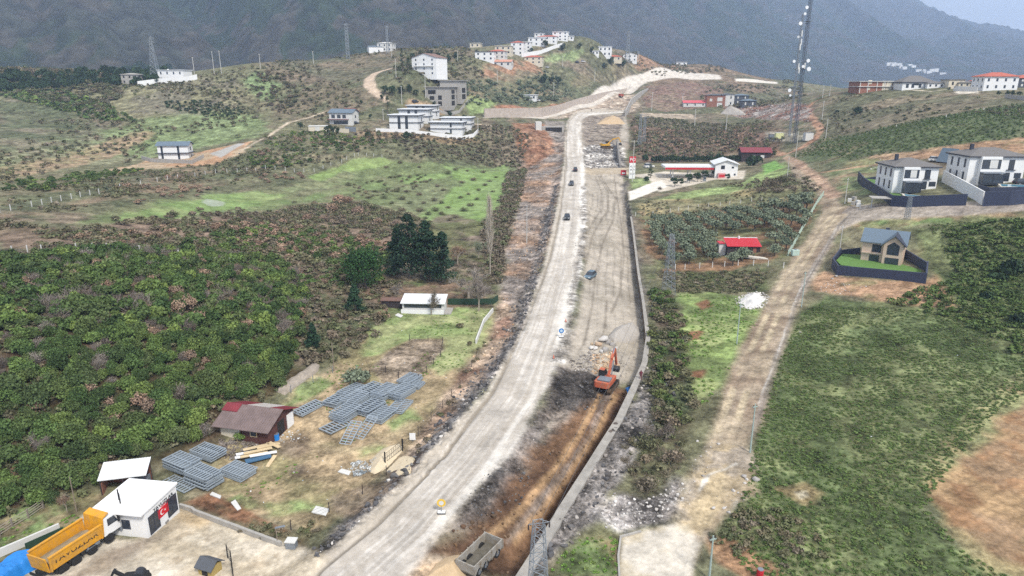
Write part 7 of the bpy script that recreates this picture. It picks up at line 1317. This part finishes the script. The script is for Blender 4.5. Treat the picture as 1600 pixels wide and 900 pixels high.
for i, (x, y) in enumerate(((1327, 316), (1334, 313), (1340, 319), (1333, 321), (1341, 324))):
    p = gp(x, y); t = root('block_pallet', p, 'wrapped pallet of pale blocks by the lane at the left villa', 'pallet', 'pallets of blocks', x); MB().box(-.6, .6, -.5, .5, .14, 1.15).build('blocks', CONC if i % 2 else OFFW, t, bevel=.04); MB().box(-.65, .65, -.55, .55, 0, .138).build('pallet_base', WOOD_M, t)
# ---- poles
POLEW = mat('pale_pole', '#c9c7c0', .8, var=.1); POLEB = mat('brown_pole', '#8f8272', .9); POLEG = mat('green_grey_pole', '#a9b8b0', .6)
def pole(x, yb, yt, label, m=POLEW, r=.14, arm=1.6, group=None, name='utility_pole', lamp=False):
    p = gp(x, yb); h = ztop(p, yt) - p.z; t = root(name, p, label, 'pole', group, R(20)); MB().tube((0, 0, -.5), (0, 0, h), r, r * .6, n=10).build('shaft', m, t)
    if arm:
        a = MB().box(-arm / 2, arm / 2, -.06, .06, h - .45, h - .33).build('crossarm', m, t)
        for xx in (-arm / 2 + .1, 0, arm / 2 - .1): MB().tube((xx, 0, h - .33), (xx, 0, h - .12), .05, n=6).build('insulator', WOODD, a)
    if lamp: MB().box(-.1, .9, -.1, .1, h - .1, h).build('lamp_head', GREYM, t)
    return p, h
for x, yb, yt, lb in ((1151, 538, 474, 'pale green grey light pole on the bright meadow'), (1172, 707, 631, 'pale pole at the right edge of the muddy lane, second from the front'), (1108, 905, 837, 'pale pole nearest the camera beside the concrete slab'), (1252, 480, 424, 'pale pole right of the lane below the navy garden wall')): pole(x, yb, yt, lb, POLEG, .12, .7)
pole(1312, 390, 352, 'pale pole left of the pink house', POLEW, .13, 1.0); pole(1320, 318, 278, 'pale pole by the block pallets', POLEW, .13, 1.0); pole(522, 580, 535, 'thin wooden pole at the back of the yard', POLEB, .09, 0); pole(823, 380, 321, 'tall pale pole on the red earth left of the gravel road', POLEW, .14, 0); pole(434, 851, 824, 'short dark lamp post at the end of the low yard wall', POLEB, .06, 0, lamp=True); pole(988, 284, 219, 'tall light mast behind the fuel price sign', POLEW, .16, 3.4); pole(120, 800, 745, 'thin grey pole beside the dry tree', POLEB, .07, 0)
pole(1243, 246, 205, 'pale pole at the lane junction below the tall mast', POLEW, .18, 1.2); pole(1230, 276, 246, 'pale pole beside the lane below the dark wooden house', POLEW, .15, 1.0)
for x, yb, yt in ((1284, 188, 157), (1290, 216, 186), (1285, 153, 133), (1296, 150, 132)): pole(x, yb, yt, 'pale pole in the line along the upper right track', POLEW, .2, 1.4, 'poles of the upper right track')
for x, yb, yt in ((407, 104, 84), (490, 99, 80), (335, 99, 80), (346, 98, 79), (304, 98, 89)): pole(x, yb, yt, 'pale pole on the left skyline ridge', POLEW, .22, 1.4, 'poles of the left skyline')
for x, yb, yt in ((619, 121, 92), (628, 163, 134), (665, 153, 119), (612, 90, 75), (599, 188, 170), (747, 210, 184)): pole(x, yb, yt, 'pale pole among the white houses of the left hillside', POLEW, .2, 1.2, 'poles of the left hillside')
for x, yb, yt in ((715, 98, 79), (777, 134, 110), (865, 155, 129), (929, 128, 107), (879, 105, 87), (997, 99, 80)): pole(x, yb, yt, 'pale pole on the slope of the crest village', POLEW, .22, 1.2, 'poles of the crest village')
for x, yb, yt in ((1085, 199, 170), (1134, 205, 179), (1066, 165, 146), (1018, 173, 144)): pole(x, yb, yt, 'pale pole in the scrub beyond the petrol station', POLEW, .25, 2.6 if x < 1070 else 1.2, 'poles beyond the petrol station')
# ---- lattice masts
def lattice(v, base, top, h, n, r, z0=0, lean=None):
    def c(z): k = (z - z0) / (h - z0); w = base + (top - base) * k; return [Vector((sx * w, sy * w, z)) for sx, sy in ((-1, -1), (1, -1), (1, 1), (-1, 1))]
    zs = [z0 + (h - z0) * (1 - (1 - i / n) ** 1.0) for i in range(n + 1)]
    for i in range(n):
        a, b = c(zs[i]), c(zs[i + 1])
        for k in range(4): j = (k + 1) % 4; v.tube(a[k], b[k], r * 1.5, n=4, caps=False); v.tube(a[k], b[j], r, n=3, caps=False); v.tube(a[j], b[k], r, n=3, caps=False); v.tube(b[k], b[j], r, n=3, caps=False)
def pylon(x, yb, yt, base, top, n, label, arms, r=.05, m=GALV, name='lattice_pylon', rz=0):
    p = gp(x, yb); h = ztop(p, yt) - p.z; t = root(name, p, label, 'pylon', None, R(rz)); b = MB(); lattice(b, base, top, h, n, r); b.build('tower', m, t)
    for z, w in arms:
        a = MB(); z_ = h * z; a.tube((-w, 0, z_), (w, 0, z_), r * 1.3, n=4); a.tube((-w, 0, z_), (0, 0, z_ + h * .04), r, n=3); a.tube((w, 0, z_), (0, 0, z_ + h * .04), r, n=3); a.build('crossarm', m, t)
        for sx in (-w, w): MB().tube((sx, 0, z_ - .5), (sx, 0, z_), .07, n=6).build('insulator', WOODD, t)
    return p, h
FARM = mat('weathered_steel', '#8f969c', .6, .2)
p1, h1 = pylon(840, 985, 816, .95, .42, 13, 'steel lattice pylon at the bottom edge in front of the concrete wall', [(.99, .9)], .024, FARM, rz=12); p2, h2 = pylon(1044, 459, 366, 1.9 / 2 + .25, .38, 11, 'steel lattice pylon on the bushy strip right of the concrete wall', [(.86, 1.3)], .034, FARM, rz=10)
p3, h3 = pylon(244, 104, 57, 2.6, .35, 9, 'tall lattice pylon behind the far left white house', [(.96, 2.5), (.86, 2.5)], .09, FARM); p4, h4 = pylon(544, 92, 37, 1.2, .9, 12, 'tall narrow lattice pylon on the left skyline', [(.97, 2.6), (.88, 2.6)], .08, FARM); p5, h5 = pylon(606, 84, 40, 1.0, .5, 9, 'slender lattice pylon behind the lone skyline farm house', [(.95, 2.5)], .07, FARM)
pylon(1417, 343, 306, .55, .3, 9, 'short lattice pole standing in front of the left villa pool', [(.97, 1.0)], .03, FARM); pylon(999, 228, 178, .8, .5, 9, 'thin lattice pylon on the scrub above the price sign', [(.96, 3.0)], .05, FARM); pylon(1006, 222, 182, .8, .5, 9, 'second thin lattice pylon close behind the other above the price sign', [(.96, 3.0)], .05, FARM); pylon(980, 98, 48, 2.2, .7, 10, 'faint lattice pylon beyond the right end of the crest village', [(.95, 4)], .1, FARM)
WIRE = mat('cable', '#5c5f63', .6)
def cable(a, b, sag, label, r=.03, n=24):
    a, b = Vector(a), Vector(b); q = MB(); P = [a + (b - a) * t - Vector((0, 0, sag * 4 * t * (1 - t))) for t in np.linspace(0, 1, n)]; o = P[0].copy()
    for i in range(n - 1): q.tube(P[i] - o, P[i + 1] - o, r, n=3, caps=False)
    tag(q.build('power_cable', WIRE, None, o), label, 'cable', 'power cables')
for k in (-1, 0, 1): cable((p1.x + k * .85, p1.y, p1.z + h1 - .2), (p2.x + k * 1.2, p2.y, p2.z + h2 * .86), 1.6, 'thin power cable strung over the brown trench between the lattice pylons', .018)
for k in (-1, 0, 1):
    cable((p3.x + k * 2.3, p3.y, p3.z + h3 * (.9 + .04 * k)), (p4.x + k * 2.4, p4.y, p4.z + h4 * (.92 + .05 * k)), 7, 'thin power cable between the pylons of the left skyline', .07); cable((p4.x + k * 2.4, p4.y, p4.z + h4 * (.92 + .05 * k)), (p5.x + 60, p5.y + 120, p5.z + h5 * .9 + k * 2), 7, 'thin power cable running right from the narrow skyline pylon', .07)
def mast():
    p = gp(1241, 224); h = ztop(p, -46) - p.z; t = root('telecom_mast', p, 'very tall dark lattice telecom mast with white dishes', 'mast', None, R(20)); b = MB(); lattice(b, .62, .55, h, 46, .065); b.build('tower', mat('dark_steel', '#646b77', .6, .2), t)
    for i, (x, y, r) in enumerate(((1259, 12, 1.0), (1256, 22, .8), (1249, 37, 1.1), (1246, 58, .8), (1261, 95, 1.1), (1239, 96, .9), (1262, 108, 1.3), (1253, 104, .9), (1232, 141, 1.1), (1233, 149, .7))):
        q = Vector((p.x, p.y, 0)); z = ztop(p, y) - p.z; u = (x - 800) / FPX; dd = p.y * CP - (p.z + z - CAM_H) * SP; X_ = u * dd - p.x; c, s = math.cos(-R(20)), math.sin(-R(20)); lx, ly = X_ * c - (-1.2) * s, X_ * s + (-1.2) * c
        r *= .78; d = MB(); D = Vector((math.sin(R(20)) * -1, -math.cos(R(20)), 0)); d.tube((lx, ly, z), Vector((lx, ly, z)) + D * .35, r * .98, r, n=18); d.tube(Vector((lx, ly, z)) - D * .3, (lx, ly, z), r * .3, r * .98, n=18); d.build('dish', mat('white_dish', '#eef0f2', .5), t); MB().tube((lx, ly, z), (0, 0, z), .1, n=5).build('bracket', GREYM, t)
    for i, (x, y) in enumerate(((1247, 53), (1246, 66), (1244, 74), (1254, 103), (1242, 104), (1243, 110))):
        z = ztop(p, y) - p.z; dd = p.y * CP - (p.z + z - CAM_H) * SP; X_ = (x - 800) / FPX * dd - p.x; MB().box(X_ - .25, X_ + .25, -1.6, -1.2, z - 1.4, z + 1.4).build('panel_antenna', OFFW, t); MB().tube((X_, -1.2, z), (0, 0, z), .07, n=4).build('bracket', GREYM, t)
    for k in (.45, .72): MB().box(-1.6, 1.6, -1.6, 1.6, h * k, h * k + .1).build('platform', GREYM, t)
    p = gp(1233, 214); h = ztop(p, 22) - p.z; t = root('guyed_mast', p, 'thin grey guyed mast just left of the tall telecom mast', 'mast'); b = MB(); lattice(b, .4, .35, h, 40, .05); b.build('tower', GREYM, t)
    MB().box(-3, 3, -.1, .1, h * .42, h * .42 + .25).build('crossarm', GREYM, t)
    smallbox(1217, 216, 4.2, 2.4, 2.8, mat('pale_yellow', '#dfe0a8', .7), OFFW, 'pale yellow equipment cabin at the foot of the tall mast', 'cabin', 'equipment_cabin'); smallbox(1262, 219, 4.2, 2.6, 3.6, OFFW, GREYM, 'white equipment cabin right of the tall mast', 'cabin', 'equipment_cabin', 8); smallbox(1205, 216, 2.6, 2, 2.0, GREYM, DKROOF, 'grey equipment cabinet left of the yellow cabin', 'cabinet', 'equipment_cabinet')
    fence('mesh_fence', '1196,220 1240,223 1252,221', 'grey mesh fence around the foot of the tall mast', 2.0, .08, GREYM, 5, GREYM, 2.5, .03)
mast()
# ---- a worker on the far road
def person(x, y, label, coat):
    p = gp(x, y); me = bpy.data.meshes.new('person'); J = [(0, 0, .95), (0, 0, 1.2), (0, 0, 1.45), (0, 0, 1.55), (0, .02, 1.7), (0, 0, 1.78), (.1, 0, .9), (.11, .02, .5), (.11, 0, .05), (.11, -.16, .03), (-.1, 0, .9), (-.12, -.03, .5), (-.13, .04, .05), (-.13, -.12, .03), (.2, 0, 1.42), (.27, .02, 1.15), (.27, -.06, .9), (-.2, 0, 1.42), (-.28, .03, 1.15), (-.27, -.05, .9)]
    E = [(0, 1), (1, 2), (2, 3), (3, 4), (4, 5), (0, 6), (6, 7), (7, 8), (8, 9), (0, 10), (10, 11), (11, 12), (12, 13), (2, 14), (14, 15), (15, 16), (2, 17), (17, 18), (18, 19)]; r = [.15, .14, .16, .06, .1, .08, .1, .075, .05, .045, .1, .075, .05, .045, .075, .055, .04, .075, .055, .04]
    me.from_pydata(J, E, []); o = bpy.data.objects.new('person', me); COL.objects.link(o); md = o.modifiers.new('skin', 'SKIN')
    for i, q in enumerate(r): me.skin_vertices[0].data[i].radius = (q, q)
    me.skin_vertices[0].data[0].use_root = True; ss = o.modifiers.new('ss', 'SUBSURF'); ss.levels = ss.render_levels = 1; me.materials.append(coat); o.location = p; tag(o, label, 'person')
person(924, 174, 'person in dark clothes standing at the bend of the far road', mat('dark_cloth', '#3a3a40', .9)); person(1001, 594, 'person in a dark red jacket standing by the end of the concrete wall', mat('dark_red_cloth', '#6a2f3c', .9))
